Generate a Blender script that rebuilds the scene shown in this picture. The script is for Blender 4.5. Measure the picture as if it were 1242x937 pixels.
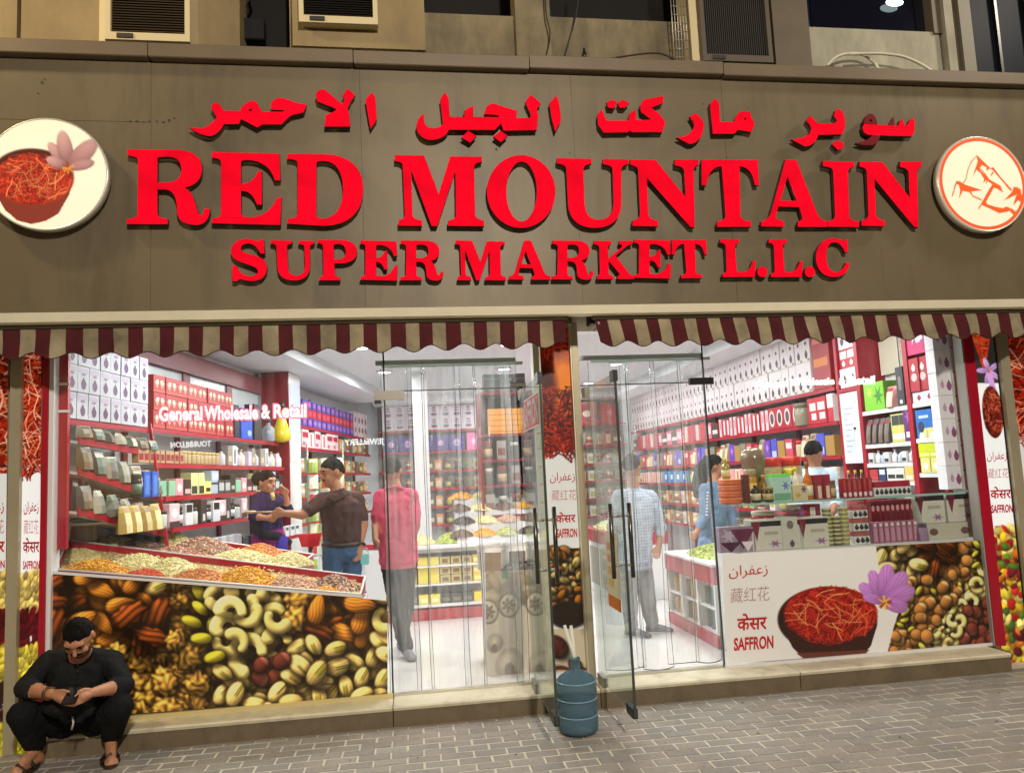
import bpy, bmesh, math, random
import numpy as np
from mathutils import Vector, Matrix

for _o in list(bpy.data.objects):
    bpy.data.objects.remove(_o)
SC = bpy.context.scene
COL = SC.collection
rnd = random.Random(7)
PI = math.pi

# ------------------------------------------------------------------ camera
FPX, YAW, PITCH, ROLL = 872.0, math.radians(7.9), math.radians(5.55), math.radians(-2.67)
CX, CY = 621.0, 493.0
CAM = np.array([0.0, -5.36, 1.655])
_fwd = np.array([math.sin(YAW) * math.cos(PITCH), math.cos(YAW) * math.cos(PITCH), math.sin(PITCH)])
_rt = np.array([math.cos(YAW), -math.sin(YAW), 0.0])
_up = np.cross(_rt, _fwd)
_r2 = math.cos(ROLL) * _rt + math.sin(ROLL) * _up
_u2 = -math.sin(ROLL) * _rt + math.cos(ROLL) * _up
cam_d = bpy.data.cameras.new("camera")
cam = bpy.data.objects.new("camera", cam_d)
COL.objects.link(cam)
cam_d.sensor_fit = 'HORIZONTAL'
cam_d.sensor_width = 36.0
cam_d.lens = 36.0 * FPX / 1242.0
cam_d.shift_y = (CY - 468.5) / 1242.0
cam_d.clip_start, cam_d.clip_end = 0.05, 500
_m = Matrix(((_r2[0], _u2[0], -_fwd[0], CAM[0]), (_r2[1], _u2[1], -_fwd[1], CAM[1]), (_r2[2], _u2[2], -_fwd[2], CAM[2]), (0, 0, 0, 1)))
cam.matrix_world = _m
SC.camera = cam

# ------------------------------------------------------------------ night sky, faint moonlight, exposure
W = bpy.data.worlds.new("World")
SC.world = W
W.use_nodes = True
_nt = W.node_tree
_sky = _nt.nodes.new('ShaderNodeTexSky')
_sky.sky_type = 'NISHITA'
_sky.sun_disc = False
_sky.sun_elevation = math.radians(4.0)
_sky.sun_rotation = math.radians(200.0)
_nt.links.new(_sky.outputs[0], _nt.nodes['Background'].inputs[0])
_nt.nodes['Background'].inputs[1].default_value = 0.01
_sd = bpy.data.lights.new("moon", 'SUN')
_sd.energy = 0.02
_sd.angle = math.radians(0.5)
_so = bpy.data.objects.new("moon", _sd)
COL.objects.link(_so)
_so.rotation_euler = (math.radians(50), 0, math.radians(-20))

SC.view_settings.view_transform = 'Standard'
SC.view_settings.look = 'None'
SC.view_settings.exposure = 0.0
SC.view_settings.gamma = 1.0
SC.render.engine = 'CYCLES'
SC.cycles.use_denoising = True
SC.cycles.max_bounces = 7
SC.cycles.diffuse_bounces = 3
SC.cycles.glossy_bounces = 3
SC.cycles.transparent_max_bounces = 24
SC.cycles.sample_clamp_indirect = 4.0


def lamp(name, kind, loc, power, col, target=None, size=0.2, spot=None, size_y=None):
    d = bpy.data.lights.new(name, kind)
    d.energy = power
    d.color = col
    if kind == 'AREA':
        if size_y:
            d.shape = 'RECTANGLE'
            d.size, d.size_y = size, size_y
        else:
            d.shape = 'DISK'
            d.size = size
    else:
        d.shadow_soft_size = size
    if kind == 'SPOT':
        d.spot_size = spot
        d.spot_blend = 0.6
    o = bpy.data.objects.new(name, d)
    COL.objects.link(o)
    o.location = loc
    if target is not None:
        o.rotation_euler = (Vector(target) - Vector(loc)).to_track_quat('-Z', 'Y').to_euler()
    return o


# street lamps that stand along the kerb outside the frame
lamp("street_lamp_light", 'SPOT', (-4.7, -1.9, 6.9), 520, (1.0, 0.78, 0.46), (-1.6, -.4, 3.2), 0.2, math.radians(110))
lamp("street_lamp_light", 'SPOT', (6.9, -1.9, 6.9), 400, (1.0, 0.88, 0.72), (3.6, -.4, 3.2), 0.3, math.radians(110))
lamp("street_lamp_light", 'SPOT', (1.5, -10.0, 6.5), 3300, (1.0, 0.9, 0.76), (1.2, 0, .6), 0.3, math.radians(80))

# the lit shop ceiling: recessed round lamps (their lenses are built with the ceiling)
CEIL = 3.3
DOWNLIGHTS = [(-0.9, 1.5), (0.9, 1.5), (2.6, 1.3), (3.6, 1.0), (-0.6, 3.4), (1.2, 3.4), (2.9, 3.2), (-0.4, 5.4), (1.4, 5.4), (3.1, 5.2), (1.6, 7.4), (3.2, 7.4), (-1.5, 0.7), (0.5, 0.55), (2.9, 0.5)]
for _x, _y in DOWNLIGHTS:
    lamp("ceiling_lamp_light", 'AREA', (_x, _y, CEIL - 0.06), 40 if _y > 1.4 else (16 if _x < -1 else 24), (0.96, 1.0, 0.97), (_x, _y, 0), 0.3)


# ------------------------------------------------------------------ helpers
def ray(x, y):
    return _r2 * (x - CX) / FPX - _u2 * (y - CY) / FPX + _fwd


def P(x, y, Y):
    """point at depth Y seen at photograph position (x, y)"""
    d = ray(x, y)
    return CAM + d * ((Y - CAM[1]) / d[1])


def PZ(x, y, Z):
    d = ray(x, y)
    return CAM + d * ((Z - CAM[2]) / d[2])


def PW(x, y, O, n):
    """point on the vertical plane through O with normal n"""
    d = ray(x, y)
    return CAM + d * (np.dot(np.array(O) - CAM, n) / np.dot(d, n))


def lin(c):
    c = np.asarray(c, float)
    return np.where(c <= 0.04045, c / 12.92, ((c + 0.055) / 1.055) ** 2.4)


def rgb(*c):
    """sRGB 0..255 to linear"""
    return tuple(float(v) for v in lin(np.array(c) / 255.0))


_MATS = {}


def mat(name, col=(0.5, 0.5, 0.5), rough=0.5, metal=0.0, emit=None, estr=1.0, var=0.0, vscale=6.0, bump=0.0, bscale=40.0, rand=0.0, spec=0.5, stretch=None):
    if name in _MATS:
        return _MATS[name]
    m = bpy.data.materials.new(name)
    m.use_nodes = True
    nt = m.node_tree
    b = nt.nodes['Principled BSDF']
    b.inputs['Base Color'].default_value = (*col, 1)
    b.inputs['Roughness'].default_value = rough
    b.inputs['Metallic'].default_value = metal
    b.inputs['Specular IOR Level'].default_value = spec
    if emit:
        b.inputs['Emission Color'].default_value = (*emit, 1)
        b.inputs['Emission Strength'].default_value = estr
    co = None
    if var or bump:
        tc = nt.nodes.new('ShaderNodeTexCoord')
        co = tc.outputs['Object']
        if stretch:
            mp = nt.nodes.new('ShaderNodeMapping')
            mp.inputs['Scale'].default_value = stretch
            nt.links.new(co, mp.inputs[0])
            co = mp.outputs[0]
    last = None
    if var:
        nz = nt.nodes.new('ShaderNodeTexNoise')
        nz.inputs['Scale'].default_value = vscale
        nz.inputs['Detail'].default_value = 5
        nz.inputs['Roughness'].default_value = 0.65
        nt.links.new(co, nz.inputs['Vector'])
        mr = nt.nodes.new('ShaderNodeMapRange')
        mr.inputs['From Min'].default_value = 0.3
        mr.inputs['From Max'].default_value = 0.7
        mr.inputs['To Min'].default_value = 1 - var
        mr.inputs['To Max'].default_value = 1 + var
        nt.links.new(nz.outputs[0], mr.inputs[0])
        last = mr.outputs[0]
    if rand:
        oi = nt.nodes.new('ShaderNodeObjectInfo')
        mr = nt.nodes.new('ShaderNodeMapRange')
        mr.inputs['To Min'].default_value = 1 - rand
        mr.inputs['To Max'].default_value = 1 + rand
        nt.links.new(oi.outputs['Random'], mr.inputs[0])
        if last is None:
            last = mr.outputs[0]
        else:
            mu = nt.nodes.new('ShaderNodeMath')
            mu.operation = 'MULTIPLY'
            nt.links.new(last, mu.inputs[0])
            nt.links.new(mr.outputs[0], mu.inputs[1])
            last = mu.outputs[0]
    if last is not None:
        mx = nt.nodes.new('ShaderNodeVectorMath')
        mx.operation = 'SCALE'
        mx.inputs[0].default_value = col
        nt.links.new(last, mx.inputs['Scale'])
        nt.links.new(mx.outputs[0], b.inputs['Base Color'])
    if bump:
        nz = nt.nodes.new('ShaderNodeTexNoise')
        nz.inputs['Scale'].default_value = bscale
        nz.inputs['Detail'].default_value = 4
        nt.links.new(co, nz.inputs['Vector'])
        bp = nt.nodes.new('ShaderNodeBump')
        bp.inputs['Strength'].default_value = bump
        bp.inputs['Distance'].default_value = 0.02
        nt.links.new(nz.outputs[0], bp.inputs['Height'])
        nt.links.new(bp.outputs[0], b.inputs['Normal'])
    _MATS[name] = m
    return m


def pm(*c, rough=0.4):
    """plain printed or moulded product colour from sRGB"""
    return mat("pack_%d_%d_%d_%d" % (*c, int(rough * 100)), rgb(*c), rough, var=0.05, vscale=30)


def print_mat(name, rough=0.35, emit=0.0):
    if name in _MATS:
        return _MATS[name]
    m = bpy.data.materials.new(name)
    m.use_nodes = True
    nt = m.node_tree
    b = nt.nodes['Principled BSDF']
    a = nt.nodes.new('ShaderNodeVertexColor')
    a.layer_name = 'print'
    nt.links.new(a.outputs[0], b.inputs['Base Color'])
    b.inputs['Roughness'].default_value = rough
    if emit:
        nt.links.new(a.outputs[0], b.inputs['Emission Color'])
        b.inputs['Emission Strength'].default_value = emit
    _MATS[name] = m
    return m


def glass_mat(name, tint=(1, 1, 1), refl=0.06, haze=0.0, hazecol=(0.8, 0.8, 0.8), rough=0.0, streak=0.0):
    if name in _MATS:
        return _MATS[name]
    m = bpy.data.materials.new(name)
    m.use_nodes = True
    nt = m.node_tree
    for n in list(nt.nodes):
        if n.type != 'OUTPUT_MATERIAL':
            nt.nodes.remove(n)
    out = [n for n in nt.nodes if n.type == 'OUTPUT_MATERIAL'][0]
    tr = nt.nodes.new('ShaderNodeBsdfTransparent')
    tr.inputs[0].default_value = (*tint, 1)
    gl = nt.nodes.new('ShaderNodeBsdfGlossy')
    gl.inputs['Roughness'].default_value = rough
    lw = nt.nodes.new('ShaderNodeLayerWeight')
    lw.inputs[0].default_value = 0.25
    mr = nt.nodes.new('ShaderNodeMapRange')
    mr.inputs['To Min'].default_value = refl
    mr.inputs['To Max'].default_value = 0.9
    pw = nt.nodes.new('ShaderNodeMath')
    pw.operation = 'POWER'
    pw.inputs[1].default_value = 2.5
    nt.links.new(lw.outputs['Facing'], pw.inputs[0])
    nt.links.new(pw.outputs[0], mr.inputs[0])
    mx = nt.nodes.new('ShaderNodeMixShader')
    nt.links.new(mr.outputs[0], mx.inputs[0])
    nt.links.new(tr.outputs[0], mx.inputs[1])
    nt.links.new(gl.outputs[0], mx.inputs[2])
    fin = mx
    if haze:
        df = nt.nodes.new('ShaderNodeBsdfDiffuse')
        df.inputs[0].default_value = (*hazecol, 1)
        tl = nt.nodes.new('ShaderNodeBsdfTranslucent')
        tl.inputs[0].default_value = (*hazecol, 1)
        m2 = nt.nodes.new('ShaderNodeMixShader')
        m2.inputs[0].default_value = 0.5
        nt.links.new(df.outputs[0], m2.inputs[1])
        nt.links.new(tl.outputs[0], m2.inputs[2])
        m3 = nt.nodes.new('ShaderNodeMixShader')
        m3.inputs[0].default_value = haze
        if streak:
            tc = nt.nodes.new('ShaderNodeTexCoord')
            mp = nt.nodes.new('ShaderNodeMapping')
            mp.inputs['Scale'].default_value = (14, 14, 1.1)
            nz = nt.nodes.new('ShaderNodeTexNoise')
            nz.inputs['Scale'].default_value = 1.6
            nz.inputs['Detail'].default_value = 6
            nt.links.new(tc.outputs['Object'], mp.inputs[0])
            nt.links.new(mp.outputs[0], nz.inputs['Vector'])
            r2 = nt.nodes.new('ShaderNodeMapRange')
            r2.inputs['From Min'].default_value = 0.4
            r2.inputs['From Max'].default_value = 0.75
            r2.inputs['To Min'].default_value = haze
            r2.inputs['To Max'].default_value = min(1, haze + streak)
            nt.links.new(nz.outputs[0], r2.inputs[0])
            nt.links.new(r2.outputs[0], m3.inputs[0])
        nt.links.new(mx.outputs[0], m3.inputs[1])
        nt.links.new(m2.outputs[0], m3.inputs[2])
        fin = m3
    nt.links.new(fin.outputs[0], out.inputs[0])
    _MATS[name] = m
    return m


class MB:
    """collects faces for one mesh object"""

    def __init__(s):
        s.v, s.f, s.m, s.sm = [], [], [], []

    def add(s, verts, faces, m=0, smooth=False):
        o = len(s.v)
        s.v += [tuple(map(float, v)) for v in verts]
        for f in faces:
            s.f.append(tuple(i + o for i in f))
            s.m.append(m)
            s.sm.append(smooth)
        return s

    def box(s, a, b, m=0, M=None, front=None):
        (x0, y0, z0), (x1, y1, z1) = a, b
        x0, x1 = min(x0, x1), max(x0, x1)
        y0, y1 = min(y0, y1), max(y0, y1)
        z0, z1 = min(z0, z1), max(z0, z1)
        v = [(x0, y0, z0), (x1, y0, z0), (x1, y1, z0), (x0, y1, z0), (x0, y0, z1), (x1, y0, z1), (x1, y1, z1), (x0, y1, z1)]
        if M is not None:
            v = [tuple(M @ Vector(p)) for p in v]
        f = [(0, 3, 2, 1), (4, 5, 6, 7), (0, 1, 5, 4), (1, 2, 6, 5), (2, 3, 7, 6), (3, 0, 4, 7)]
        return s.add(v, f, m)

    def bbox(s, c, d, m=0, bev=0.006):
        """box with chamfered long edges: centre c, size d"""
        x, y, z = d[0] / 2, d[1] / 2, d[2] / 2
        q = min(bev, x * .45, y * .45, z * .45)
        ring = lambda xx, yy, zz: [(c[0] + sx * xx, c[1] + sy * yy, c[2] + zz) for sx, sy in ((-1, -1), (1, -1), (1, 1), (-1, 1))]
        prof = [(x - q, y - q, -z), (x, y, -z + q), (x, y, z - q), (x - q, y - q, z)]
        v, f = [], []
        for a, b, zz in prof:
            v += ring(a, b, zz)
        f.append((3, 2, 1, 0))
        for k in range(3):
            for i in range(4):
                j = (i + 1) % 4
                f.append((k * 4 + i, k * 4 + j, k * 4 + 4 + j, k * 4 + 4 + i))
        f.append((12, 13, 14, 15))
        return s.add(v, f, m)

    def lathe(s, prof, n=14, c=(0, 0, 0), m=0, smooth=True, M=None):
        v, f = [], []
        for r, z in prof:
            for i in range(n):
                a = 2 * PI * i / n
                p = (c[0] + r * math.cos(a), c[1] + r * math.sin(a), c[2] + z)
                if M is not None:
                    p = tuple(M @ Vector(p))
                v.append(p)
        for k in range(len(prof) - 1):
            for i in range(n):
                j = (i + 1) % n
                f.append((k * n + i, k * n + j, k * n + n + j, k * n + n + i))
        f.append(tuple(range(n))[::-1])
        f.append(tuple(range((len(prof) - 1) * n, len(prof) * n)))
        return s.add(v, f, m, smooth)

    def tube(s, pts, r, n=8, m=0, smooth=True, close=False):
        pts = [Vector(p) for p in pts]
        rr = r if isinstance(r, (list, tuple)) else [r] * len(pts)
        v, f = [], []
        prev = None
        for i, p in enumerate(pts):
            t = (pts[min(i + 1, len(pts) - 1)] - pts[max(i - 1, 0)]).normalized()
            if prev is None:
                a = t.orthogonal().normalized()
            else:
                a = (prev - t * prev.dot(t)).normalized()
            prev = a
            b = t.cross(a)
            for k in range(n):
                w = 2 * PI * k / n
                v.append(tuple(p + a * (math.cos(w) * rr[i]) + b * (math.sin(w) * rr[i])))
        for i in range(len(pts) - 1):
            for k in range(n):
                j = (k + 1) % n
                f.append((i * n + k, i * n + j, i * n + n + j, i * n + n + k))
        f.append(tuple(range(n))[::-1])
        f.append(tuple(range((len(pts) - 1) * n, len(pts) * n)))
        return s.add(v, f, m, smooth)

    def ell(s, c, r, n=8, k=5, m=0, M=None, smooth=True):
        v, f = [], []
        for i in range(k + 1):
            t = PI * i / k
            for j in range(n):
                a = 2 * PI * j / n
                p = Vector((math.sin(t) * math.cos(a) * r[0], math.sin(t) * math.sin(a) * r[1], math.cos(t) * r[2]))
                if M is not None:
                    p = M @ p
                v.append((p[0] + c[0], p[1] + c[1], p[2] + c[2]))
        for i in range(k):
            for j in range(n):
                jj = (j + 1) % n
                f.append((i * n + j, i * n + n + j, i * n + n + jj, i * n + jj))
        return s.add(v, f, m, smooth)

    def poly(s, pts, m=0):
        return s.add(pts, [tuple(range(len(pts)))], m)

    def mesh(s, name, mats):
        me = bpy.data.meshes.new(name)
        me.from_pydata(s.v, [], s.f)
        if not isinstance(mats, (list, tuple)):
            mats = [mats]
        for q in mats:
            me.materials.append(q)
        me.polygons.foreach_set('material_index', s.m)
        me.polygons.foreach_set('use_smooth', s.sm)
        me.update()
        return me

    def build(s, name, mats, parent=None, loc=None, **kw):
        return link(name, s.mesh(name, mats), parent, loc, **kw)


def link(name, me, parent=None, loc=None, rotz=0.0, label=None, cat=None, group=None, kind=None):
    o = bpy.data.objects.new(name, me)
    COL.objects.link(o)
    if parent is not None:
        o.parent = parent
    if loc is not None:
        o.location = tuple(map(float, loc))
    if rotz:
        o.rotation_euler = (0, 0, rotz)
    return tag(o, label, cat, group, kind)


def tag(o, label=None, cat=None, group=None, kind=None):
    if label:
        o['label'] = label
    if cat:
        o['category'] = cat
    if group:
        o['group'] = group
    if kind:
        o['kind'] = kind
    return o


def thing(name, label, cat, loc=(0, 0, 0), rotz=0.0, group=None, kind=None):
    return link(name, None, None, loc, rotz, label, cat, group, kind)


def copy_tree(o, parent=None):
    c = o.copy()
    COL.objects.link(c)
    if parent is not None:
        c.parent = parent
    for ch in list(o.children):
        copy_tree(ch, c)
    return c


def text_mesh(body, bold=0.0, extrude=0.0):
    c = bpy.data.curves.new('lettering', 'FONT')
    c.body = body
    c.offset = bold
    c.extrude = extrude
    c.resolution_u = 3
    o = bpy.data.objects.new('lettering', c)
    COL.objects.link(o)
    dg = bpy.context.evaluated_depsgraph_get()
    me = bpy.data.meshes.new_from_object(o.evaluated_get(dg))
    bpy.data.objects.remove(o)
    bpy.data.curves.remove(c)
    return me


def fit_text(name, body, p00, p10, p01, m, parent=None, bold=0.0, lift=0.002, mirror=False, thick=0.0):
    """text stretched over the box p00 (low left), p10 (low right), p01 (high left); lifted along the face normal"""
    me = text_mesh(body, bold, thick)
    co = np.array([v.co[:] for v in me.vertices])
    lo, hi = co.min(0), co.max(0)
    t = (co - lo) / np.maximum(hi - lo, 1e-9)
    if mirror:
        t[:, 0] = 1 - t[:, 0]
    p00, p10, p01 = (np.array(q, float) for q in (p00, p10, p01))
    a, b = p10 - p00, p01 - p00
    n = np.cross(a, b)
    n /= np.linalg.norm(n)
    out = p00 + t[:, :1] * a + t[:, 1:2] * b + n * lift
    if thick:
        out = out + n * (co[:, 2:3])
    if parent is not None:
        out = out - np.array(parent.matrix_world.translation if False else parent.location)
    for v, q in zip(me.vertices, out):
        v.co = q
    me.materials.clear()
    me.materials.append(m)
    me.name = name
    return link(name, me, parent)


def cubic(a, b, c, d, n=8):
    return [tuple((1 - t) ** 3 * a[i] + 3 * (1 - t) ** 2 * t * b[i] + 3 * (1 - t) * t * t * c[i] + t ** 3 * d[i] for i in (0, 1)) for t in [k / n for k in range(1, n + 1)]]


def path(s):
    """'x,y x,y C a,b c,d e,f ...' -> list of points (C starts one cubic)"""
    tok = s.split()
    out, i = [], 0
    pt = lambda q: tuple(float(w) for w in q.split(','))
    while i < len(tok):
        if tok[i] == 'C':
            out += cubic(out[-1], pt(tok[i + 1]), pt(tok[i + 2]), pt(tok[i + 3]))
            i += 4
        else:
            out.append(pt(tok[i]))
            i += 1
    return out


def filled(loops, extrude, bevel=0.0):
    """filled 2D outline with holes -> mesh in its own xy plane, thickness 2*extrude"""
    c = bpy.data.curves.new('outline', 'CURVE')
    c.dimensions = '2D'
    c.fill_mode = 'BOTH'
    c.extrude = extrude
    c.bevel_depth = bevel
    c.bevel_resolution = 1
    for lp in loops:
        sp = c.splines.new('POLY')
        sp.points.add(len(lp) - 1)
        for q, p in zip(sp.points, lp):
            q.co = (p[0], p[1], 0, 1)
        sp.use_cyclic_u = True
    o = bpy.data.objects.new('outline', c)
    COL.objects.link(o)
    dg = bpy.context.evaluated_depsgraph_get()
    me = bpy.data.meshes.new_from_object(o.evaluated_get(dg))
    bpy.data.objects.remove(o)
    bpy.data.curves.remove(c)
    return me


# ------------------------------------------------------------------ printed pictures (posters): painted into vertex colours of a flat sheet
class Canvas:
    """x right, y down, in photograph-poster units; S samples per unit"""

    def __init__(s, x0, y0, x1, y1, S, bg=(20, 14, 8)):
        s.x0, s.y0, s.S = x0, y0, S
        s.w, s.h = int((x1 - x0) * S) + 1, int((y1 - y0) * S) + 1
        s.x1, s.y1 = x1, y1
        s.a = np.ones((s.h, s.w, 3)) * (np.array(bg) / 255.0)
        s.r = np.random.RandomState(int(abs(x0 * 7 + y0 * 3)) % 9999 + 1)

    def win(s, x, y, R):
        i0, i1 = int((x - R - s.x0) * s.S), int((x + R - s.x0) * s.S) + 2
        j0, j1 = int((y - R - s.y0) * s.S), int((y + R - s.y0) * s.S) + 2
        i0, j0 = max(i0, 0), max(j0, 0)
        i1, j1 = min(i1, s.w), min(j1, s.h)
        if i1 <= i0 or j1 <= j0:
            return None
        X, Y = np.meshgrid(np.arange(i0, i1) / s.S + s.x0 - x, np.arange(j0, j1) / s.S + s.y0 - y)
        return (slice(j0, j1), slice(i0, i1)), X, Y

    def put(s, sl, mask, col):
        A = s.a[sl]
        mask = np.clip(mask, 0, 1)[..., None]
        s.a[sl] = A * (1 - mask) + np.clip(col, 0, 1) * mask

    def rect(s, x0, y0, x1, y1, col):
        s.a[max(0, int((y0 - s.y0) * s.S)):max(0, int((y1 - s.y0) * s.S)), max(0, int((x0 - s.x0) * s.S)):max(0, int((x1 - s.x0) * s.S))] = np.array(col) / 255.0

    def ellipse(s, x, y, a, b, ang=0, col=(255, 255, 255), soft=0.12, shade=0.0, alpha=1.0, col2=None):
        w = s.win(x, y, max(a, b) * 1.3)
        if not w:
            return
        sl, X, Y = w
        c, q = math.cos(ang), math.sin(ang)
        u, v = (X * c + Y * q) / a, (-X * q + Y * c) / b
        r = np.sqrt(u * u + v * v)
        m = np.clip((1 - r) / soft + .5, 0, 1) * alpha
        C = np.ones(X.shape + (3,)) * (np.array(col) / 255.0)
        if col2 is not None:
            t = np.clip((u + 1) / 2, 0, 1)[..., None]
            C = C * (1 - t) + np.array(col2) / 255.0 * t
        if shade:
            nz = np.sqrt(np.clip(1 - r * r, 0, 1))
            l = np.clip(-.35 * X / max(a, b) - .5 * Y / max(a, b) + .75 * nz, 0, 1.2)
            C = C * ((1 - shade) + shade * 1.25 * l)[..., None]
        s.put(sl, m, C)

    def line(s, pts, wd, col, alpha=1.0):
        for (xa, ya), (xb, yb) in zip(pts[:-1], pts[1:]):
            L = math.hypot(xb - xa, yb - ya) + 1e-6
            w = s.win((xa + xb) / 2, (ya + yb) / 2, L / 2 + wd * 2)
            if not w:
                continue
            sl, X, Y = w
            dx, dy = (xb - xa) / L, (yb - ya) / L
            u = np.clip(X * dx + Y * dy, -L / 2, L / 2)
            d = np.hypot(X - u * dx, Y - u * dy)
            s.put(sl, np.clip((wd - d) * s.S + .5, 0, 1) * alpha, np.array(col) / 255.0)

    def polygon(s, pts, col, alpha=1.0):
        pts = np.array(pts, float)
        X, Y = np.meshgrid(np.arange(s.w) / s.S + s.x0, np.arange(s.h) / s.S + s.y0)
        ins = np.zeros(X.shape, bool)
        n = len(pts)
        for i in range(n):
            (xa, ya), (xb, yb) = pts[i], pts[(i + 1) % n]
            if ya == yb:
                continue
            t = ((ya > Y) != (yb > Y)) & (X < (xb - xa) * (Y - ya) / (yb - ya) + xa)
            ins ^= t
        s.put((slice(0, s.h), slice(0, s.w)), ins * alpha, np.array(col) / 255.0)

    def threads(s, n, inside, L, wd, cols, spread=PI):
        for k in range(n):
            for _ in range(20):
                x, y = s.r.uniform(s.x0, s.x1), s.r.uniform(s.y0, s.y1)
                if inside(x, y):
                    break
            else:
                continue
            a = s.r.uniform(-spread, spread)
            pts = [(x, y)]
            for q in range(3):
                a += s.r.uniform(-.5, .5)
                pts.append((pts[-1][0] + math.cos(a) * L / 3, pts[-1][1] + math.sin(a) * L / 3))
            if not inside(*pts[-1]):
                continue
            c = np.array(cols[s.r.randint(len(cols))]) * s.r.uniform(.7, 1.1)
            s.line(pts, wd, c)

    def flower(s, x, y, R, cols=((150, 90, 170), (205, 165, 220)), n=6, a0=-PI / 2, span=2 * PI, core=True):
        for k in range(n):
            a = a0 + (k - (n - 1) / 2) * span / n
            px, py = x + math.cos(a) * R * .55, y + math.sin(a) * R * .55
            s.ellipse(px, py, R * .52, R * .21, a, cols[0], .15, .25, 1, cols[1] if k % 2 else cols[0])
            for q in (-.08, 0, .08):
                s.line([(x, y), (x + math.cos(a + q) * R * .9, y + math.sin(a + q) * R * .9)], R * .012, (100, 60, 120), .5)
        if core:
            for k in range(9):
                a = s.r.uniform(0, 2 * PI)
                s.line([(x, y), (x + math.cos(a) * R * .2, y + math.sin(a) * R * .2)], R * .035, (210, 130, 30) if k % 2 else (200, 60, 20))

    def nut(s, x, y, a, ang, kind):
        r = s.r
        # dark gap around the nut
        s.ellipse(x + a * .08, y + a * .12, a * 1.12, a * .8, ang, (16, 10, 5), .4, 0, .7)
        w = s.win(x, y, a * 1.3)
        if not w:
            return
        sl, X, Y = w
        c, q = math.cos(ang), math.sin(ang)
        u, v = (X * c + Y * q) / a, (-X * q + Y * c) / a
        jit = r.uniform(.85, 1.12)
        up, left = -Y / a, -X / a

        def lit(nu, nv, nz, amb=.42):
            gx, gy = nu * c - nv * q, nu * q + nv * c
            return amb + .85 * np.clip(-.4 * gx - .6 * gy + .62 * nz, 0, 1)
        if kind == 'cashew':
            R0, wd = .62, .36
            px, py = u, v - .35
            rr, th = np.hypot(px, py), np.arctan2(py, px)
            tt = np.clip(th, -PI * .98, -PI * .02)
            tt = np.where((th > 0) & (px < 0), -PI * .95, np.where(th > 0, -PI * .05, th))
            cx, cy = R0 * np.cos(tt), R0 * np.sin(tt)
            ww = wd * (1 - .18 * np.cos(tt))
            dx, dy = (px - cx) / ww, (py - cy) / ww
            d = np.hypot(dx, dy)
            nz = np.sqrt(np.clip(1 - d * d, 0, 1))
            C = np.array((222, 205, 128)) / 255 * jit
            col = C * lit(dx, dy, nz)[..., None]
            s.put(sl, np.clip((1 - d) * 6, 0, 1), col)
            return
        asp = {'almond': .52, 'pistachio': .62, 'green': .5, 'walnut': .82, 'hazel': .88, 'pecan': .48, 'dark': .85}[kind]
        vv = v / asp
        if kind == 'almond':
            vv = vv / np.clip(1 - .38 * u, .3, 2)
        rad = np.hypot(u, vv)
        if kind in ('walnut', 'pecan'):
            an = np.arctan2(vv, u)
            rad = rad * (1 + .09 * np.sin(an * 7 + r.uniform(0, 6)) + .05 * np.sin(an * 13))
        m = np.clip((1 - rad) * 7, 0, 1)
        nz = np.sqrt(np.clip(1 - rad * rad, 0, 1))
        L = lit(u, vv, nz) * np.clip((1 - rad) * 4, .35, 1)
        if kind == 'almond':
            C = np.array((178, 108, 38)) / 255 * jit
            tex = 1 + .16 * np.sin(v * 34 + 2.2 * np.sin(u * 4)) + .08 * np.sin(v * 60 + 3 * np.sin(u * 6))
            col = C * (L * tex)[..., None]
        elif kind == 'walnut':
            C = np.array((196, 146, 66)) / 255 * jit
            p1, p2 = r.uniform(0, 6), r.uniform(0, 6)
            f = .5 + .5 * np.sin(6 * u + 2.2 * np.sin(5 * v + p1) + p2) * np.cos(6.5 * v + 1.8 * np.sin(6 * u + p2))
            f = np.minimum(f, np.clip(np.abs(v) * 7, 0, 1) * .6 + .4)
            col = C * (L * (.3 + .95 * f))[..., None]
        elif kind == 'pecan':
            C = np.array((122, 58, 24)) / 255 * jit
            f = np.abs(np.sin(v * 11 + .8 * np.sin(u * 3)))
            col = C * (L * (.45 + .75 * f))[..., None]
        elif kind == 'hazel':
            C = np.array((150, 98, 48)) / 255 * jit
            t = np.clip((u - .35) * 5, 0, 1)[..., None]
            col = (C * (1 - t) + np.array((190, 150, 95)) / 255 * t) * (L * (1 + .08 * np.sin(v * 22)))[..., None]
        elif kind == 'dark':
            C = np.array((92, 42, 34)) / 255 * jit
            t = np.clip((u - .3) * 4, 0, 1)[..., None]
            col = (C * (1 - t) + np.array((140, 80, 70)) / 255 * t) * L[..., None]
        elif kind == 'green':
            C = np.array((172, 174, 44)) / 255 * jit
            t = np.clip(.5 + .5 * np.sin(v * 9 + u * 3), 0, 1)[..., None]
            col = (C * (1 - .35 * t) + np.array((110, 70, 50)) / 255 * .35 * t) * L[..., None]
        else:
            C = np.array((204, 178, 112)) / 255 * jit
            col = C * (L * (1 + .05 * np.sin(v * 26)))[..., None]
            op = r.uniform(.05, .3)
            gap = np.clip((op - np.abs(vv - .15 - .25 * u)) * 9, 0, 1) * np.clip((u + .25) * 4, 0, 1)
            inner = np.array((168, 160, 52)) / 255
            edge = np.clip(1 - np.abs(np.abs(vv - .15 - .25 * u) - op) * 14, 0, 1) * np.clip((u + .25) * 4, 0, 1)
            col = col * (1 - gap[..., None]) + inner * (L * .8)[..., None] * gap[..., None]
            col = col * (1 - .8 * edge[..., None])
        s.put(sl, m, col)

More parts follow.
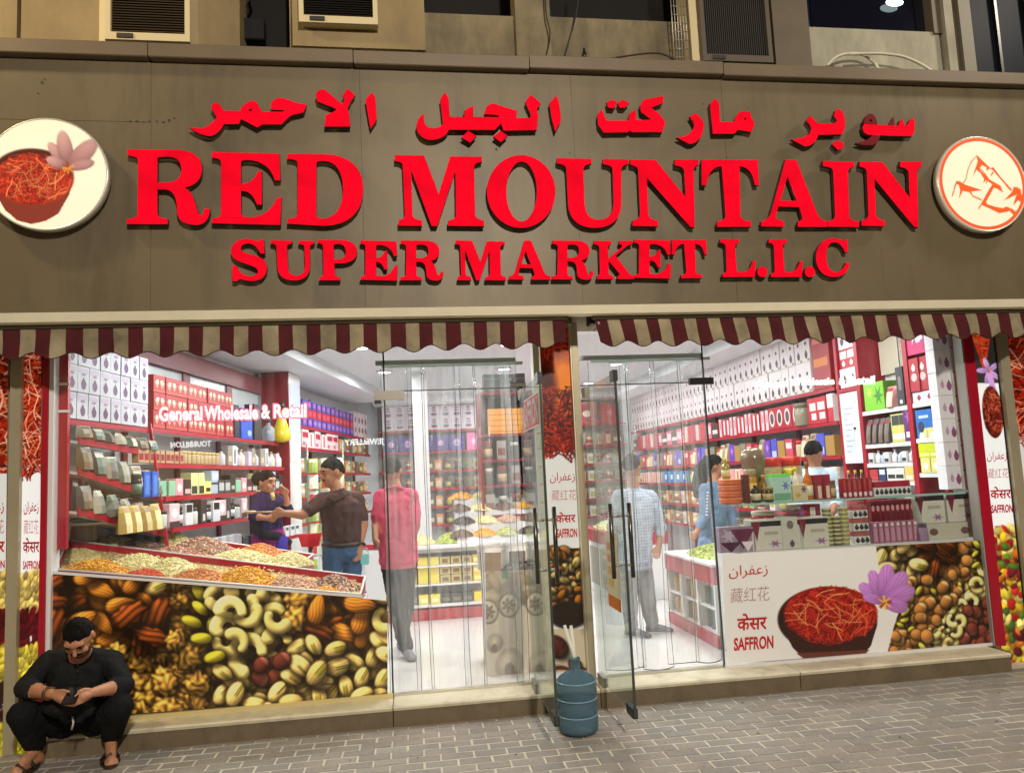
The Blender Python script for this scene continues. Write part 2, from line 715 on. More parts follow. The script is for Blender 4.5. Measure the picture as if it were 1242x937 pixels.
    def sample(s, x, y):
        fx = np.clip((x - s.x0) * s.S, 0, s.w - 1.001)
        fy = np.clip((y - s.y0) * s.S, 0, s.h - 1.001)
        i, j = fx.astype(int), fy.astype(int)
        a, b = (fx - i)[..., None], (fy - j)[..., None]
        A = s.a
        return (A[j, i] * (1 - a) + A[j, i + 1] * a) * (1 - b) + (A[j + 1, i] * (1 - a) + A[j + 1, i + 1] * a) * b


def sheet(name, corners, cv, uv, n, m, material, parent=None, loc=None):
    """flat printed sheet: corners (bl, br, tr, tl) in space, uv = same corners in canvas units"""
    bl, br, tr, tl = (np.array(c, float) for c in corners)
    ub, ur, ut, ul = (np.array(c, float) for c in uv)
    U, V = np.meshgrid(np.linspace(0, 1, n + 1), np.linspace(0, 1, m + 1))
    f = lambda a, b, c, d: ((1 - U) * (1 - V))[..., None] * a + (U * (1 - V))[..., None] * b + (U * V)[..., None] * c + ((1 - U) * V)[..., None] * d
    X = f(bl, br, tr, tl).reshape(-1, 3)
    T = f(ub, ur, ut, ul).reshape(-1, 2)
    if parent is not None:
        X = X - np.array(parent.location)
    idx = np.arange((n + 1) * (m + 1)).reshape(m + 1, n + 1)
    F = np.stack([idx[:-1, :-1], idx[:-1, 1:], idx[1:, 1:], idx[1:, :-1]], -1).reshape(-1, 4)
    me = bpy.data.meshes.new(name)
    me.vertices.add(len(X))
    me.vertices.foreach_set('co', X.ravel())
    me.loops.add(F.size)
    me.loops.foreach_set('vertex_index', F.ravel())
    me.polygons.add(len(F))
    me.polygons.foreach_set('loop_start', np.arange(0, F.size, 4))
    me.update()
    paint(me, cv, T)
    me.materials.append(material)
    return link(name, me, parent, loc)


def paint(me, cv, T):
    ca = me.color_attributes.new('print', 'FLOAT_COLOR', 'POINT')
    c = lin(cv.sample(T[:, 0], T[:, 1]))
    ca.data.foreach_set('color', np.concatenate([c, np.ones((len(c), 1))], 1).ravel().astype(np.float32))


def disc_sheet(name, c, rad, cv, uc, ur, material, rings=80, segs=180, normal_y=-1, parent=None):
    v, T, f = [(0, 0, 0)], [uc], []
    for i in range(1, rings + 1):
        for k in range(segs):
            a = 2 * PI * k / segs
            x, z = math.cos(a) * rad * i / rings, math.sin(a) * rad * i / rings
            v.append((x, 0, z))
            T.append((uc[0] + x / rad * ur, uc[1] - z / rad * ur))
    for k in range(segs):
        f.append((0, 1 + k, 1 + (k + 1) % segs))
    for i in range(rings - 1):
        for k in range(segs):
            a, b = 1 + i * segs + k, 1 + i * segs + (k + 1) % segs
            f.append((a, a + segs, b + segs, b))
    me = bpy.data.meshes.new(name)
    me.from_pydata(v, [], f)
    paint(me, cv, np.array(T, float))
    me.materials.append(material)
    return link(name, me, parent, c)


# ------------------------------------------------------------------ ground, paving, step
M_TREAD = mat("step_tread", rgb(208, 199, 174), 0.5, var=0.12, vscale=5, bump=0.08, bscale=60)
M_STONE_SHADED = mat("shaded_step_stone", rgb(112, 98, 76), 0.55, var=0.16, vscale=5, bump=0.12, bscale=60)  # tread's stone darkened: the shade on the step front painted in, plus dirt
M_SAND = mat("paving_sand", rgb(196, 190, 174), 0.9, var=0.2, vscale=20)


def paver_mat(name="paver_concrete", col=(143, 137, 128), rand=.13):
    m = mat(name, rgb(*col), 0.6, bump=0.35, bscale=90, rand=rand)
    nt = m.node_tree
    b = nt.nodes['Principled BSDF']
    src = b.inputs['Base Color'].links[0].from_socket if b.inputs['Base Color'].links else None
    ge = nt.nodes.new('ShaderNodeNewGeometry')
    for sc, lo, hi, tint in ((1.1, .4, .68, (.33, .27, .24)), (3.3, .47, .62, (.22, .21, .2)), (42, .56, .66, (.16, .15, .14))):
        n = nt.nodes.new('ShaderNodeTexNoise')
        n.inputs['Scale'].default_value = sc
        n.inputs['Detail'].default_value = 6
        nt.links.new(ge.outputs['Position'], n.inputs['Vector'])
        r = nt.nodes.new('ShaderNodeMapRange')
        r.inputs['From Min'].default_value, r.inputs['From Max'].default_value = lo, hi
        r.inputs['To Max'].default_value = .6
        nt.links.new(n.outputs[0], r.inputs[0])
        mx = nt.nodes.new('ShaderNodeMix')
        mx.data_type = 'RGBA'
        nt.links.new(r.outputs[0], mx.inputs['Factor'])
        if src is not None:
            nt.links.new(src, mx.inputs['A'])
        else:
            mx.inputs['A'].default_value = (*rgb(*col), 1)
        mx.inputs['B'].default_value = (*tint, 1)
        src = mx.outputs['Result']
    nt.links.new(src, b.inputs['Base Color'])
    return m


M_PAVER = paver_mat()
_g = MB().box((-60, -60, -0.5), (60, 0.3, -0.0045)).build('ground', M_SAND, kind='structure')
pavement = thing('pavement', 'grey brick pavement in front of the shop step', 'pavement', kind='structure')


def step_y(x):
    return -0.205 - 0.007 * (x + 1.8)


bricks = []
_x0, _x1 = -3.4, 5.6
for r in range(26):
    for k in range(47):
        L, Wd = 0.2, 0.1
        cx = _x0 + k * L + (L / 2 if r % 2 else 0)
        cy = -0.02 - r * Wd
        if cy + Wd / 2 > step_y(cx) + 0.14:
            continue
        d = (cx - CAM[0]) ** 2 + (cy - CAM[1]) ** 2
        v = np.array((cx, cy, 0)) - CAM
        z = v @ _fwd
        px, py = CX + FPX * (v @ _r2) / z, CY - FPX * (v @ _u2) / z
        seen = -15 < px < 1257 and 780 < py < 945
        bricks.append((0 if seen else 1, d, cx, cy))
bricks.sort()
_bm = [MB().bbox((0, 0, -0.03), (0.1895, 0.0895, 0.06), 0, 0.004).mesh('paver', M_PAVER) for _ in range(1)][0]
_rest = MB()
for i, (s_, d, cx, cy) in enumerate(bricks):
    h = rnd.uniform(-0.003, 0.002)
    if i < 300:
        o = link('paver', _bm, pavement, (cx, cy, h))
        o.rotation_euler = (rnd.uniform(-.008, .008), rnd.uniform(-.008, .008), rnd.uniform(-.01, .01))
    else:
        _rest.bbox((cx, cy, h - 0.03), (0.1895, 0.0895, 0.06), i % 3, 0.004)
_rest.build('paver_field', [M_PAVER, paver_mat("paver_light", (152, 146, 136), 0), paver_mat("paver_dark", (132, 127, 119), 0)], pavement, kind='stuff')

SZ = 0.138
_sp, _sr = MB(), np.random.RandomState(4)
for _i in range(46):
    _p = np.array((_sr.uniform(-2.2, 4.6), _sr.uniform(-1.7, -.3), .001))
    _q = _sr.uniform(.004, .013)
    _sp.add([_p + (_q * math.cos(t) * _sr.uniform(.6, 1.2), _q * .8 * math.sin(t) * _sr.uniform(.6, 1.2), .002 + .002 * (k % 2)) for k, t in enumerate([j * PI / 3 for j in range(6)])], [(0, 1, 2, 3, 4, 5)], _i % 3)
tag(_sp.build('litter', [mat("litter_pale", rgb(206, 200, 188), .8), mat("litter_dark", rgb(52, 46, 40), .8), mat("litter_leaf", rgb(140, 110, 70), .8)]), 'scattered specks of litter and gum on the brick pavement', 'litter', kind='stuff')
step = thing('shop_step', 'low beige stone step along the shop front', 'step')
_sx = [-2.52, -0.2, 1.25, 2.75, 4.47]
for a, b in zip(_sx[:-1], _sx[1:]):
    g = 0.003
    v = []
    for x in (a + g, b - g):
        y = step_y(x)
        v += [(x, y - .006, SZ - .028), (x, y - .01, SZ - .01), (x, y, SZ), (x, 0.12, SZ), (x, 0.12, SZ - .028)]
    f = [(0, 5, 6, 1), (1, 6, 7, 2), (2, 7, 8, 3), (3, 8, 9, 4), (0, 1, 2, 3, 4), (9, 8, 7, 6, 5)]
    MB().add(v, f).build('tread', M_TREAD, step)
    ya_, yb_ = step_y(a), step_y(b)
    MB().add([(a + g, ya_, -.02), (b - g, yb_, -.02), (b - g, yb_, SZ - .029), (a + g, ya_, SZ - .029), (a + g, .1, -.02), (b - g, .1, -.02), (b - g, .1, SZ - .029), (a + g, .1, SZ - .029)], [(0, 1, 2, 3), (5, 4, 7, 6), (1, 5, 6, 2), (4, 0, 3, 7)]).build('riser', M_STONE_SHADED, step)
MB().box((_sx[0], .02, SZ), (_sx[-1], .07, SZ + .012)).build('threshold_strip', mat("aluminium", rgb(205, 200, 185), 0.35, 0.7), step)

# ------------------------------------------------------------------ shop shell
M_TILE = mat("floor_tile", rgb(212, 208, 206), 0.18, var=0.03, vscale=2)
M_WALL = mat("shop_wall_paint", rgb(226, 228, 232), 0.55)
M_CEIL = mat("ceiling_paint", rgb(226, 230, 236), 0.6)
M_RED = mat("red_laminate", rgb(168, 22, 44), 0.3, var=0.06, vscale=3)
M_DRED = mat("dark_red_trim", rgb(132, 18, 36), 0.3)
M_WHITE = mat("white_laminate", rgb(224, 222, 222), 0.35)
M_CREAM = mat("cream_paint", rgb(205, 190, 150), 0.5)
M_BLACK = mat("black_plastic", rgb(22, 22, 24), 0.35)
M_STEEL = mat("brushed_steel", rgb(156, 152, 142), 0.35, 0.4)
M_FRAME = mat("grey_aluminium_frame", rgb(176, 166, 140), 0.4, 0.3, var=0.06, vscale=4)

sf = thing('shop_floor', 'white polished tile floor inside the shop', 'floor', kind='structure')
for i in range(-4, 8):
    for j in range(0, 13):
        x, y = i * 0.6, 0.125 + j * 0.6
        if j < 6:
            MBt = MB().box((x + .001, y + .001, SZ - .03), (x + .599, y + .599, SZ - .004)).build('tile', M_TILE, sf)
MB().box((-2.8, .12, SZ - .2), (5.2, 9.4, SZ - .008)).build('floor_slab', mat("tile_grout", rgb(190, 186, 184), .5), sf)
MB().box((-2.4, 3.73, SZ - .03), (4.8, 9.2, SZ - .0045)).build('floor_far', M_TILE, sf)
MB().box((-3.0, .3, CEIL), (5.4, 9.5, CEIL + .12)).build('ceiling', M_CEIL, kind='structure')
MB().box((-3.0, 9.2, 0), (5.4, 9.35, CEIL)).build('back_wall', M_WALL, kind='structure')
MB().box((4.8, .3, 0), (4.95, 9.2, CEIL)).build('side_wall', M_WALL, kind='structure')
LA, LB = np.array((-2.42, 0.12)), np.array((-0.98, 7.9))   # left wall line (splayed plan)
_ld = (LB - LA) / np.linalg.norm(LB - LA)
_ln = np.array((_ld[1], -_ld[0]))                            # faces into the shop
_q = lambda u, out, z: (LA[0] + _ld[0] * u + _ln[0] * out, LA[1] + _ld[1] * u + _ln[1] * out, z)
_w = MB()
_v = [_q(u, o, z) for u in (-.1, 9.6) for o in (-.34, -.46) for z in (0, CEIL)]
_w.add(_v, [(0, 1, 5, 4), (2, 6, 7, 3), (0, 4, 6, 2), (1, 3, 7, 5), (0, 2, 3, 1), (4, 5, 7, 6)])
_w.build('splayed_wall', M_WALL, kind='structure')
# stepped ceiling border and cornice
cb = thing('ceiling_border', 'white dropped border round the shop ceiling', 'ceiling border', kind='structure')
MB().box((-.75, 8.3, CEIL - .16), (4.79, 9.19, CEIL - .002)).build('border', M_CEIL, cb)
MB().box((3.95, .7, CEIL - .16), (4.79, 8.29, CEIL - .002)).build('border', M_CEIL, cb)
_v = [_q(u, o, z) for u in (.5, 8.1) for o in (.5, -.33) for z in (CEIL - .16, CEIL - .002)]
MB().add(_v, [(0, 1, 5, 4), (2, 6, 7, 3), (0, 4, 6, 2), (1, 3, 7, 5), (0, 2, 3, 1), (4, 5, 7, 6)]).build('border', M_CEIL, cb)
M_LENS = mat("lamp_lens", (.9, .9, .9), .4, emit=(1, .99, .96), estr=9)
_rows = [[q for q in DOWNLIGHTS if lo <= q[1] < hi] for lo, hi in ((0, .9), (.9, 2), (2, 4), (4, 6), (6, 9))]
for x, y in DOWNLIGHTS:
    _r = [k for k in range(5) if (x, y) in _rows[k]][0]
    _i = sorted(_rows[_r]).index((x, y))
    t = thing('ceiling_lamp', '%s from the left: round recessed lamp in the %s ceiling row behind the windows' % (('first', 'second', 'third', 'fourth')[_i], ('nearest', 'second', 'third', 'fourth', 'farthest')[_r]), 'lamp', (x, y, CEIL), group='recessed lamps in the shop ceiling')
    MB().lathe([(.12, -.002), (.125, -.015), (.095, -.02), (.095, -.004)], 20).build('rim', M_WHITE, t)
    MB().lathe([(.088, -.004), (.088, -.014)], 20).build('lens', M_LENS, t)

# ------------------------------------------------------------------ fascia
FY = -0.50
M_ACP = mat("fascia_panel", rgb(108, 96, 75), 0.45, 0.1, var=0.1, vscale=1.2, bump=0.02, bscale=5, spec=.3)
M_CAP = mat("fascia_cap", rgb(104, 89, 70), 0.5, 0.1, var=0.12, vscale=2)
M_STAIN = mat("old_mark", rgb(58, 48, 36), 0.7)
for _mm, _sc, _amt in ((M_ACP, (2.2, 2.2, .35), .55), (M_STONE_SHADED, (3, 3, 2), .6), (M_TREAD, (3, 3, 3), .35)):
    _n = _mm.node_tree
    _bs = _n.nodes['Principled BSDF']
    _src = _bs.inputs['Base Color'].links[0].from_socket
    _ge = _n.nodes.new('ShaderNodeNewGeometry')
    _mp = _n.nodes.new('ShaderNodeMapping')
    _mp.inputs['Scale'].default_value = _sc
    _n.links.new(_ge.outputs['Position'], _mp.inputs[0])
    _nz = _n.nodes.new('ShaderNodeTexNoise')
    _nz.inputs['Scale'].default_value = 1.6
    _nz.inputs['Detail'].default_value = 8
    _nz.inputs['Roughness'].default_value = .7
    _n.links.new(_mp.outputs[0], _nz.inputs['Vector'])
    _mr = _n.nodes.new('ShaderNodeMapRange')
    _mr.inputs['From Min'].default_value, _mr.inputs['From Max'].default_value = .5, .72
    _mr.inputs['To Max'].default_value = _amt
    _n.links.new(_nz.outputs[0], _mr.inputs[0])
    _mx = _n.nodes.new('ShaderNodeMix')
    _mx.data_type = 'RGBA'
    _n.links.new(_mr.outputs[0], _mx.inputs['Factor'])
    _n.links.new(_src, _mx.inputs['A'])
    _mx.inputs['B'].default_value = (.06, .05, .038, 1)
    _n.links.new(_mx.outputs['Result'], _bs.inputs['Base Color'])
for _a, _b in ((-9.0, -3.1), (5.5, 10.5)):
    MB().box((_a, .0, 0), (_b, .3, 4.5)).build('neighbour_wall', mat("neighbour_render", rgb(150, 136, 110), .8, var=.2, vscale=2, bump=.1), kind='structure')
fascia = thing('shop_fascia', 'long grey brown panelled fascia above the awnings', 'fascia')
zb = P(620, 371, FY)[2]
zt = P(620, 89, FY)[2]
zm = P(120, 147, FY)[2]
px_e = [-110, 183, 440, 700, 885, 1062, 1330]
xe = [-9.0, -6.2] + [P(q, 240, FY)[0] for q in px_e] + [8.0, 10.5]
for a, b in zip(xe[:-1], xe[1:]):
    dy = rnd.uniform(-.001, .001)
    zz = [zb, zm, zt] if a < P(150, 240, FY)[0] else [zb, zt]
    for z0, z1 in zip(zz[:-1], zz[1:]):
        MB().bbox(((a + b) / 2, FY + .02 + dy, (z0 + z1) / 2), (b - a - .0016, .04, z1 - z0 - .0016), 0, .001).build('panel', M_ACP, fascia)
MB().box((xe[0], FY + .05, zb + .01), (xe[-1], FY + .1, zt)).build('backing', M_BLACK, fascia)
for a, b in zip([-110, 183, 429, 640, 872], [183, 429, 640, 872, 1330]):
    xa, xb = (-9.0 if a < 0 else P(a, 70, FY)[0]), (10.5 if b > 1300 else P(b, 70, FY)[0])
    dz = rnd.uniform(-.006, .006)
    MB().bbox(((xa + xb) / 2, FY + .2, zt + .055 + dz), (xb - xa - .006, .52, .1), 0, .006).build('cap', M_CAP, fascia)
M_TRIM = mat("cream_metal_trim", rgb(246, 238, 212), 0.18, 0.0, var=.06, vscale=3)
xl, xr = xe[0], xe[-1]
_v = []
for x in (xl, xr):
    _v += [(x, FY - .008, zb - .002), (x, FY + .03, zb - .055), (x, FY + .09, zb - .062), (x, FY + .09, zb - .002)]
MB().add(_v, [(0, 4, 5, 1), (1, 5, 6, 2), (2, 6, 7, 3), (3, 7, 4, 0), (0, 1, 2, 3), (7, 6, 5, 4)]).build('soffit_trim', M_TRIM, fascia)
MB().box((xl, FY + .1, zb - .03), (xr, 0.28, zb + .01)).build('soffit', mat("soffit_paint", rgb(120, 108, 84), .6), fascia)
for sx in ((xl, xl + .03), (xr - .03, xr)):
    MB().box((sx[0], FY + .05, zb), (sx[1], .28, zt)).build('return', M_ACP, fascia)
_mk = MB()
for (px, py, q) in ((158, 147, 2), (166, 147, 2), (174, 148, 1.5), (181, 147, 2), (190, 147, 1.5), (198, 148, 2), (205, 146, 2.4), (211, 143, 1.6), (51, 100, 2.5), (46, 113, 1.8), (54, 96, 1.4), (602, 181, 2.2), (691, 186, 1.4), (853, 126, 1.6)):
    c = P(px, py, FY - .003)
    r = q * .0042
    _mk.poly([(c[0] + r * math.cos(a) * rnd.uniform(.7, 1.2), c[1], c[2] + r * math.sin(a) * rnd.uniform(.7, 1.2)) for a in [k * PI / 4 for k in range(8)]][::-1])
_mk.build('screw_mark', M_STAIN, fascia, kind='stuff')

# ------------------------------------------------------------------ sign lettering
M_LIT = mat("lit_red_acrylic", rgb(60, 0, 5), 0.7, emit=rgb(255, 3, 34), estr=0.95, spec=.03)
_n = M_LIT.node_tree
_nz = _n.nodes.new('ShaderNodeTexNoise')
_nz.inputs['Scale'].default_value = 5.0
_tc = _n.nodes.new('ShaderNodeTexCoord')
_n.links.new(_tc.outputs['Object'], _nz.inputs['Vector'])
_mr = _n.nodes.new('ShaderNodeMapRange')
_mr.inputs['From Min'].default_value, _mr.inputs['From Max'].default_value = .35, .65
_mr.inputs['To Min'].default_value, _mr.inputs['To Max'].default_value = .8, 1.08
_n.links.new(_nz.outputs[0], _mr.inputs[0])
_n.links.new(_mr.outputs[0], _n.nodes['Principled BSDF'].inputs['Emission Strength'])
M_UNLIT = mat("unlit_red_acrylic", rgb(110, 4, 16), 0.5, spec=.15)
M_SIDE = mat("letter_return", rgb(70, 14, 16), 0.4)
GL = {
    'R': (7, ["60,45 300,47 C 370,52 405,85 405,135 C 405,185 375,215 320,222 C 365,240 370,290 385,335 C 392,358 408,362 415,340 418,322 442,325 C 440,375 415,398 375,397 C 320,395 292,375 292,330 C 292,290 285,235 235,230 197,230 197,345 C 198,362 215,368 245,370 245,393 57,393 57,372 C 90,368 105,362 107,345 110,95 C 108,78 90,75 62,72",
              "197,85 197,200 240,200 C 285,198 312,180 312,140 C 312,95 285,75 240,77 C 215,78 200,78 197,85"]),
    'E': (7, ["457,58 770,65 775,188 752,188 C 735,130 690,95 625,92 C 600,92 590,95 590,108 590,208 C 640,205 660,180 672,148 688,148 688,302 668,302 C 655,265 635,238 590,236 590,340 C 590,358 605,365 640,365 C 700,362 745,320 760,272 780,272 775,398 457,390 457,370 C 490,366 500,360 500,340 500,105 C 498,90 485,84 457,82"]),
    'D': (7, ["812,66 985,68 C 1100,70 1163,130 1163,228 C 1163,340 1095,400 985,402 812,392 812,372 C 845,370 858,362 860,345 860,110 C 858,95 845,88 812,88",
              "945,110 943,345 C 943,365 955,370 975,370 C 1035,368 1070,320 1072,235 C 1072,150 1040,98 980,97 C 955,97 945,100 945,110"]),
    'M': (1, ["75,72 210,74 280,258 335,78 482,80 482,102 C 455,106 445,112 445,130 450,350 C 452,368 470,376 492,380 492,404 325,402 325,380 C 352,375 362,368 362,350 360,135 272,403 248,403 148,130 155,350 C 157,368 175,376 200,378 200,402 92,402 92,378 C 112,374 122,368 122,350 112,120 C 110,105 98,100 75,98"]),
    'O': (1, None),
    'U': (1, ["838,86 998,90 998,110 C 970,114 960,120 960,140 965,290 C 968,350 990,375 1035,375 C 1080,375 1105,345 1105,290 1100,140 C 1098,122 1085,116 1055,112 1055,90 1172,92 1172,112 C 1148,116 1138,124 1138,145 1138,300 C 1138,370 1090,412 1015,411 C 935,410 895,370 890,300 882,140 C 880,120 868,114 838,108"]),
    'N': (2, ["18,80 118,82 240,235 235,130 C 233,112 220,105 197,102 197,80 290,80 290,100 C 275,104 270,112 270,130 275,355 258,352 82,150 88,300 C 90,318 105,326 127,328 127,350 27,348 27,328 C 48,324 58,316 58,298 50,125 C 48,108 38,104 18,100"]),
    'T': (2, ["308,80 532,82 537,182 522,182 C 512,130 495,108 458,105 462,305 C 464,322 480,326 505,330 505,350 370,350 370,330 C 395,326 405,320 404,302 388,105 C 350,108 332,130 325,182 307,182"]),
    'A': (2, ["648,80 690,82 775,300 C 783,318 795,326 815,328 815,350 698,350 698,330 C 715,327 718,320 714,308 703,270 618,268 608,300 C 604,318 615,325 640,328 640,350 550,348 550,330 C 570,325 580,315 588,298", "625,245 693,247 655,145"]),
    'I': (2, ["800,86 925,90 925,108 C 905,112 900,118 900,135 905,305 C 907,322 920,328 945,330 945,352 820,350 820,330 C 843,326 850,320 850,302 842,130 C 840,112 828,108 800,105"]),
    'S': (8, ["245,45 250,112 232,112 C 215,75 190,60 165,62 C 145,64 130,75 132,92 C 136,118 215,118 245,145 C 270,170 265,215 235,238 C 205,255 165,250 130,238 112,250 95,250 92,175 110,175 C 125,210 150,228 180,228 C 205,228 222,215 220,198 C 216,170 130,165 100,135 C 75,110 85,65 125,48 C 160,36 190,42 220,55 230,45"]),
    'P': (8, ["520,50 640,50 C 690,52 714,72 714,105 C 714,140 685,160 640,162 600,162 603,215 C 604,228 612,232 630,234 630,246 528,246 528,234 C 545,231 550,225 550,212 547,80 C 546,68 538,64 520,62", "597,70 599,145 625,145 C 650,143 662,128 661,105 C 660,80 645,66 620,66"]),
    'K': (9, ["860,62 960,62 960,78 C 945,82 940,86 940,100 942,165 1020,100 C 1032,90 1030,80 1010,78 1010,62 1085,62 1085,78 C 1065,80 1055,86 1040,98 985,145 1065,245 C 1073,255 1082,260 1095,260 1095,275 1000,275 1000,260 C 1015,257 1014,250 1008,242 950,175 943,182 945,240 C 945,252 955,258 970,260 970,275 880,275 880,260 C 892,256 897,250 897,238 892,100 C 890,85 880,80 860,78"]),
    'L': (0, ["432,50 535,50 535,66 C 520,70 512,75 512,90 520,215 C 520,228 530,232 550,232 C 585,230 605,208 612,170 628,170 622,255 445,255 445,240 C 462,236 468,230 468,218 462,90 C 460,75 450,68 432,66"]),
    'C': (0, ["1138,48 1142,118 1126,118 C 1112,80 1090,62 1065,62 C 1035,63 1020,95 1020,145 C 1022,205 1045,230 1078,230 C 1105,228 1125,205 1132,178 1150,180 C 1146,225 1115,255 1065,255 C 1005,255 967,215 965,150 C 965,85 1005,42 1060,42 C 1085,42 1105,50 1118,60 1128,48"]),
    '.': (0, None),
}


def glyph(ch):
    spec = GL[ch][1]
    if ch == 'O':
        e = lambda cx, cy, a, b: [(cx + a * math.cos(t), cy + b * math.sin(t)) for t in [k * PI / 20 for k in range(40)]]
        lp = [e(668, 242, 160, 170), e(670, 242, 73, 142)]
    elif ch == '.':
        lp = [[(math.cos(k * PI / 10), math.sin(k * PI / 10)) for k in range(20)]]
    else:
        lp = [path(s) for s in spec]
    allp = np.array([p for l in lp for p in l])
    lo, hi = allp.min(0), allp.max(0)
    return [[((p[0] - lo[0]) / (hi[0] - lo[0]), (p[1] - lo[1]) / (hi[1] - lo[1])) for p in l] for l in lp]


LETY = FY - 0.055


def sign_solid(name, loops_px, parent, m0, thick=0.028, Y=LETY, side=M_SIDE, back=FY - .012):
    """raised letter: outlines in photograph positions on the plane Y, real thickness, stood off the fascia"""
    W2 = [[P(x, y, Y) for x, y in l] for l in loops_px]
    c = np.mean([p for p in W2[0]], axis=0)
    me = filled([[(p[0] - c[0], p[2] - c[2]) for p in l] for l in W2], thick / 2, 0.0025)
    for v in me.vertices:
        x, y, z = v.co
        v.co = (x, -z + thick / 2, y)
    me.update()
    me.materials.clear()
    for q in (m0, side):
        me.materials.append(q)
    for p in me.polygons:
        p.material_index = 0 if p.normal.y < -0.6 else 1
    me.name = name
    o = link(name, me, parent, c - (np.array(parent.location) if parent is not None else 0))
    # stand-off studs
    return o


def sign_line(name, label, letters):
    t = thing(name, label, 'sign')
    for ch, (x0, y0, x1, y1) in letters:
        lp = [[(x0 + p[0] * (x1 - x0), y0 + p[1] * (y1 - y0)) for p in l] for l in glyph(ch)]
        sign_solid('letter', lp, t, M_LIT)
    return t


def cb_(ox, oy, s, x0, y0, x1, y1):
    return (ox + x0 / s, oy + y0 / s, ox + x1 / s, oy + y1 / s)


s7, s1, s2, s8, s9, s0 = 1242 / 320, 1242 / 320, 1242 / 370, 1242 / 300, 1242 / 260, 1242 / 270
sign_line('shop_sign', 'big glowing red letters RED MOUNTAIN in the middle of the fascia', [
    ('R', cb_(140, 170, s7, 55, 45, 443, 398)), ('E', cb_(140, 170, s7, 456, 58, 780, 398)), ('D', cb_(140, 170, s7, 811, 66, 1165, 402)),
    ('M', cb_(460, 170, s1, 75, 72, 492, 404)), ('O', cb_(460, 170, s1, 508, 72, 828, 412)), ('U', cb_(460, 170, s1, 838, 86, 1172, 412)),
    ('N', cb_(760, 170, s2, 16, 80, 292, 355)), ('T', cb_(760, 170, s2, 306, 80, 538, 352)), ('A', cb_(760, 170, s2, 549, 80, 816, 352)),
    ('I', cb_(760, 170, s2, 800, 86, 945, 353)), ('N', cb_(760, 170, s2, 949, 88, 1200, 354))])
sign_line('shop_sign', 'smaller glowing red letters SUPER MARKET L.L.C on the lowest line of the fascia', [
    ('S', (280.5, 290, 323.3, 340.6)), ('U', (328.8, 291.6, 380.8, 339.8)), ('P', (385.6, 291.5, 432.7, 339.5)), ('E', (437.5, 292, 482, 340)), ('R', (485.8, 292, 537.5, 340)),
    ('M', (553, 292, 613.3, 339.7)), ('A', (617.9, 292, 667.3, 338.8)), ('R', (670, 292, 719.5, 339)), ('K', (720.5, 292.5, 769, 338)), ('E', (769.5, 291, 813.5, 337.5)), ('T', (815, 291, 857.2, 337)),
    ('L', (873.9, 290.4, 916.5, 335.6)), ('.', (918.6, 323.5, 930.8, 335.7)), ('L', (932.6, 290.6, 973.5, 335.6)), ('.', (976.2, 323.5, 988.4, 335.7)), ('C', (989.8, 289, 1030, 335.6))])


def ar(ox, oy, s, txt):
    return [(ox + x / s, oy + y / s) for x, y in path(txt)]


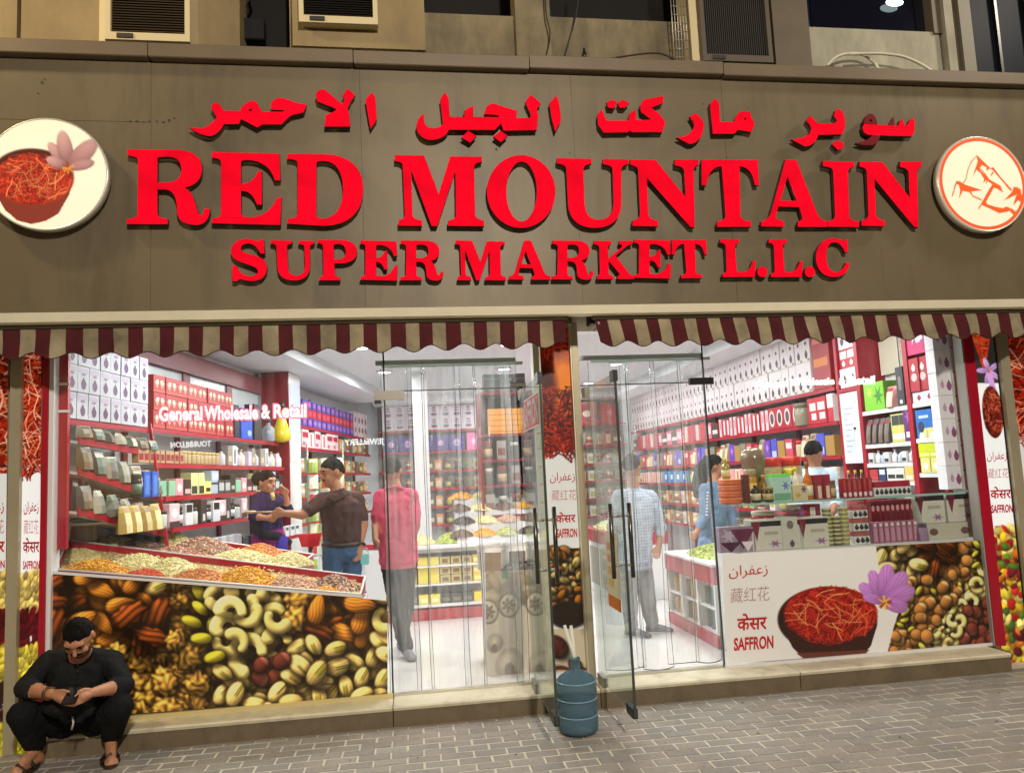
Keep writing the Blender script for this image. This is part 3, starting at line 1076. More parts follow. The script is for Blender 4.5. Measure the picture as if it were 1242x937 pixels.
AR = [
    ('shop_sign', 'raised glowing red Arabic word at the left end of the top line', [
        (220, 100, 1242 / 260, ["50,262 110,268 C 145,268 185,235 208,203 C 200,185 182,165 175,150 180,125 205,118 C 225,122 228,150 245,165 340,168 C 345,140 385,108 420,108 C 445,115 445,150 470,172 590,172 605,160 525,158 C 510,135 525,92 575,92 C 600,92 640,112 660,118 722,130 708,172 640,188 615,205 580,242 470,242 440,260 345,210 332,240 245,240 C 230,280 190,312 160,310 C 130,306 100,295 75,280", "383,158 405,152 415,165 395,169"]),
        (220, 100, 1242 / 260, ["780,75 C 785,50 800,42 830,42 880,85 933,130 948,100 935,75 965,38 1005,75 985,100 960,150 970,185 975,255 832,255 838,190 870,178 905,158 870,140 840,130 790,110"]),
        (220, 100, 1242 / 260, ["1068,100 1105,60 1122,90 1130,215 1098,265 1085,200"])]),
    ('shop_sign', 'raised glowing red Arabic word second from the left in the top line', [
        (490, 100, 1242 / 210, ["140,225 C 138,290 150,325 200,330 C 240,332 270,318 282,300 275,240 262,120 292,75 318,115 325,240 345,252 430,250 440,240 432,205 495,170 495,250 680,252 690,238 640,230 580,228 C 580,185 600,155 650,155 690,170 810,205 805,245 790,258 905,258 912,230 872,140 910,90 980,150 950,190 962,240 950,340 715,345 698,290 650,340 320,338 C 310,380 250,412 190,412 C 130,410 90,360 90,310 105,265"]),
        (490, 100, 1242 / 210, ["460,350 515,385 475,430 415,395"]), (490, 100, 1242 / 210, ["692,350 740,382 695,427 645,390"]),
        (490, 100, 1242 / 210, ["1045,150 1095,95 1115,170 1125,270 1085,350 1060,250"])]),
    ('shop_sign', 'raised glowing red Arabic word second from the right in the top line', [
        (700, 100, 1242 / 230, ["160,178 185,240 200,252 340,252 345,205 380,180 385,245 410,250 495,245 420,195 415,150 435,115 565,90 560,135 480,165 545,215 578,265 555,325 360,325 345,310 330,325 175,328 140,280 135,215"]),
        (700, 100, 1242 / 230, ["195,130 235,115 260,135 240,168 205,165"]), (700, 100, 1242 / 230, ["268,135 300,115 340,135 310,165 278,165"]),
        (700, 100, 1242 / 230, ["740,225 775,205 C 810,225 830,260 828,285 C 825,345 790,402 735,402 660,362 700,355 C 740,345 765,310 770,280 760,255"]),
        (700, 100, 1242 / 230, ["870,140 905,108 928,135 935,260 1030,260 C 1035,225 1060,190 1085,190 1130,195 1145,240 1162,270 1140,325 1090,315 1050,310 1030,335 890,335 880,230", "1090,235 1105,230 1112,245 1095,250"])]),
    ('shop_sign', 'red Arabic word with one dark unlit letter at the right of the top line', [
        (940, 110, 1242 / 190, ["280,200 310,235 345,262 470,262 495,240 468,200 480,160 510,145 540,180 555,240 550,300 530,345 340,350 C 330,400 285,442 235,440 140,388 220,375 275,345 290,300 275,270 250,240"]),
        (940, 110, 1242 / 190, ["455,425 490,395 540,415 545,445 500,470"]),
        (940, 110, 1242 / 190, ["695,290 710,262 735,268 800,272 980,280 990,240 1010,230 1025,275 1050,275 1070,235 1092,215 1105,250 1105,320 1085,360 900,357 830,352 740,350 705,330"])]),
]
for nm, lab, words in AR:
    t = thing(nm, lab, 'sign')
    for ox, oy, s, loops in words:
        sign_solid('letter', [ar(ox, oy, s, l) for l in loops], t, M_LIT)
_dk = [["706,258 C 705,215 735,185 760,185 C 790,188 806,225 808,268 735,262 715,255", "742,240 760,222 775,242 758,252"], ["650,415 C 700,408 745,390 772,354 832,356 C 825,395 790,432 770,432 700,432"], ["905,276 940,215 945,276"]]
for k, l in enumerate(_dk):
    o = sign_solid('letter', [ar(940, 110, 1242 / 190, q) for q in l], t, M_UNLIT)
    o['label'] = 'dark unlit red letter piece'

# ------------------------------------------------------------------ round lit signs
M_RIM = mat("sign_rim", rgb(215, 210, 200), 0.3, 0.4)


def round_sign(label, cpx, rpx, cv, uc, ur, emit, ring=None):
    c = P(cpx[0], cpx[1], FY - .085)
    R = abs(P(cpx[0], cpx[1] - rpx, FY - .085)[2] - P(cpx[0], cpx[1] + rpx, FY - .085)[2]) / 2
    t = thing('round_sign', label, 'sign', c)
    Mx = Matrix.Rotation(PI / 2, 4, 'X')
    MB().lathe([(R, -.045), (R, .004), (R * .975, .006), (R * .975, -.02)], 64, m=0, M=Mx).build('rim', M_RIM, t)
    disc_sheet('face_print', (0, -.004, 0), R * .973, cv, uc, ur, emit, parent=t)
    for s_ in (-1, 1):
        MB().tube([(R * .5 * s_, .02, R * .1), (R * .5 * s_, .088, R * .1)], .02).build('bracket', M_RIM, t)
    return t


cv = Canvas(-75, 130, 140, 300, 3.2, (236, 230, 205))
cv.ellipse(58, 235, 90, 75, 0, (240, 236, 214), .6)
cv.polygon([(-2, 222), (88, 222), (84, 238), (72, 262), (58, 271), (42, 275), (26, 271), (12, 258), (2, 240)], (120, 40, 30))
cv.polygon([(4, 243), (84, 236), (72, 262), (58, 271), (42, 275), (26, 271), (12, 258)], (128, 48, 36))
cv.ellipse(42, 214, 47, 35, .05, (70, 22, 14), .08)
cv.ellipse(42, 219, 46, 31, .03, (178, 44, 22), .1)
_in = lambda x, y: ((x - 42) / 46) ** 2 + ((y - 217) / 33) ** 2 < 1
cv.threads(900, _in, 12, .55, ((190, 46, 24), (166, 30, 16), (214, 76, 42), (120, 20, 10)))
cv.threads(60, _in, 22, .5, ((240, 150, 90), (228, 120, 70)))
for a, L, w2 in ((-2.2, 36, 7), (-1.75, 44, 9), (-.85, 44, 11), (-2.7, 26, 7), (-.25, 28, 7)):
    cv.ellipse(83 + math.cos(a) * L * .55, 203 + math.sin(a) * L * .55, L * .55, w2, a, (164, 112, 116), .18, .25, 1, (196, 152, 148))
for k in range(14):
    a = rnd.uniform(0, 6.3)
    cv.line([(83, 203), (83 + 7 * math.cos(a), 203 + 7 * math.sin(a))], .8, (214, 140, 60) if k % 3 else (150, 60, 30))
round_sign('round lit sign picturing a bowl of saffron threads and a crocus flower', (56, 211), 68, cv, (57, 211), 70, print_mat("lit_print_warm", .4, .3))

cv = Canvas(1120, 150, 1260, 300, 5, (238, 232, 206))
q = lambda s: [(1120 + float(a.split(',')[0]) / 6.246, 150 + float(a.split(',')[1]) / 6.246) for a in s.split()]
ORG = (232, 92, 40)
cv.polygon(q("415,225 440,250 520,330 545,320 600,400 690,505 670,512 590,410 530,338 510,335 480,355 490,325 450,305 430,330 435,350 470,390 500,420 590,470 605,525 565,500 530,485 500,530 450,600 460,620 530,640 590,650 620,635 690,665 705,690 690,712 640,672 555,690 520,675 410,625 370,675 385,640 430,580 480,510 520,460 470,425 440,457 455,420 430,370 400,345 358,402 385,345 415,280"), ORG)
cv.polygon(q("215,435 250,440 290,465 430,508 330,520 345,550 415,580 410,592 340,560 315,525 260,515 220,582 240,510 235,470 215,460 170,562 163,552 195,480"), ORG)
cv.polygon(q("700,478 760,490 770,600 720,590 680,632 700,580 720,540 600,592 690,512"), ORG)
cv.line(q("418,228 362,280 325,345 300,420 275,450"), .7, (205, 120, 90))
cv.line(q("440,340 490,410 470,450"), .7, ORG)
cv.line(q("520,385 540,365"), .9, ORG)
cc, rr_ = (1190.3, 222.8), 59.3
for k in range(240):
    a0, a1 = 2 * PI * k / 240, 2 * PI * (k + 1) / 240
    for f_, w_ in ((.955, 2.0),):
        cv.line([(cc[0] + rr_ * f_ * math.cos(a), cc[1] + rr_ * f_ * math.sin(a)) for a in (a0, a1)], w_, (222, 92, 52))
_sq = Canvas(1120, 150, 1260, 300, 5, (238, 232, 206))
_sq.a = cv.a
round_sign('round lit sign with an orange line drawing of a mountain', (1191.5, 223), 57.6, cv, cc, rr_, print_mat("lit_print_cool", .4, .3))

# ------------------------------------------------------------------ awnings
M_CLOTH_C = mat("awning_cream", rgb(142, 130, 104), 0.9, var=0.45, vscale=4)
M_CLOTH_R = mat("awning_red", rgb(74, 13, 19), 0.9, var=0.3, vscale=7)
M_CLOTH_E = mat("awning_edge", rgb(48, 24, 18), 0.8)
M_BAR = mat("awning_bar", rgb(84, 74, 56), 0.4, 0.35, var=0.1, vscale=3)  # tone darkened to paint in the shadow gap above the valance
AY = -0.40
ST = 0.095


def awning(label, x0, x1, first_red, lean, ph):
    t = thing('awning', label, 'awning')
    zt_ = P(640, 389, AY)[2]
    zl = zt_ - .182
    n = int((x1 - x0) / .0131)
    sid = lambda x: int(math.floor((x - x0 + (0 if first_red else ST)) / ST)) % 2
    mb = MB()
    rows = 7
    cols = [x0 + (x1 - x0) * i / n for i in range(n + 1)]
    V = []
    for x in cols:
        zz = zl - .022 * math.cos(2 * PI * (x - x0 + ph) / .232)
        for r in range(rows + 1):
            f = r / rows
            z = zt_ + (zz - zt_) * f
            y = AY + .014 * math.sin(7 * x + 2 * f + math.sin(2.3 * x)) * f + .008 * math.sin(27 * x + 3 * math.sin(x)) * f
            z += .006 * math.sin(1.7 * x) * f
            V.append((x + lean * f, y, z))
    F, K = [], []
    mb.v = V
    for i in range(n):
        for r in range(rows):
            a = i * (rows + 1) + r
            mb.f.append((a, a + 1, a + rows + 2, a + rows + 1))
            xm = (cols[i] + cols[i + 1]) / 2
            mb.m.append(2 if r == rows - 1 and False else (1 if sid(xm) == 0 else 0))
            mb.sm.append(True)
    val = mb.build('valance', [M_CLOTH_C, M_CLOTH_R], t)
    hem = MB()
    hem.tube([(cols[i] + lean, V[i * (rows + 1) + rows][1], V[i * (rows + 1) + rows][2]) for i in range(0, n + 1, 2)], .0035, 5)
    hem.build('hem', M_CLOTH_E, t)
    MB().bbox(((x0 + x1) / 2, AY + .005, zt_ + .024), (x1 - x0 + .04, .05, .048), 0, .01).build('front_bar', M_BAR, t)
    rt = MB()
    rt.tube([(x0 + .02, AY + .18, zt_ + .07), (x1 - .02, AY + .18, zt_ + .07)], .045, 14)
    rt.build('fabric_roll', M_CLOTH_R, t)
    # the last of the roof cloth between roll and front bar, striped like the valance
    sl = MB()
    k = int((x1 - x0) / ST)
    for i in range(k + 1):
        a, b = x0 + i * ST, min(x1, x0 + (i + 1) * ST)
        if b - a < .002:
            continue
        sl.add([(a, AY + .02, zt_ + .054), (b, AY + .02, zt_ + .054), (b, AY + .18, zt_ + .118), (a, AY + .18, zt_ + .118)], [(0, 1, 2, 3)], 1 if sid((a + b) / 2) == 0 else 0)
    sl.build('roof_cloth', [M_CLOTH_C, M_CLOTH_R], t)
    for x in (x0 + .35, x1 - .35):
        MB().tube([(x, -.05, zt_ + .01), (x + .18, AY + .14, zt_ + .0), (x, AY + .03, zt_ + .02)], .016, 8).build('folding_arm', M_BAR, t)
    return t


awning('left striped awning with a wavy red and cream valance', P(4, 410, AY)[0] - 6 * ST, P(686, 400, AY)[0], True, 0.0, .06)
awning('right striped awning with a wavy red and cream valance', P(722, 400, AY)[0], P(1300, 400, AY)[0], True, 0.03, .14)
aw = thing('awning_bracket', 'small black awning bracket between the two awnings', 'bracket')
c = P(717, 384, -.3)
MB().bbox(c, (.05, .12, .13), 0, .01).build('bracket_plate', M_BLACK, aw)
MB().tube([c + np.array((.0, -.06, -.02)), c + np.array((.03, -.1, -.07)), c + np.array((.0, -.06, -.12))], .008).build('hook', M_STEEL, aw)
MB().lathe([(.03, -.05), (.035, 0), (.03, .05)], 12, P(688, 386, -.33)).build('end_plug', M_BAR, aw)

# ------------------------------------------------------------------ first floor wall above the fascia
M_BEIGE = mat("beige_render", rgb(140, 122, 86), 0.75, var=0.2, vscale=3.0, bump=0.1, bscale=40, stretch=(1, 1, .5))
M_CONC = mat("stained_concrete", rgb(118, 106, 82), 0.85, var=0.5, vscale=3.5, bump=0.2, bscale=30, stretch=(1, 1, .45))
M_GREYW = mat("grey_stained_wall", rgb(150, 146, 128), 0.8, var=0.3, vscale=4, bump=0.1, bscale=30, stretch=(1, 1, .35))
M_BROWN = mat("brown_panel", rgb(92, 80, 64), 0.6, var=0.15, vscale=3)
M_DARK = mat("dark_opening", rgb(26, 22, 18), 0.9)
M_GRILLE = mat("grille_metal", rgb(120, 104, 78), 0.5, 0.3)
M_DGRILLE = mat("dark_grille", rgb(50, 44, 40), 0.6, 0.2)
UY = 0.0
upper = thing('upper_wall', 'stained first floor wall and openings above the shop fascia', 'wall')


def rectw(x0, x1, y0, y1, Y):
    """photo rectangle on depth plane -> X range, Z range"""
    a, b = P(x0, (y0 + y1) / 2, Y), P(x1, (y0 + y1) / 2, Y)
    z1, z0 = P((x0 + x1) / 2, y0, Y)[2], P((x0 + x1) / 2, y1, Y)[2]
    return a[0], b[0], z0, z1


def wallbox(name, x0, x1, y0, y1, Y, depth, m, parent=upper):
    a, b, z0, z1 = rectw(x0, x1, y0, y1, Y)
    return MB().box((a, Y, z0), (b, Y + depth, z1)).build(name, m, parent, None)


wallbox('wall_panel', -120, 22, -170, 75, .0, .2, M_BEIGE)
wallbox('wall_panel', 27, 121, -170, 75, .0, .2, M_BEIGE)
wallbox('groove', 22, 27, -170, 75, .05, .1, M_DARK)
wallbox('wall_panel', 121, 128, -170, 75, -.02, .2, M_CREAM)
wallbox('wall_panel', 128, 240, -170, 80, .12, .1, M_BROWN)
wallbox('wall_panel', 240, 290, -170, 82, .0, .25, M_BEIGE)
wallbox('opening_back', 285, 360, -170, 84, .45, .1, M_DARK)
wallbox('wall_panel', 350, 512, -170, 88, .1, .2, M_BEIGE)
wallbox('parapet', 512, 640, 18, 92, .08, .15, M_CONC)
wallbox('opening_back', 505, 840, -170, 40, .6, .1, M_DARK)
wallbox('column', 622, 664, -170, 92, .0, .22, M_CONC)
wallbox('parapet', 664, 838, 24, 95, .1, .15, M_CONC)
wallbox('wall_panel', 832, 848, -170, 98, -.03, .25, M_CREAM)
wallbox('wall_panel', 848, 932, -170, 98, .15, .1, M_DARK)
wallbox('wall_panel', 932, 975, -170, 100, .0, .25, M_BROWN)
wallbox('parapet', 976, 1142, 36, 106, .06, .16, M_GREYW)
wallbox('window_jamb', 1122, 1141, -170, 40, .04, .16, M_BROWN)
M_NGLASS = mat("night_window_glass", rgb(16, 16, 26), 0.06, spec=0.9)
wallbox('window_pane', 976, 1123, -170, 36, .14, .02, M_NGLASS)
wallbox('wall_panel', 1140, 1150, -170, 108, .0, .2, M_GREYW)
wallbox('wall_panel', 1150, 1158, -170, 108, .03, .2, M_BROWN)
wallbox('wall_panel', 1158, 1172, -170, 108, -.02, .2, mat("grey_post", rgb(112, 106, 90), .6))
M_CURT = mat("blue_black_glass", rgb(22, 28, 38), 0.5, spec=0.08)
for a, b in ((1172, 1203), (1205, 1240), (1242, 1300), (1302, 1400)):
    wallbox('glass_panel', a, b, -170, 125, .02, .02, M_CURT)
for a in (1204, 1241, 1301):
    wallbox('mullion', a - 1.5, a + 1.5, -170, 125, -.02, .05, M_BLACK)
for a, b in ((1212, 1216), (1226, 1231)):
    wallbox('blind_strip', a, b, 50, 112, .05, .01, mat("grey_blind", rgb(96, 96, 100), .7))
_a, _b, _z0, _z1 = rectw(512, 1140, -172, -170, .0)
MB().box((-9, -.1, P(600, -168, 0)[2]), (10.5, .3, P(600, -168, 0)[2] + .4)).build('slab_edge', M_CONC, upper)
_ex = [P(-120, -40, 0)[0], P(1400, -40, 0)[0]]
MB().box((-9, .0, 4.5), (_ex[0] - .005, .2, P(600, -168, 0)[2])).build('wall_panel', M_BEIGE, upper)
MB().box((_ex[1] + .005, .0, 4.5), (10.5, .2, P(600, -168, 0)[2])).build('wall_panel', M_GREYW, upper)
# lamp reflection in the dark window, put in as a small glowing shape
t = thing('window_reflection', 'small white glow added for the lamp reflected in the dark upper window', 'lamp', P(1085, 3, .1))
MB().ell((0, 0, 0), (.085, .03, .035), 12, 6).build('glow_shape', mat("white_reflection", (.9, .9, .9), .4, emit=(.75, .95, 1), estr=3), t)
MB().tube([(0, .02, .03), (0, .02, .3)], .01).build('glow_stem', M_STEEL, t)


def ac_unit(label, x0, x1, y0, y1, Y, mg, mf, vertical=False):
    a, b, z0, z1 = rectw(x0, x1, y0, y1, Y)
    w, h = b - a, z1 - z0
    t = thing('air_conditioner', label, 'air conditioner', ((a + b) / 2, Y, z0))
    MB().bbox((0, .2, h / 2), (w - .02, .36, h - .02), 0, .01).build('casing', mf, t)
    fr = MB()
    e = .035
    for bx in (((-w / 2, -.02, 0), (w / 2, .03, e * 1.6)), ((-w / 2, -.02, h - e), (w / 2, .03, h)), ((-w / 2, -.019, e * 1.6), (-w / 2 + e, .03, h - e)), ((w / 2 - e, -.019, e * 1.6), (w / 2, .03, h - e))):
        fr.box(*bx)
    fr.build('front_frame', mf, t)
    g = MB()
    n = int(h / .022)
    if vertical:
        n = int(w / .02)
        for i in range(n):
            x = -w / 2 + e + (w - 2 * e) * (i + .5) / n
            g.box((x - .003, 0, e * 1.6), (x + .003, .015, h - e))
    else:
        for i in range(n):
            z = e * 1.6 + (h - e * 2.6) * (i + .5) / n
            g.add([(-w / 2 + e, -.004, z - .006), (w / 2 - e, -.004, z - .006), (w / 2 - e, .016, z + .006), (-w / 2 + e, .016, z + .006), (-w / 2 + e, .0, z - .009), (w / 2 - e, .0, z - .009), (w / 2 - e, .02, z + .003), (-w / 2 + e, .02, z + .003)], [(0, 1, 2, 3), (4, 7, 6, 5), (0, 4, 5, 1), (3, 2, 6, 7)])
    g.build('grille', mg, t, kind='stuff')
    MB().box((-w / 2 + e, .014, e * 1.6), (w / 2 - e, .019, h - e)).build('grille_back', M_DARK, t)
    MB().bbox((-w / 2 + e + .1, -.024, e * .8), (.11, .01, .035), 0, .003).build('control_flap', M_DGRILLE, t)
    return t


ac_unit('window air conditioner with a slatted grille in the lit beige wall', 129, 231, -60, 51, -.22, M_GRILLE, M_CREAM)
wallbox('ac_box', 353, 512, -170, 58, -.05, .14, M_BEIGE)
ac_unit('window air conditioner set in a large beige box', 362, 457, -70, 30, -.12, M_DGRILLE, M_CREAM)
ac_unit('dark window air conditioner beside the wire cage', 847, 931, -60, 76, -.08, M_DGRILLE, mat("dark_ac_case", rgb(84, 74, 62), .5), True)
cg = thing('wire_cage', 'thin wire cage beside the dark air conditioner', 'cage')
w = MB()
xa, xb = P(815, 40, .0)[0], P(832, 40, .0)[0]
za, zb2 = P(822, 92, 0)[2], P(822, -60, 0)[2]
for i in range(6):
    x = xa + (xb - xa) * i / 5
    w.tube([(x, -.02, za), (x, -.02, zb2)], .004, 5)
for i in range(16):
    z = za + (zb2 - za) * i / 15
    w.tube([(xa, -.025, z), (xb, -.025, z)], .003, 5)
w.build('wire_grid', mat("galvanised_wire", rgb(170, 165, 150), .4, .6), cg, kind='stuff')


def cable(label, pts, Y, r, m, name='cable'):
    Pp = [P(x, y, Y) for x, y in pts]
    # smooth
    out = []
    for i in range(len(Pp) - 1):
        p0, p1, p2, p3 = Pp[max(i - 1, 0)], Pp[i], Pp[i + 1], Pp[min(i + 2, len(Pp) - 1)]
        for k in range(5):
            t = k / 5
            out.append(.5 * ((2 * p1) + (-p0 + p2) * t + (2 * p0 - 5 * p1 + 4 * p2 - p3) * t * t + (-p0 + 3 * p1 - 3 * p2 + p3) * t ** 3))
    out.append(Pp[-1])
    o = MB().tube(out, r, 7).build(name, m)
    return tag(o, label, 'cable')


M_CABLE = mat("black_cable", rgb(34, 28, 24), .5)
M_WPIPE = mat("white_cable", rgb(196, 190, 172), .45)
cable('thin dark cable hanging over the concrete column to the fascia', [(659, -60), (662, 12), (667, 40), (664, 62), (656, 88)], -.06, .006, M_CABLE)
cable('straight dark cable hanging in front of the stained parapet', [(706, -60), (700, 10), (690, 50), (684, 74)], -.03, .006, M_CABLE)
cable('brown cable lying along the foot of the parapet', [(735, 72), (775, 66), (800, 65), (818, 72)], -.02, .007, M_CABLE)
cable('white curved pipe arching on the left above the fascia under the window', [(1003, 80), (1015, 69), (1032, 65), (1048, 67), (1060, 76), (1066, 86)], -.03, .013, M_WPIPE)
cable('long white pipe bending down to the right under the window', [(1030, 66), (1062, 65), (1092, 68), (1115, 77), (1132, 88)], -.08, .012, M_WPIPE)
cable('short white conduit bent on top of the fascia beside the dark glass', [(1186, 97), (1190, 91), (1202, 91), (1206, 98)], -.1, .01, M_WPIPE)
bl = thing('floodlight_stub', 'small dark fitting standing on the fascia before the parapet', 'fitting', P(709, 73, -.1))
MB().lathe([(.02, 0), (.022, .05), (.012, .06), (.006, .1)], 10).build('body', M_BLACK, bl)
MB().lathe([(.03, -.005), (.03, .008)], 10).build('foot', M_BLACK, bl)
jb = thing('junction_box', 'small dark clutter box in the gap beside the air conditioner box', 'box', P(309, 52, .2))
MB().bbox((0, 0, .09), (.16, .1, .18), 0, .008).build('box', M_BLACK, jb)
MB().tube([(-.06, 0, .18), (-.08, .02, .3), (-.02, .03, .45), (-.05, 0, .62)], .012).build('wire', M_CABLE, jb)

# ------------------------------------------------------------------ posters
PM = print_mat("poster_print", .32)
Y0 = 0.0
cvL = Canvas(48, 680, 482, 885, 2.2, (16, 11, 6))
_R = np.random.RandomState(3)


def zone(x, y):
    if y < 782:
        if x < 96 and y > 702:
            return 'pecan'
        if x < 176 and not (x > 150 and y > 737):
            return 'almond'
        if x < 200 and y < 727:
            return 'pistachio'
        if x < 196 and y > 737:
            return 'pecan'
        if x < 222:
            return 'walnut'
        if x < 250:
            return 'green'
    if y >= 782 and x < 256 and not (x > 232 and y < 800):
        return 'walnut'
    if x < 262 and y < 815:
        return 'green'
    if 262 <= x < 324 and y < 806 or 240 < x < 344 and 735 < y < 800:
        return 'cashew'
    if x < 344 and y < 740:
        return 'green' if x > 318 else 'cashew'
    if 344 <= x < 376 and y < 760:
        return 'walnut'
    if 286 < x < 338 and 792 < y < 832:
        return 'dark'
    if x > 452 and 725 < y < 778:
        return 'cashew'
    if 344 <= x < 456 and y < 772:
        return 'pecan' if (366 < x < 402 and 746 < y < 776) else 'almond'
    return 'pistachio'


def scatter(cv, box, zf, sizes, step, seed):
    R = np.random.RandomState(seed)
    pts = []
    for y in np.arange(box[1], box[3], step):
        for x in np.arange(box[0], box[2], step):
            pts.append((x + R.uniform(-.42, .42) * step, y + R.uniform(-.42, .42) * step))
    R.shuffle(pts)
    for x, y in pts:
        k = zf(x, y)
        cv.nut(x, y, sizes[k] * R.uniform(.85, 1.15), R.uniform(-1.4, 1.4) if k != 'cashew' else R.uniform(-3, 3), k)


scatter(cvL, (52, 686, 478, 878), zone, dict(almond=21, pecan=27, walnut=20, green=14, cashew=21, pistachio=18, dark=13), 17, 5)
scatter(cvL, (52, 686, 478, 878), zone, dict(almond=21, pecan=27, walnut=20, green=14, cashew=21, pistachio=18, dark=13), 23, 8)
cvL.a = np.clip(cvL.a * np.array((1.5, 1.46, 1.32)), 0, 1) ** .92

M_GLASS = glass_mat("window_glass", (.985, 1, .995), .04, haze=.004, hazecol=(.85, .9, .95), streak=.02)
M_GEDGE = mat("glass_edge_seal", rgb(60, 66, 62), .3)


def pane(name, x0, x1, z0, z1, Y, parent, th=.01, m=None):
    return MB().box((x0, Y, z0), (x1, Y + th, z1)).build(name, m or M_GLASS, parent)


GZ1 = 2.72
xL0, xL1 = P(66, 560, Y0)[0], P(471, 640, Y0)[0]
wl = thing('shop_window', 'large left shop window with a nut picture along its foot', 'window', (xL0, 0, SZ))
_o = np.array((xL0, 0, SZ))
loc = lambda p: tuple(np.array(p) - _o)


def lb(mb_args, parent, o, name, m):
    a, b = mb_args
    return MB().box(tuple(np.array(a) - o), tuple(np.array(b) - o)).build(name, m, parent)


lb(((xL0, 0, SZ + .012), (xL1, .01, GZ1)), wl, _o, 'pane', M_GLASS)
lb(((xL1 - .006, -.004, SZ + .012), (xL1 + .006, .014, GZ1)), wl, _o, 'edge_seal', M_GEDGE)
lb(((xL0 - .02, -.02, SZ), (xL1, .03, SZ + .03)), wl, _o, 'bottom_rail', mat("cream_rail", rgb(222, 205, 150), .35, .3))
sheet('nut_poster', [P(60, 872, -.004), P(470, 843, -.004), P(470, 728, -.004), P(62, 692, -.004)], cvL, [(60, 872), (470, 843), (470, 728), (62, 692)], 440, 170, PM, wl)
_e = MB()
_e.add([np.array(P(*q, -.006)) - _o for q in ((62, 692), (440, 721.5), (440, 724.5), (62, 695.5))] + [np.array(P(*q, -.001)) - _o for q in ((62, 692), (440, 721.5), (440, 724.5), (62, 695.5))], [(0, 3, 2, 1), (4, 5, 6, 7), (0, 1, 5, 4), (3, 7, 6, 2)])
_e.build('white_edge', M_WHITE, wl)
M_PINKLIT = mat("pink_white_letters", rgb(255, 226, 232), .4, emit=rgb(255, 225, 232), estr=.75)
M_PINKHALO = mat("pink_letter_halo", rgb(240, 110, 140), .4, emit=rgb(250, 100, 130), estr=.5)  # halo of the glowing letters, put in as a larger emissive copy
M_WLIT = mat("white_lit_letters", rgb(240, 250, 248), .4, emit=rgb(225, 250, 246), estr=.85)


def pbox(x0, y0, x1, y1, Y, slope=0.0):
    return P(x0, y1, Y), P(x1, y1 + slope * (x1 - x0), Y), P(x0, y0, Y)


for txt, a in (("General", (193, 493, 246, 511)), ("Wholesale", (248, 492, 313, 510)), ("&", (317, 491, 328, 508)), ("Retail", (332, 490, 372, 507))):
    fit_text('lettering', txt, *pbox(*a, -.001, -.02), M_PINKLIT, wl, bold=.035, lift=.006)
    b = (a[0] - 1.4, a[1] - 1.4, a[2] + 1.4, a[3] + 1.4)
    fit_text('lettering_halo', txt, *pbox(*b, -.001, -.02), M_PINKHALO, wl, bold=.07, lift=.003)

# pillar posters: saffron threads on top, four lines of writing, fruit and nuts below
M_RTXT = mat("red_print", rgb(196, 24, 34), .4)
M_PTXT = mat("pale_red_print", rgb(214, 150, 150), .4)
AR_SAF = '\uFEE5\uFE8D\uFEAE\uFED4\uFECB\uFEAF'


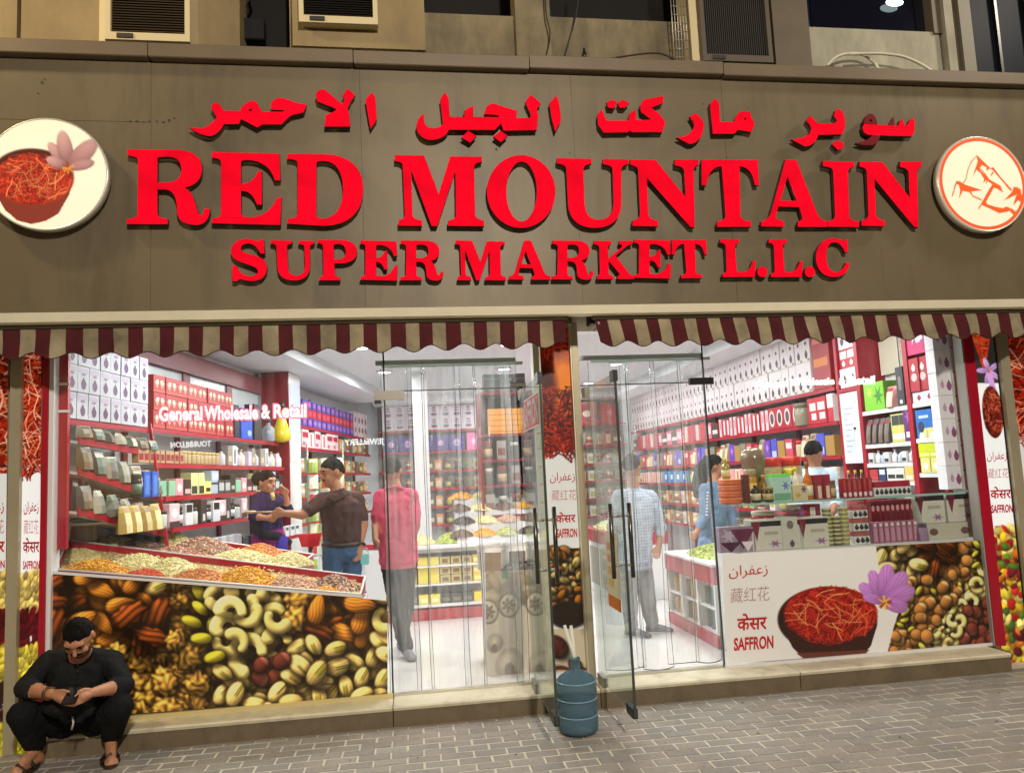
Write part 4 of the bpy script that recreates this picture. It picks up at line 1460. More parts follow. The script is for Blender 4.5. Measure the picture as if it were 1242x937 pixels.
def strip_canvas(x0, x1, ytop, ybot, y_thr, y_txt, seed, style):
    cv = Canvas(x0 - 4, ytop, x1 + 4, ybot, 2.4, (226, 230, 232))
    cv.r = np.random.RandomState(seed)
    R = cv.r
    if style in ('left', 'centre'):
        cv.rect(x0 - 4, ytop, x1 + 4, y_thr - 25, (150, 24, 10))
        ins = lambda x, y: y < y_thr + 12 * math.sin(x * .25) - abs(x - (x0 + x1) / 2) * .6
        cv.threads(900, ins, 16, .8, ((176, 34, 14), (140, 16, 8), (200, 66, 24), (80, 10, 6)))
        if style == 'left':
            cv.threads(60, ins, 26, .5, ((250, 190, 160), (240, 150, 110)))
        else:
            cv.ellipse((x0 + x1) / 2 + 8, ytop + 68, 16, 34, 0, (235, 130, 30), .7)
            cv.ellipse((x0 + x1) / 2 - 14, ytop + 70, 12, 26, 0, (70, 10, 8), .8)
            cv.threads(260, lambda x, y: abs(y - y_thr + 40) < 50 and ins(x, y), 12, .8, ((120, 16, 10), (60, 8, 6), (190, 50, 20)))
    else:
        cv.rect(x0 - 4, ytop, x1 + 4, ytop + 62, (52, 46, 44))
        w_ = x1 - x0
        cx = x0 + w_ * .33
        ins = lambda x, y: y < ytop + 42 and abs(x - cx) < w_ * .4 * (1 - (y - ytop) / 46)
        cv.polygon([(cx - w_ * .36, ytop), (cx + w_ * .36, ytop), (cx + 2, ytop + 42), (cx - 2, ytop + 42)], (206, 60, 30))
        cv.threads(260, ins, 9, .7, ((224, 70, 34), (190, 40, 20), (244, 110, 60)))
        cv.flower(cx + 6, ytop + 46, 16, ((188, 150, 214), (214, 186, 232)), 5, -.6)
        cv.polygon([(cx + 2, ytop + 48), (cx + 10, ytop + 48), (cx + 14, ytop + 72), (cx + 6, ytop + 72)], (196, 150, 214))
        ins2 = lambda x, y: ((x - cx - 6) / (w_ * .38)) ** 2 + ((y - ytop - 97) / 32) ** 2 < 1
        cv.ellipse(cx + 6, ytop + 97, w_ * .38, 32, 0, (96, 30, 22), .06, .3)
        cv.threads(320, ins2, 9, .6, ((150, 50, 34), (100, 26, 18), (190, 90, 60), (60, 16, 12)))
    # nuts / fruit at the foot
    yf = y_txt
    if style == 'left':
        bands = ((232, 204, 110, 'pistachio'), (96, 12, 22, 'dark'), (238, 214, 70, 'green'), (58, 22, 18, 'dark'), (240, 226, 60, 'green'))
        n = len(bands)
        for i, (r_, g_, b_, k) in enumerate(bands):
            ya, yb = yf + (ybot - yf) * i / n, yf + (ybot - yf) * (i + 1) / n
            for j in range(170):
                x, y = R.uniform(x0 - 4, x1 + 4), R.uniform(ya - 5, yb + 4)
                cv.ellipse(x, y - (x - x0) * .35, 6, 2.4, -1.2 + R.uniform(-.3, .3), tuple(np.clip(np.array((r_, g_, b_)) * R.uniform(.6, 1.15), 0, 255)), .3, .4)
    elif style == 'centre':
        cv.rect(x0 - 4, yf, x1 + 4, yf + 78, (46, 26, 14))
        for j in range(110):
            cv.nut(R.uniform(x0 - 3, x1 + 3), R.uniform(yf + 2, yf + 70), R.uniform(6, 9), R.uniform(-2, 2), ('hazel', 'almond', 'pistachio')[R.randint(3)])
        cv.ellipse((x0 + x1) / 2, yf + 76, 22, 16, 0, (34, 22, 16), .2)
        cv.rect(x0 - 4, yf + 92, x1 + 4, ybot, (198, 184, 158))
        for x, y, a in ((x0 + 4, yf + 112, 15), (x0 + 10, yf + 150, 19), (x1 - 4, yf + 148, 15), (x0 + 24, yf + 132, 9)):
            cv.nut(x, y, a, .8, 'dark')
            cv.threads(30, lambda p, q_: (p - x) ** 2 + (q_ - y) ** 2 < a * a * .6, 8, .6, ((40, 16, 12), (96, 44, 36)))
    else:
        cv.rect(x0 - 4, yf + 6, x1 + 4, ybot, (150, 110, 50))
        cols = ((236, 190, 40), (196, 40, 30), (240, 220, 120), (90, 130, 40), (230, 120, 30), (110, 30, 40), (226, 206, 60))
        for j in range(260):
            x, y = R.uniform(x0 - 4, x1 + 4), R.uniform(yf, ybot)
            c_ = cols[int((y - yf) / (ybot - yf + 1) * 14 + R.randint(3)) % 7]
            cv.ellipse(x, y, R.uniform(4, 9), R.uniform(2.5, 6), R.uniform(-1.5, 1.5), tuple(np.clip(np.array(c_) * R.uniform(.7, 1.1), 0, 255)), .25, .4)
    return cv


def pillar(label, pa, pb, ytop, ybot, pxmap, cv, lit=0.0, post=None, frame=None, texts=(), Y=-.03, name='pillar'):
    """pa/pb: photo x at (ytop, ybot) for left and right edges"""
    t = thing(name, label, 'pillar', P((pa[1] + pb[1]) / 2, ybot, Y))
    o = np.array(t.location)
    bl, br, tr, tl = P(pa[1], ybot, Y), P(pb[1], ybot, Y), P(pb[0], ytop, Y), P(pa[0], ytop, Y)
    lx, rx = bl[0], br[0]
    lb(((max(bl[0], tl[0]) + .004, Y + .004, min(bl[2], br[2])), (min(br[0], tr[0]) - .004, .12, tl[2] + .15)), t, o, 'core', M_CREAM)
    sheet('poster', [bl, br, tr, tl], cv, [(pxmap[0], cv.y1), (pxmap[1], cv.y1), (pxmap[1], cv.y0), (pxmap[0], cv.y0)], 36, 420, print_mat('emissive_poster_print_%d' % int(lit * 100), .3, lit) if lit else PM, t)
    for txt, (x0, y0, x1, y1), m, bold in texts:
        fit_text('lettering', txt, P(x0, y1, Y), P(x1, y1 - .04 * (x1 - x0), Y), P(x0 + (-.0), y0, Y), m, t, bold, .003)
    return t


FT = lambda lx, rx, ys, h: [(AR_SAF, (lx + 2, ys[0], rx - 3, ys[0] + h), M_RTXT, .01), ('藏红花', (lx + 2, ys[1], rx - 3, ys[1] + h * 1.1), M_PTXT, -.004),
                            ('केसर', (lx + 1, ys[2], rx - 2, ys[2] + h * 1.15), M_RTXT, .02), ('SAFFRON', (lx + 1, ys[3], rx - 2, ys[3] + h * .62), M_RTXT, .03)]
cv1 = strip_canvas(25, 50, 425, 935, 590, 712, 11, 'left')
pl = pillar('left poster pillar by the seated man, red saffron on top and fruit bands below', (27, 17.5), (50, 47), 425, 935, (25, 50), cv1, .5, texts=FT(27, 50, (608, 630, 652, 680), 16))
cvF = strip_canvas(0, 22, 425, 935, 590, 712, 23, 'left')
cvF.ellipse(4, 446, 12, 22, 0, (214, 186, 40), .1)
cvF.ellipse(4, 446, 8, 16, 0, (120, 20, 20), .1)
pillar('poster panel cut off by the left edge of the photo', (-30, -40), (10, 4), 425, 935, (0, 22), cvF, .25, name='poster_panel', texts=FT(-26, 8, (608, 630, 652, 680), 16))
cv2 = strip_canvas(656, 692, 400, 800, 560, 662, 31, 'centre')
pc = pillar('central poster pillar between the two glass doors', (654, 672), (693, 711), 398, 812, (656, 692), cv2, .12, Y=.0, texts=[(AR_SAF, (667, 573, 697, 586), M_RTXT, .0), ('藏红花', (669, 594, 699, 607), M_PTXT, -.004), ('केसर', (674, 621, 698, 634), M_RTXT, .02), ('SAFFRON', (675, 641, 700, 652), M_RTXT, .03)])  # not a lit poster: faint emission added to brighten its print
_co = np.array(pc.location)
xpa, xpb = P(693, 390, 0)[0], P(700.5, 390, 0)[0]
lb(((1.215, -.06, SZ), (1.265, .1, 2.84)), pc, _o * 0 + _co, 'metal_post', M_FRAME)
lb(((1.205, -.05, SZ), (1.2145, .09, 2.84)), pc, _co, 'post_groove', mat("pale_post_edge", rgb(214, 208, 186), .4, .2))
_pl = P(651, 430, 0)
lb(((_pl[0] - .035, -.03, SZ), (_pl[0] + .012, .08, 2.84)), pc, _co, 'side_post', mat("cream_side_post", rgb(214, 206, 176), .4))
cv3 = strip_canvas(1178, 1215, 408, 812, 560, 645, 47, 'right')
pr = pillar('right poster pillar with a crocus flower above the saffron writing', (1179, 1217), (1209, 1249), 405, 812, (1178, 1212), cv3, .5, texts=[(AR_SAF, (1197, 548, 1221, 560), M_RTXT, .0), ('藏红花', (1198, 568, 1223, 580), M_PTXT, -.004), ('केसर', (1201, 590, 1226, 605), M_RTXT, .02), ('SAFFRON', (1202, 612, 1228, 622), M_RTXT, .03)])
cv4 = strip_canvas(1225, 1262, 408, 812, 560, 645, 53, 'left')
pillar('poster panel cut off by the right edge of the photo', (1219, 1262), (1262, 1305), 402, 812, (1226, 1262), cv4, .2, name='poster_panel')

# posts and red frames around the windows
fr = thing('window_post', 'cream metal post left of the saffron pillar by the seated man', 'post')
xa, xb = P(11, 620, -.05)[0], P(24.5, 620, -.05)[0]
MB().box((xa, -.07, 0), (xb, .12, 2.86)).build('post', M_FRAME, fr)
fr = thing('window_post', 'cream metal post at the far right of the shopfront', 'post')
xa, xb = P(1209, 413, -.05)[0], P(1220, 413, -.05)[0]
MB().box((xa, -.07, 0), (xb, .12, 2.86)).build('post', M_FRAME, fr)
MB().box((xa - .012, -.035, 0), (xa - .001, .1, 2.86)).build('seal', M_BLACK, fr)
fr = thing('window_frame', 'red upright frame at the left end of the left window', 'frame')
xa, xb = P(50.5, 600, -.03)[0], P(58, 600, -.03)[0]
MB().box((xa, -.045, SZ + .5), (xb, .08, 2.86)).build('upright', M_RED, fr)
MB().box((xa, -.045, 0), (xb, .08, SZ + .499)).build('lower_upright', M_RED, fr)
MB().box((xb + .001, -.035, 0), (xb + .03, .08, 2.86)).build('white_strip', M_WHITE, fr)
fr = thing('window_frame', 'red upright frame at the right end of the right window', 'frame')
xa, xb = P(1167, 415, -.03)[0], P(1178.5, 415, -.03)[0]
MB().box((xa, -.045, SZ), (xb, .08, 2.86)).build('upright', M_RED, fr)
MB().box((xa - .012, -.035, SZ), (xa - .001, .06, 2.86)).build('rubber_seal', mat("grey_seal", rgb(150, 146, 140), .5), fr)

# right window with saffron poster
xR0, xR1 = P(874, 740, 0)[0], P(1166, 430, 0)[0]
wr = thing('shop_window', 'large right shop window with a saffron picture along its foot', 'window', (xR0, 0, SZ))
_o2 = np.array((xR0, 0, SZ))
lb(((xR0, 0, SZ + .012), (xR1, .01, GZ1)), wr, _o2, 'pane', M_GLASS)
lb(((xR0 - .006, -.004, SZ + .012), (xR0 + .005, .014, GZ1)), wr, _o2, 'edge_seal', M_GEDGE)
lb(((xR0, -.02, SZ), (xR1, .03, SZ + .022)), wr, _o2, 'bottom_rail', M_WHITE)
cvR = Canvas(868, 645, 1216, 812, 2.2, (214, 218, 220))
R_ = cvR.r
cvR.polygon([(1062, 640), (1220, 640), (1220, 815), (1058, 815), (1075, 760), (1100, 740), (1060, 700)], (40, 26, 16))


def zoneR(x, y):
    if x < 1112 and y < 700:
        return 'pistachio'
    if 1112 < x < 1150 and y < 700 and (x - 1112) * 1.3 + (y - 655) < 75:
        return 'pecan'
    d = x - 1060 + (y - 790) * -.9
    if x > 1168 and y > 728:
        return 'dark'
    if y > 690 and 1120 < x and (x - 1120) * 1.2 + (y - 790) > -14 and y > 690:
        return 'cashew'
    if (x + y) % 9 < 1.6 or (x > 1178 and y < 700):
        return 'green'
    return 'hazel'


scatter(cvR, (1064, 650, 1214, 812), lambda x, y: zoneR(x, y), dict(pistachio=13, pecan=15, hazel=9.5, green=7, cashew=10.5, dark=9.5), 11, 3)
scatter(cvR, (1064, 650, 1214, 812), lambda x, y: zoneR(x, y), dict(pistachio=13, pecan=15, hazel=9, green=7, cashew=10, dark=9), 13, 4)
cvR.polygon([(868, 645), (1056, 645), (1062, 690), (1090, 730), (1080, 760), (1066, 815), (868, 815)], (216, 220, 222))
cvR.ellipse(1000, 752, 60, 40, .03, (30, 14, 12), .05)
cvR.polygon([(943, 757), (1060, 757), (1052, 783), (1040, 797), (972, 799), (958, 785)], (36, 18, 16))
cvR.polygon([(962, 792), (1050, 788), (1040, 798), (972, 799)], (72, 34, 30))
cvR.ellipse(1004, 744, 56, 33, .02, (110, 18, 12), .06)
_in = lambda x, y: ((x - 1004) / 57) ** 2 + ((y - 746) / 36) ** 2 < 1
cvR.threads(1300, _in, 12, .45, ((140, 22, 16), (112, 14, 10), (170, 44, 28), (66, 8, 6)))
cvR.threads(70, _in, 24, .45, ((214, 120, 70), (196, 84, 50)))
for a, L, w_ in ((-2.55, 36, 9), (-2.0, 40, 9), (-1.5, 44, 11), (-.95, 42, 12), (-.4, 38, 11), (.3, 28, 9), (-2.9, 26, 6)):
    ex, ey = 1069 + math.cos(a) * L * .5, 730 + math.sin(a) * L * .5
    cvR.ellipse(ex, ey, L * .56, w_, a, (128, 76, 150), .12, .25, 1, (158, 108, 182))
    for q_ in (-.12, 0, .12):
        cvR.line([(1069, 730), (1069 + math.cos(a + q_) * L, 730 + math.sin(a + q_) * L)], .35, (92, 50, 116), .6)
for k in range(16):
    a = R_.uniform(0, 6.3)
    cvR.line([(1069, 731), (1069 + 8 * math.cos(a), 731 + 8 * math.sin(a))], .9, (214, 140, 50) if k % 3 else (120, 40, 30))
cvR.a = np.clip(cvR.a * np.array((1.36, 1.34, 1.28)), 0, .92) ** .9
sheet('saffron_poster', [P(882, 805, -.004), P(1207, 779, -.004), P(1195.5, 655, -.004), P(875.5, 672, -.004)], cvR, [(882, 805), (1207, 779), (1195.5, 655), (875.5, 672)], 400, 160, PM, wr)
M_GREYP = mat("grey_pink_print", rgb(190, 150, 152), .4)
for txt, b, m_, bo in ((AR_SAF, (884, 686, 931, 702), M_RTXT, .0), ('藏红花', (886, 713, 933, 731), M_GREYP, -.005), ('केसर', (894, 744, 930, 765), M_RTXT, .02), ('SAFFRON', (890, 773, 938, 789), M_RTXT, .03)):
    fit_text('lettering', txt, *pbox(*b, -.004, -.07), m_, wr, bo, .003)
for txt, a in (("General", (917, 461, 955, 470)), ("Wholesale", (958, 459, 1012, 468)), ("&", (1017, 457, 1026, 467)), ("Retail", (1030, 456, 1061, 467))):
    fit_text('lettering', txt, *pbox(*a, -.001, -.03), M_WLIT, wr, bold=.05, lift=.004)

# transoms and closed glass above the doorways
M_RAIL = mat("teal_grey_rail", rgb(190, 202, 198), .3, .0)
for (xa, xb, lab, cut) in ((xL1, .79, 'clear glass panel over the left doorway with a steel rail', 1), (1.27, xR0, 'clear glass panel over the right doorway with a steel rail', 0)):
    t = thing('transom', lab, 'transom', (xa, 0, 2.3))
    o = np.array(t.location)
    lb(((xa + .01, 0, 2.33), (xb, .01, GZ1)), t, o, 'pane', M_GLASS)
    lb(((xa - .06, .02, 2.525), (xb, .05, 2.56)), t, o, 'rail', M_RAIL)
    lb(((xa + .01, -.002, 2.322), (xb, .012, 2.33)), t, o, 'pane_edge', M_GEDGE)
    if cut:
        lb(((P(454, 480, 0)[0], -.012, P(470, 485, 0)[2]), (P(490, 480, 0)[0], .022, P(470, 474, 0)[2])), t, o, 'patch_fitting', M_STEEL)
        lb(((P(454, 480, 0)[0], -.011, P(470, 489, 0)[2]), (P(462, 480, 0)[0], .021, P(470, 485, 0)[2])), t, o, 'patch_corner', M_BLACK)
    else:
        lb(((P(836, 463, 0)[0], -.012, P(850, 466, 0)[2]), (P(865, 463, 0)[0], .022, P(850, 458, 0)[2])), t, o, 'patch_fitting', M_BLACK)
M_BOX = mat("door_closer_box", rgb(70, 66, 58), .4, .5)
c = P(628, 467, .02)
t = thing('door_hinge', 'dark metal hinge bracket at the top of the left door', 'hinge', c)
MB().bbox((0, 0, 0), (.12, .05, .04), 0, .006).build('plate', M_BOX, t)
MB().tube([(.02, -.02, -.02), (.03, -.03, -.09)], .012).build('pin', M_BLACK, t)

# ------------------------------------------------------------------ open glass doors (standing straight out over the step)
M_DGLASS = glass_mat("door_glass", (.9, .945, .93), .07, haze=.04, hazecol=(.75, .85, .82))
M_HANDLE = mat("door_handle_steel", rgb(92, 86, 78), 0.28, 0.85)
M_ORANGE = pm(236, 130, 40)
for X, lab in ((.80, 'left glass door swung open with a red SAFFRON sticker'), (1.29, 'right glass door swung open with an orange notice')):
    t = thing('glass_door', lab, 'door', (X, -.02, .155))
    y1 = -.90
    MB().box((-.006, y1, 0), (.006, -.03, 2.13)).build('door_pane', M_DGLASS, t)
    MB().box((-.008, y1 - .007, .0), (.008, y1 - .0005, 2.13)).build('edge', M_GEDGE, t)
    for z0, z1, ya, yb in ((-.01, .05, y1, y1 + .14), (2.08, 2.15, y1 - .01, y1 + .07), (2.07, 2.14, -.14, -.03), (-.01, .05, -.2, -.03)):
        MB().box((-.016, ya - .003, z0), (.016, yb, z1)).build('corner_fitting', M_BLACK if ya < -.5 else M_STEEL, t)
    for s in (-1, 1):
        h = MB()
        h.tube([(s * .062, y1 + .07, .83), (s * .062, y1 + .07, 1.3)], .014, 12)
        ho = h.build('handle', M_HANDLE, t)
        k = MB()
        for z in (.91, 1.22):
            k.tube([(s * .006, y1 + .07, z), (s * .062, y1 + .07, z)], .009, 10)
        k.build('handle_stud', M_STEEL, ho)
# SAFFRON sticker on the left door, read from the street side
dl = [o for o in COL.objects if o.name.startswith('glass_door')][0]
dr = [o for o in COL.objects if o.name.startswith('glass_door')][1]
ya, yb, za, zb_ = -.24, -.86, 1.97, 2.19
x = -.008
MB().box((x - .001, yb, za - .155), (x, ya, zb_ - .155)).build('sticker', M_WHITE, dl)
MB().box((x - .0025, yb + .012, za - .143), (x - .0012, ya - .012, zb_ - .167)).build('sticker_red', pm(226, 36, 60), dl)
fit_text('lettering', 'SAFFRON', (.80 + x - .003, -.02 + ya - .035, za + .02), (.80 + x - .003, -.02 + yb + .035, za + .02), (.80 + x - .003, -.02 + ya - .035, zb_ - .02), M_WHITE, dl, .03, .001)
MB().box((-.009, -.46, .60), (-.0075, -.76, 1.10)).build('notice', mat("notice_paper", rgb(236, 226, 196), .5), dr)
MB().box((-.0105, -.46, .60), (-.0092, -.76, .68)).build('notice_band', M_ORANGE, dr)
for i in range(4):
    MB().box((-.0105, -.49, .74 + i * .08), (-.0092, -.62 - .03 * (i % 2), .79 + i * .08)).build('notice_panel', pm(226, 200 - i * 14, 120 + i * 10), dr)

# ------------------------------------------------------------------ plastic strip curtains
M_STRIP = glass_mat("clear_pvc", (.975, .98, .985), .09, haze=.085, hazecol=(.9, .94, .95), rough=.08, streak=.2)
M_SEDGE = glass_mat("pvc_edge", (.28, .3, .31), .15)


def strip_curtain(label, edges, yb, z1, Y):
    """edges: photo x of strip borders at their lower ends; yb: photo y of lower ends"""
    t = thing('strip_curtain', label, 'curtain', (P(edges[0][0], 700, Y)[0], Y, z1))
    o = np.array(t.location)
    for i, (a, b, ybt, bow) in enumerate(edges):
        xa, xb = P(a, ybt, Y)[0], P(b, ybt, Y)[0]
        zb0 = P((a + b) / 2, ybt, Y)[2]
        mb, ed = MB(), MB()
        n, m = 8, 14
        V = []
        for j in range(m + 1):
            f = j / m
            z = z1 + (zb0 - z1) * f
            for k in range(n + 1):
                u = k / n
                x = xa + (xb - xa) * u + .006 * math.sin(5 * z + i) * f
                y = Y + bow * math.sin(PI * u) + .012 * (i % 2) + .01 * math.sin(3.1 * z + i * 2) * f
                V.append((x - o[0], y - o[1], z - o[2] - (.008 * math.sin(PI * u) if j == m else 0)))
        mb.add(V, [(j * (n + 1) + k, (j + 1) * (n + 1) + k, (j + 1) * (n + 1) + k + 1, j * (n + 1) + k + 1) for j in range(m) for k in range(n)], 0, True)
        s = mb.build('strip', M_STRIP, t)
        for side in (0, n):
            ed.tube([V[j * (n + 1) + side] for j in range(m + 1)], .0022, 5)
        ed.tube([V[m * (n + 1) + k] for k in range(n + 1)], .004, 5)
        ed.build('strip_edge', M_SEDGE, s)
    lb(((P(edges[0][0], 700, Y)[0] - .02, Y - .012, z1 - .004), (P(edges[-1][1], 700, Y)[0] + .02, Y + .008, z1 + .02)), t, o, 'hanging_rail', M_RAIL)


strip_curtain('clear plastic strip curtain hanging in the left doorway', [(473, 511, 843, -.03), (506, 527, 842, .02), (524, 572, 838, -.03), (566, 592, 834, .02), (589, 636, 828, -.03), (628, 643, 826, .02)], 835, 2.52, .1)
strip_curtain('clear plastic strip curtain hanging in the right doorway', [(734, 781, 810, -.03), (774, 784, 809, .02), (780, 817, 809, -.03), (812, 850, 804, .03), (846, 877, 801, -.03)], 808, 2.52, .1)


# ------------------------------------------------------------------ goods: small makers (base at z = 0, front towards -Y)
_MC = {}
HUES = (((200, 190, 180), 'pale'), ((226, 226, 230), 'white'), ((30, 30, 34), 'black'), ((70, 60, 56), 'dark'), ((130, 130, 130), 'grey'), ((180, 30, 48), 'red'), ((120, 24, 40), 'dark red'), ((210, 120, 140), 'pink'), ((222, 200, 60), 'yellow'), ((220, 214, 150), 'cream'), ((170, 140, 70), 'gold'), ((110, 76, 50), 'brown'), ((100, 150, 90), 'green'), ((50, 100, 200), 'blue'), ((170, 190, 212), 'light blue'), ((100, 60, 160), 'purple'), ((206, 130, 60), 'orange'))


def hue(c):
    return min(HUES, key=lambda h: sum((p - q) ** 2 for p, q in zip(h[0], c)))[1]


ORD = 'first second third fourth fifth sixth seventh eighth ninth tenth eleventh twelfth thirteenth fourteenth fifteenth sixteenth seventeenth eighteenth nineteenth'.split()
ORD += ['twentieth'] + ['twenty ' + o for o in ORD[:9]] + ['thirtieth'] + ['thirty ' + o for o in ORD[:9]] + ['fortieth'] + ['forty ' + o for o in ORD[:9]]


def one_of(label, me, name, i, n, many, layer=''):
    """label of the i-th of n goods in a row: colour when the row is mixed, place in the row when it is short"""
    if many:
        k = min([label.index(p) for p in (' on ', ' in ', ' at ', ' under ', ' of ', ' behind ', ' hung ', ' leaning ', ' above ') if p in label] or [0])
        label = (me.get('hue', '') + ' ' + name.replace('_', ' ') + label[k:]).strip()
    if layer:
        label = layer + ' layer, ' + ORD[i] + ' from left: ' + label
    elif 1 < n <= len(ORD):
        label = ORD[i] + ' from the left: ' + label
    return label


def box_mesh(w, d, h, body, prints=(), top=None):
    key = ('b', w, d, h, body, tuple(prints), top)
    if key in _MC:
        return _MC[key]
    mats, mb = [pm(*body)], MB()
    mb.bbox((0, d / 2, h / 2), (w, d, h), 0, .003)
    idx = {}

    def mi(c):
        if c not in idx:
            idx[c] = len(mats)
            mats.append(pm(*c))
        return idx[c]
    for i, (k, x0, z0, x1, z1, c) in enumerate(prints):
        y = -.0012 - .0004 * i
        X0, X1, Z0, Z1 = (x0 - .5) * w, (x1 - .5) * w, z0 * h, z1 * h
        if k == 'r':
            pts = [(X0, Z0), (X1, Z0), (X1, Z1), (X0, Z1)]
        elif k == 'e':
            pts = [((X0 + X1) / 2 + math.cos(a) * (X1 - X0) / 2, (Z0 + Z1) / 2 + math.sin(a) * (Z1 - Z0) / 2) for a in [q * PI / 7 for q in range(14)]]
        elif k == 't':
            pts = [(X0, Z1), ((X0 + X1) / 2, Z0), (X1, Z1)]
        elif k == 'f':   # small flower: spread petals
            pts = []
            for q in range(12):
                a, rr = q * PI / 6, (1 if q % 2 == 0 else .35)
                pts.append(((X0 + X1) / 2 + math.cos(a) * rr * (X1 - X0) / 2, (Z0 + Z1) / 2 + math.sin(a) * rr * (Z1 - Z0) / 2))
        else:            # drop
            pts = [((X0 + X1) / 2 + math.sin(a) * (X1 - X0) / 2 * (1 if math.cos(a) < 0 else (1 - math.cos(a)) ** .8), (Z0 + Z1) / 2 + math.cos(a) * (Z1 - Z0) / 2) for a in [-q * PI / 8 for q in range(16)]]
        mb.poly([(p[0], y, p[1]) for p in pts], mi(c))
    if top:
        mb.box((-w / 2 - .001, -.001, h * .9), (w / 2 + .001, d + .001, h + .001), mi(top))
    _MC[key] = mb.mesh('pack', mats)
    _MC[key]['hue'] = hue(body)
    return _MC[key]


def bottle_mesh(r, h, col, cap, label=None, neck=.35, glass=False):
    key = ('t', r, h, col, cap, label, neck)
    if key in _MC:
        return _MC[key]
    mb = MB()
    s = h * (1 - neck)
    mb.lathe([(r * .92, 0), (r, .01), (r, s * .86), (r * .8, s), (r * .36, s + h * neck * .3), (r * .34, s + h * neck * .62)], 12, (0, r, 0), 0)
    mb.lathe([(r * .4, s + h * neck * .6), (r * .42, h - .004), (r * .3, h)], 10, (0, r, 0), 1)
    if label:
        mb.lathe([(r * 1.012, s * .2), (r * 1.012, s * .66)], 12, (0, r, 0), 2)
    _MC[key] = mb.mesh('bottle', [pm(*col, rough=.12), pm(*cap)] + ([pm(*label)] if label else []))
    _MC[key]['hue'] = hue(col)
    return _MC[key]


def jar_mesh(r, h, col, lid, label=None):
    key = ('j', r, h, col, lid, label)
    if key in _MC:
        return _MC[key]
    mb = MB()
    mb.lathe([(r * .94, 0), (r, .01), (r, h * .7), (r * .88, h * .8)], 14, (0, r, 0), 0)
    mb.lathe([(r * .95, h * .79), (r * .97, h * .98), (r * .9, h)], 14, (0, r, 0), 1)
    if label:
        mb.lathe([(r * 1.012, h * .16), (r * 1.012, h * .58)], 14, (0, r, 0), 2)
    _MC[key] = mb.mesh('jar', [pm(*col, rough=.15), pm(*lid)] + ([pm(*label)] if label else []))
    _MC[key]['hue'] = hue(col)
    return _MC[key]


def pouch_mesh(w, h, col, win, band):
    key = ('p', w, h, col, win, band)
    if key in _MC:
        return _MC[key]
    mb = MB()
    pr = [(0, .05), (.03, .06), (.35, .055), (.75, .035), (.93, .012), (1, .006)]
    V = []
    for f, t in pr:
        for x, y in ((-w / 2, .03), (-w * .3, .03 - t * .85), (0, .03 - t), (w * .3, .03 - t * .85), (w / 2, .03), (0, .03 + t)):
            V.append((x * (1 if f < .9 else .97), y, f * h))
    F, K = [], []
    for k in range(len(pr) - 1):
        for i in range(6):
            j = (i + 1) % 6
            mb_i = 1 if (k in (1, 2) and i in (1, 2)) else (2 if k == 3 and i in (1, 2) else 0)
            F.append((k * 6 + i, k * 6 + j, k * 6 + 6 + j, k * 6 + 6 + i))
            K.append(mb_i)
    mb.v, mb.f, mb.m, mb.sm = V, F, K, [False] * len(F)
    mb.f.append(tuple(range(len(V) - 6, len(V))))
    mb.m.append(0)
    mb.sm.append(False)
    _MC[key] = mb.mesh('pouch', [pm(*col), pm(*win), pm(*band)])
    _MC[key]['hue'] = hue(col)
    return _MC[key]


class Frame:
    def __init__(s, O, d):
        s.O, s.d = np.array(O, float), np.array(d, float)
        s.n = np.array((s.d[1], -s.d[0]))
        s.th = math.atan2(s.d[1], s.d[0])

    def at(s, u, out, z):
        p = s.O + s.d * u + s.n * out
        return np.array((p[0], p[1], z))

    def px(s, x, y, out=0.0):
        p = PW(x, y, np.append(s.O + s.n * out, 0), np.append(s.n, 0))
        return float(np.dot(p[:2] - s.O, s.d)), float(p[2])


LF = Frame(LA, _ld)
RF = Frame((4.45, 9.0), (0, -1))
BF = Frame((0, 8.85), (1, 0))


def row(fr, u0, u1, z, out, meshes, w, name, label, cat, group, tilt=0.06, stack=1, sh=0.0, limit=60, zj=0.0):
    """goods set side by side along a shelf; every one an object of its own"""
    if not isinstance(meshes, (list, tuple)):
        meshes = [meshes]
    n = min(limit, max(1, int(round(abs(u1 - u0) / w))))
    for i in range(n):
        for k in range(stack):
            u = u0 + (u1 - u0) * (i + .5) / n
            m = meshes[(i * 7 + k * 3 + int(u * 13)) % len(meshes)] if len(meshes) > 1 else meshes[0]
            p = fr.at(u, out + rnd.uniform(-.006, .006), z + k * sh + .001)
            link(name, m, None, p, fr.th + rnd.uniform(-tilt, tilt), one_of(label, m, name, i, n if stack == 1 else 0, len(meshes) > 1, ORD[k] if stack > 1 else ''), cat, group)


def rowpx(fr, x0, x1, y, out, meshes, w, name, label, cat, group, z=None, **kw):
    ua, za = fr.px(x0, y, out)
    ub, _ = fr.px(x1, y, out)
    row(fr, ua, ub, za if z is None else z, out, meshes, w, name, label, cat, group, **kw)


def shelf_unit(label, fr, u0, u1, zs, deep, outs=None, ups=(), zlo=None, zhi=None, back=None, nm='shelf_unit', ledge=M_RED):
    t = thing(nm, label, 'shelf', fr.at(u0, 0, 0), fr.th)
    L = u1 - u0
    for i, z in enumerate(zs):
        o = outs[i] if outs else 0
        MB().box((0.002, -o - .004, z - .04), (L - .002, -o + .016, z - .002)).build('edge_strip', ledge, t)
        MB().box((0.002, -o + .016, z - .022), (L - .002, deep - .001, z - .004)).build('board', M_WHITE, t)
    for u in ups:
        o = max(outs) if outs else 0
        MB().box((u - u0 - .03, deep - .03, zlo), (u - u0 + .03, deep, zhi)).build('upright', M_DRED, t)
    if back:
        MB().box((0, deep + .001, zlo), (L, deep + .012, zhi)).build('back_panel', back, t)
    return t


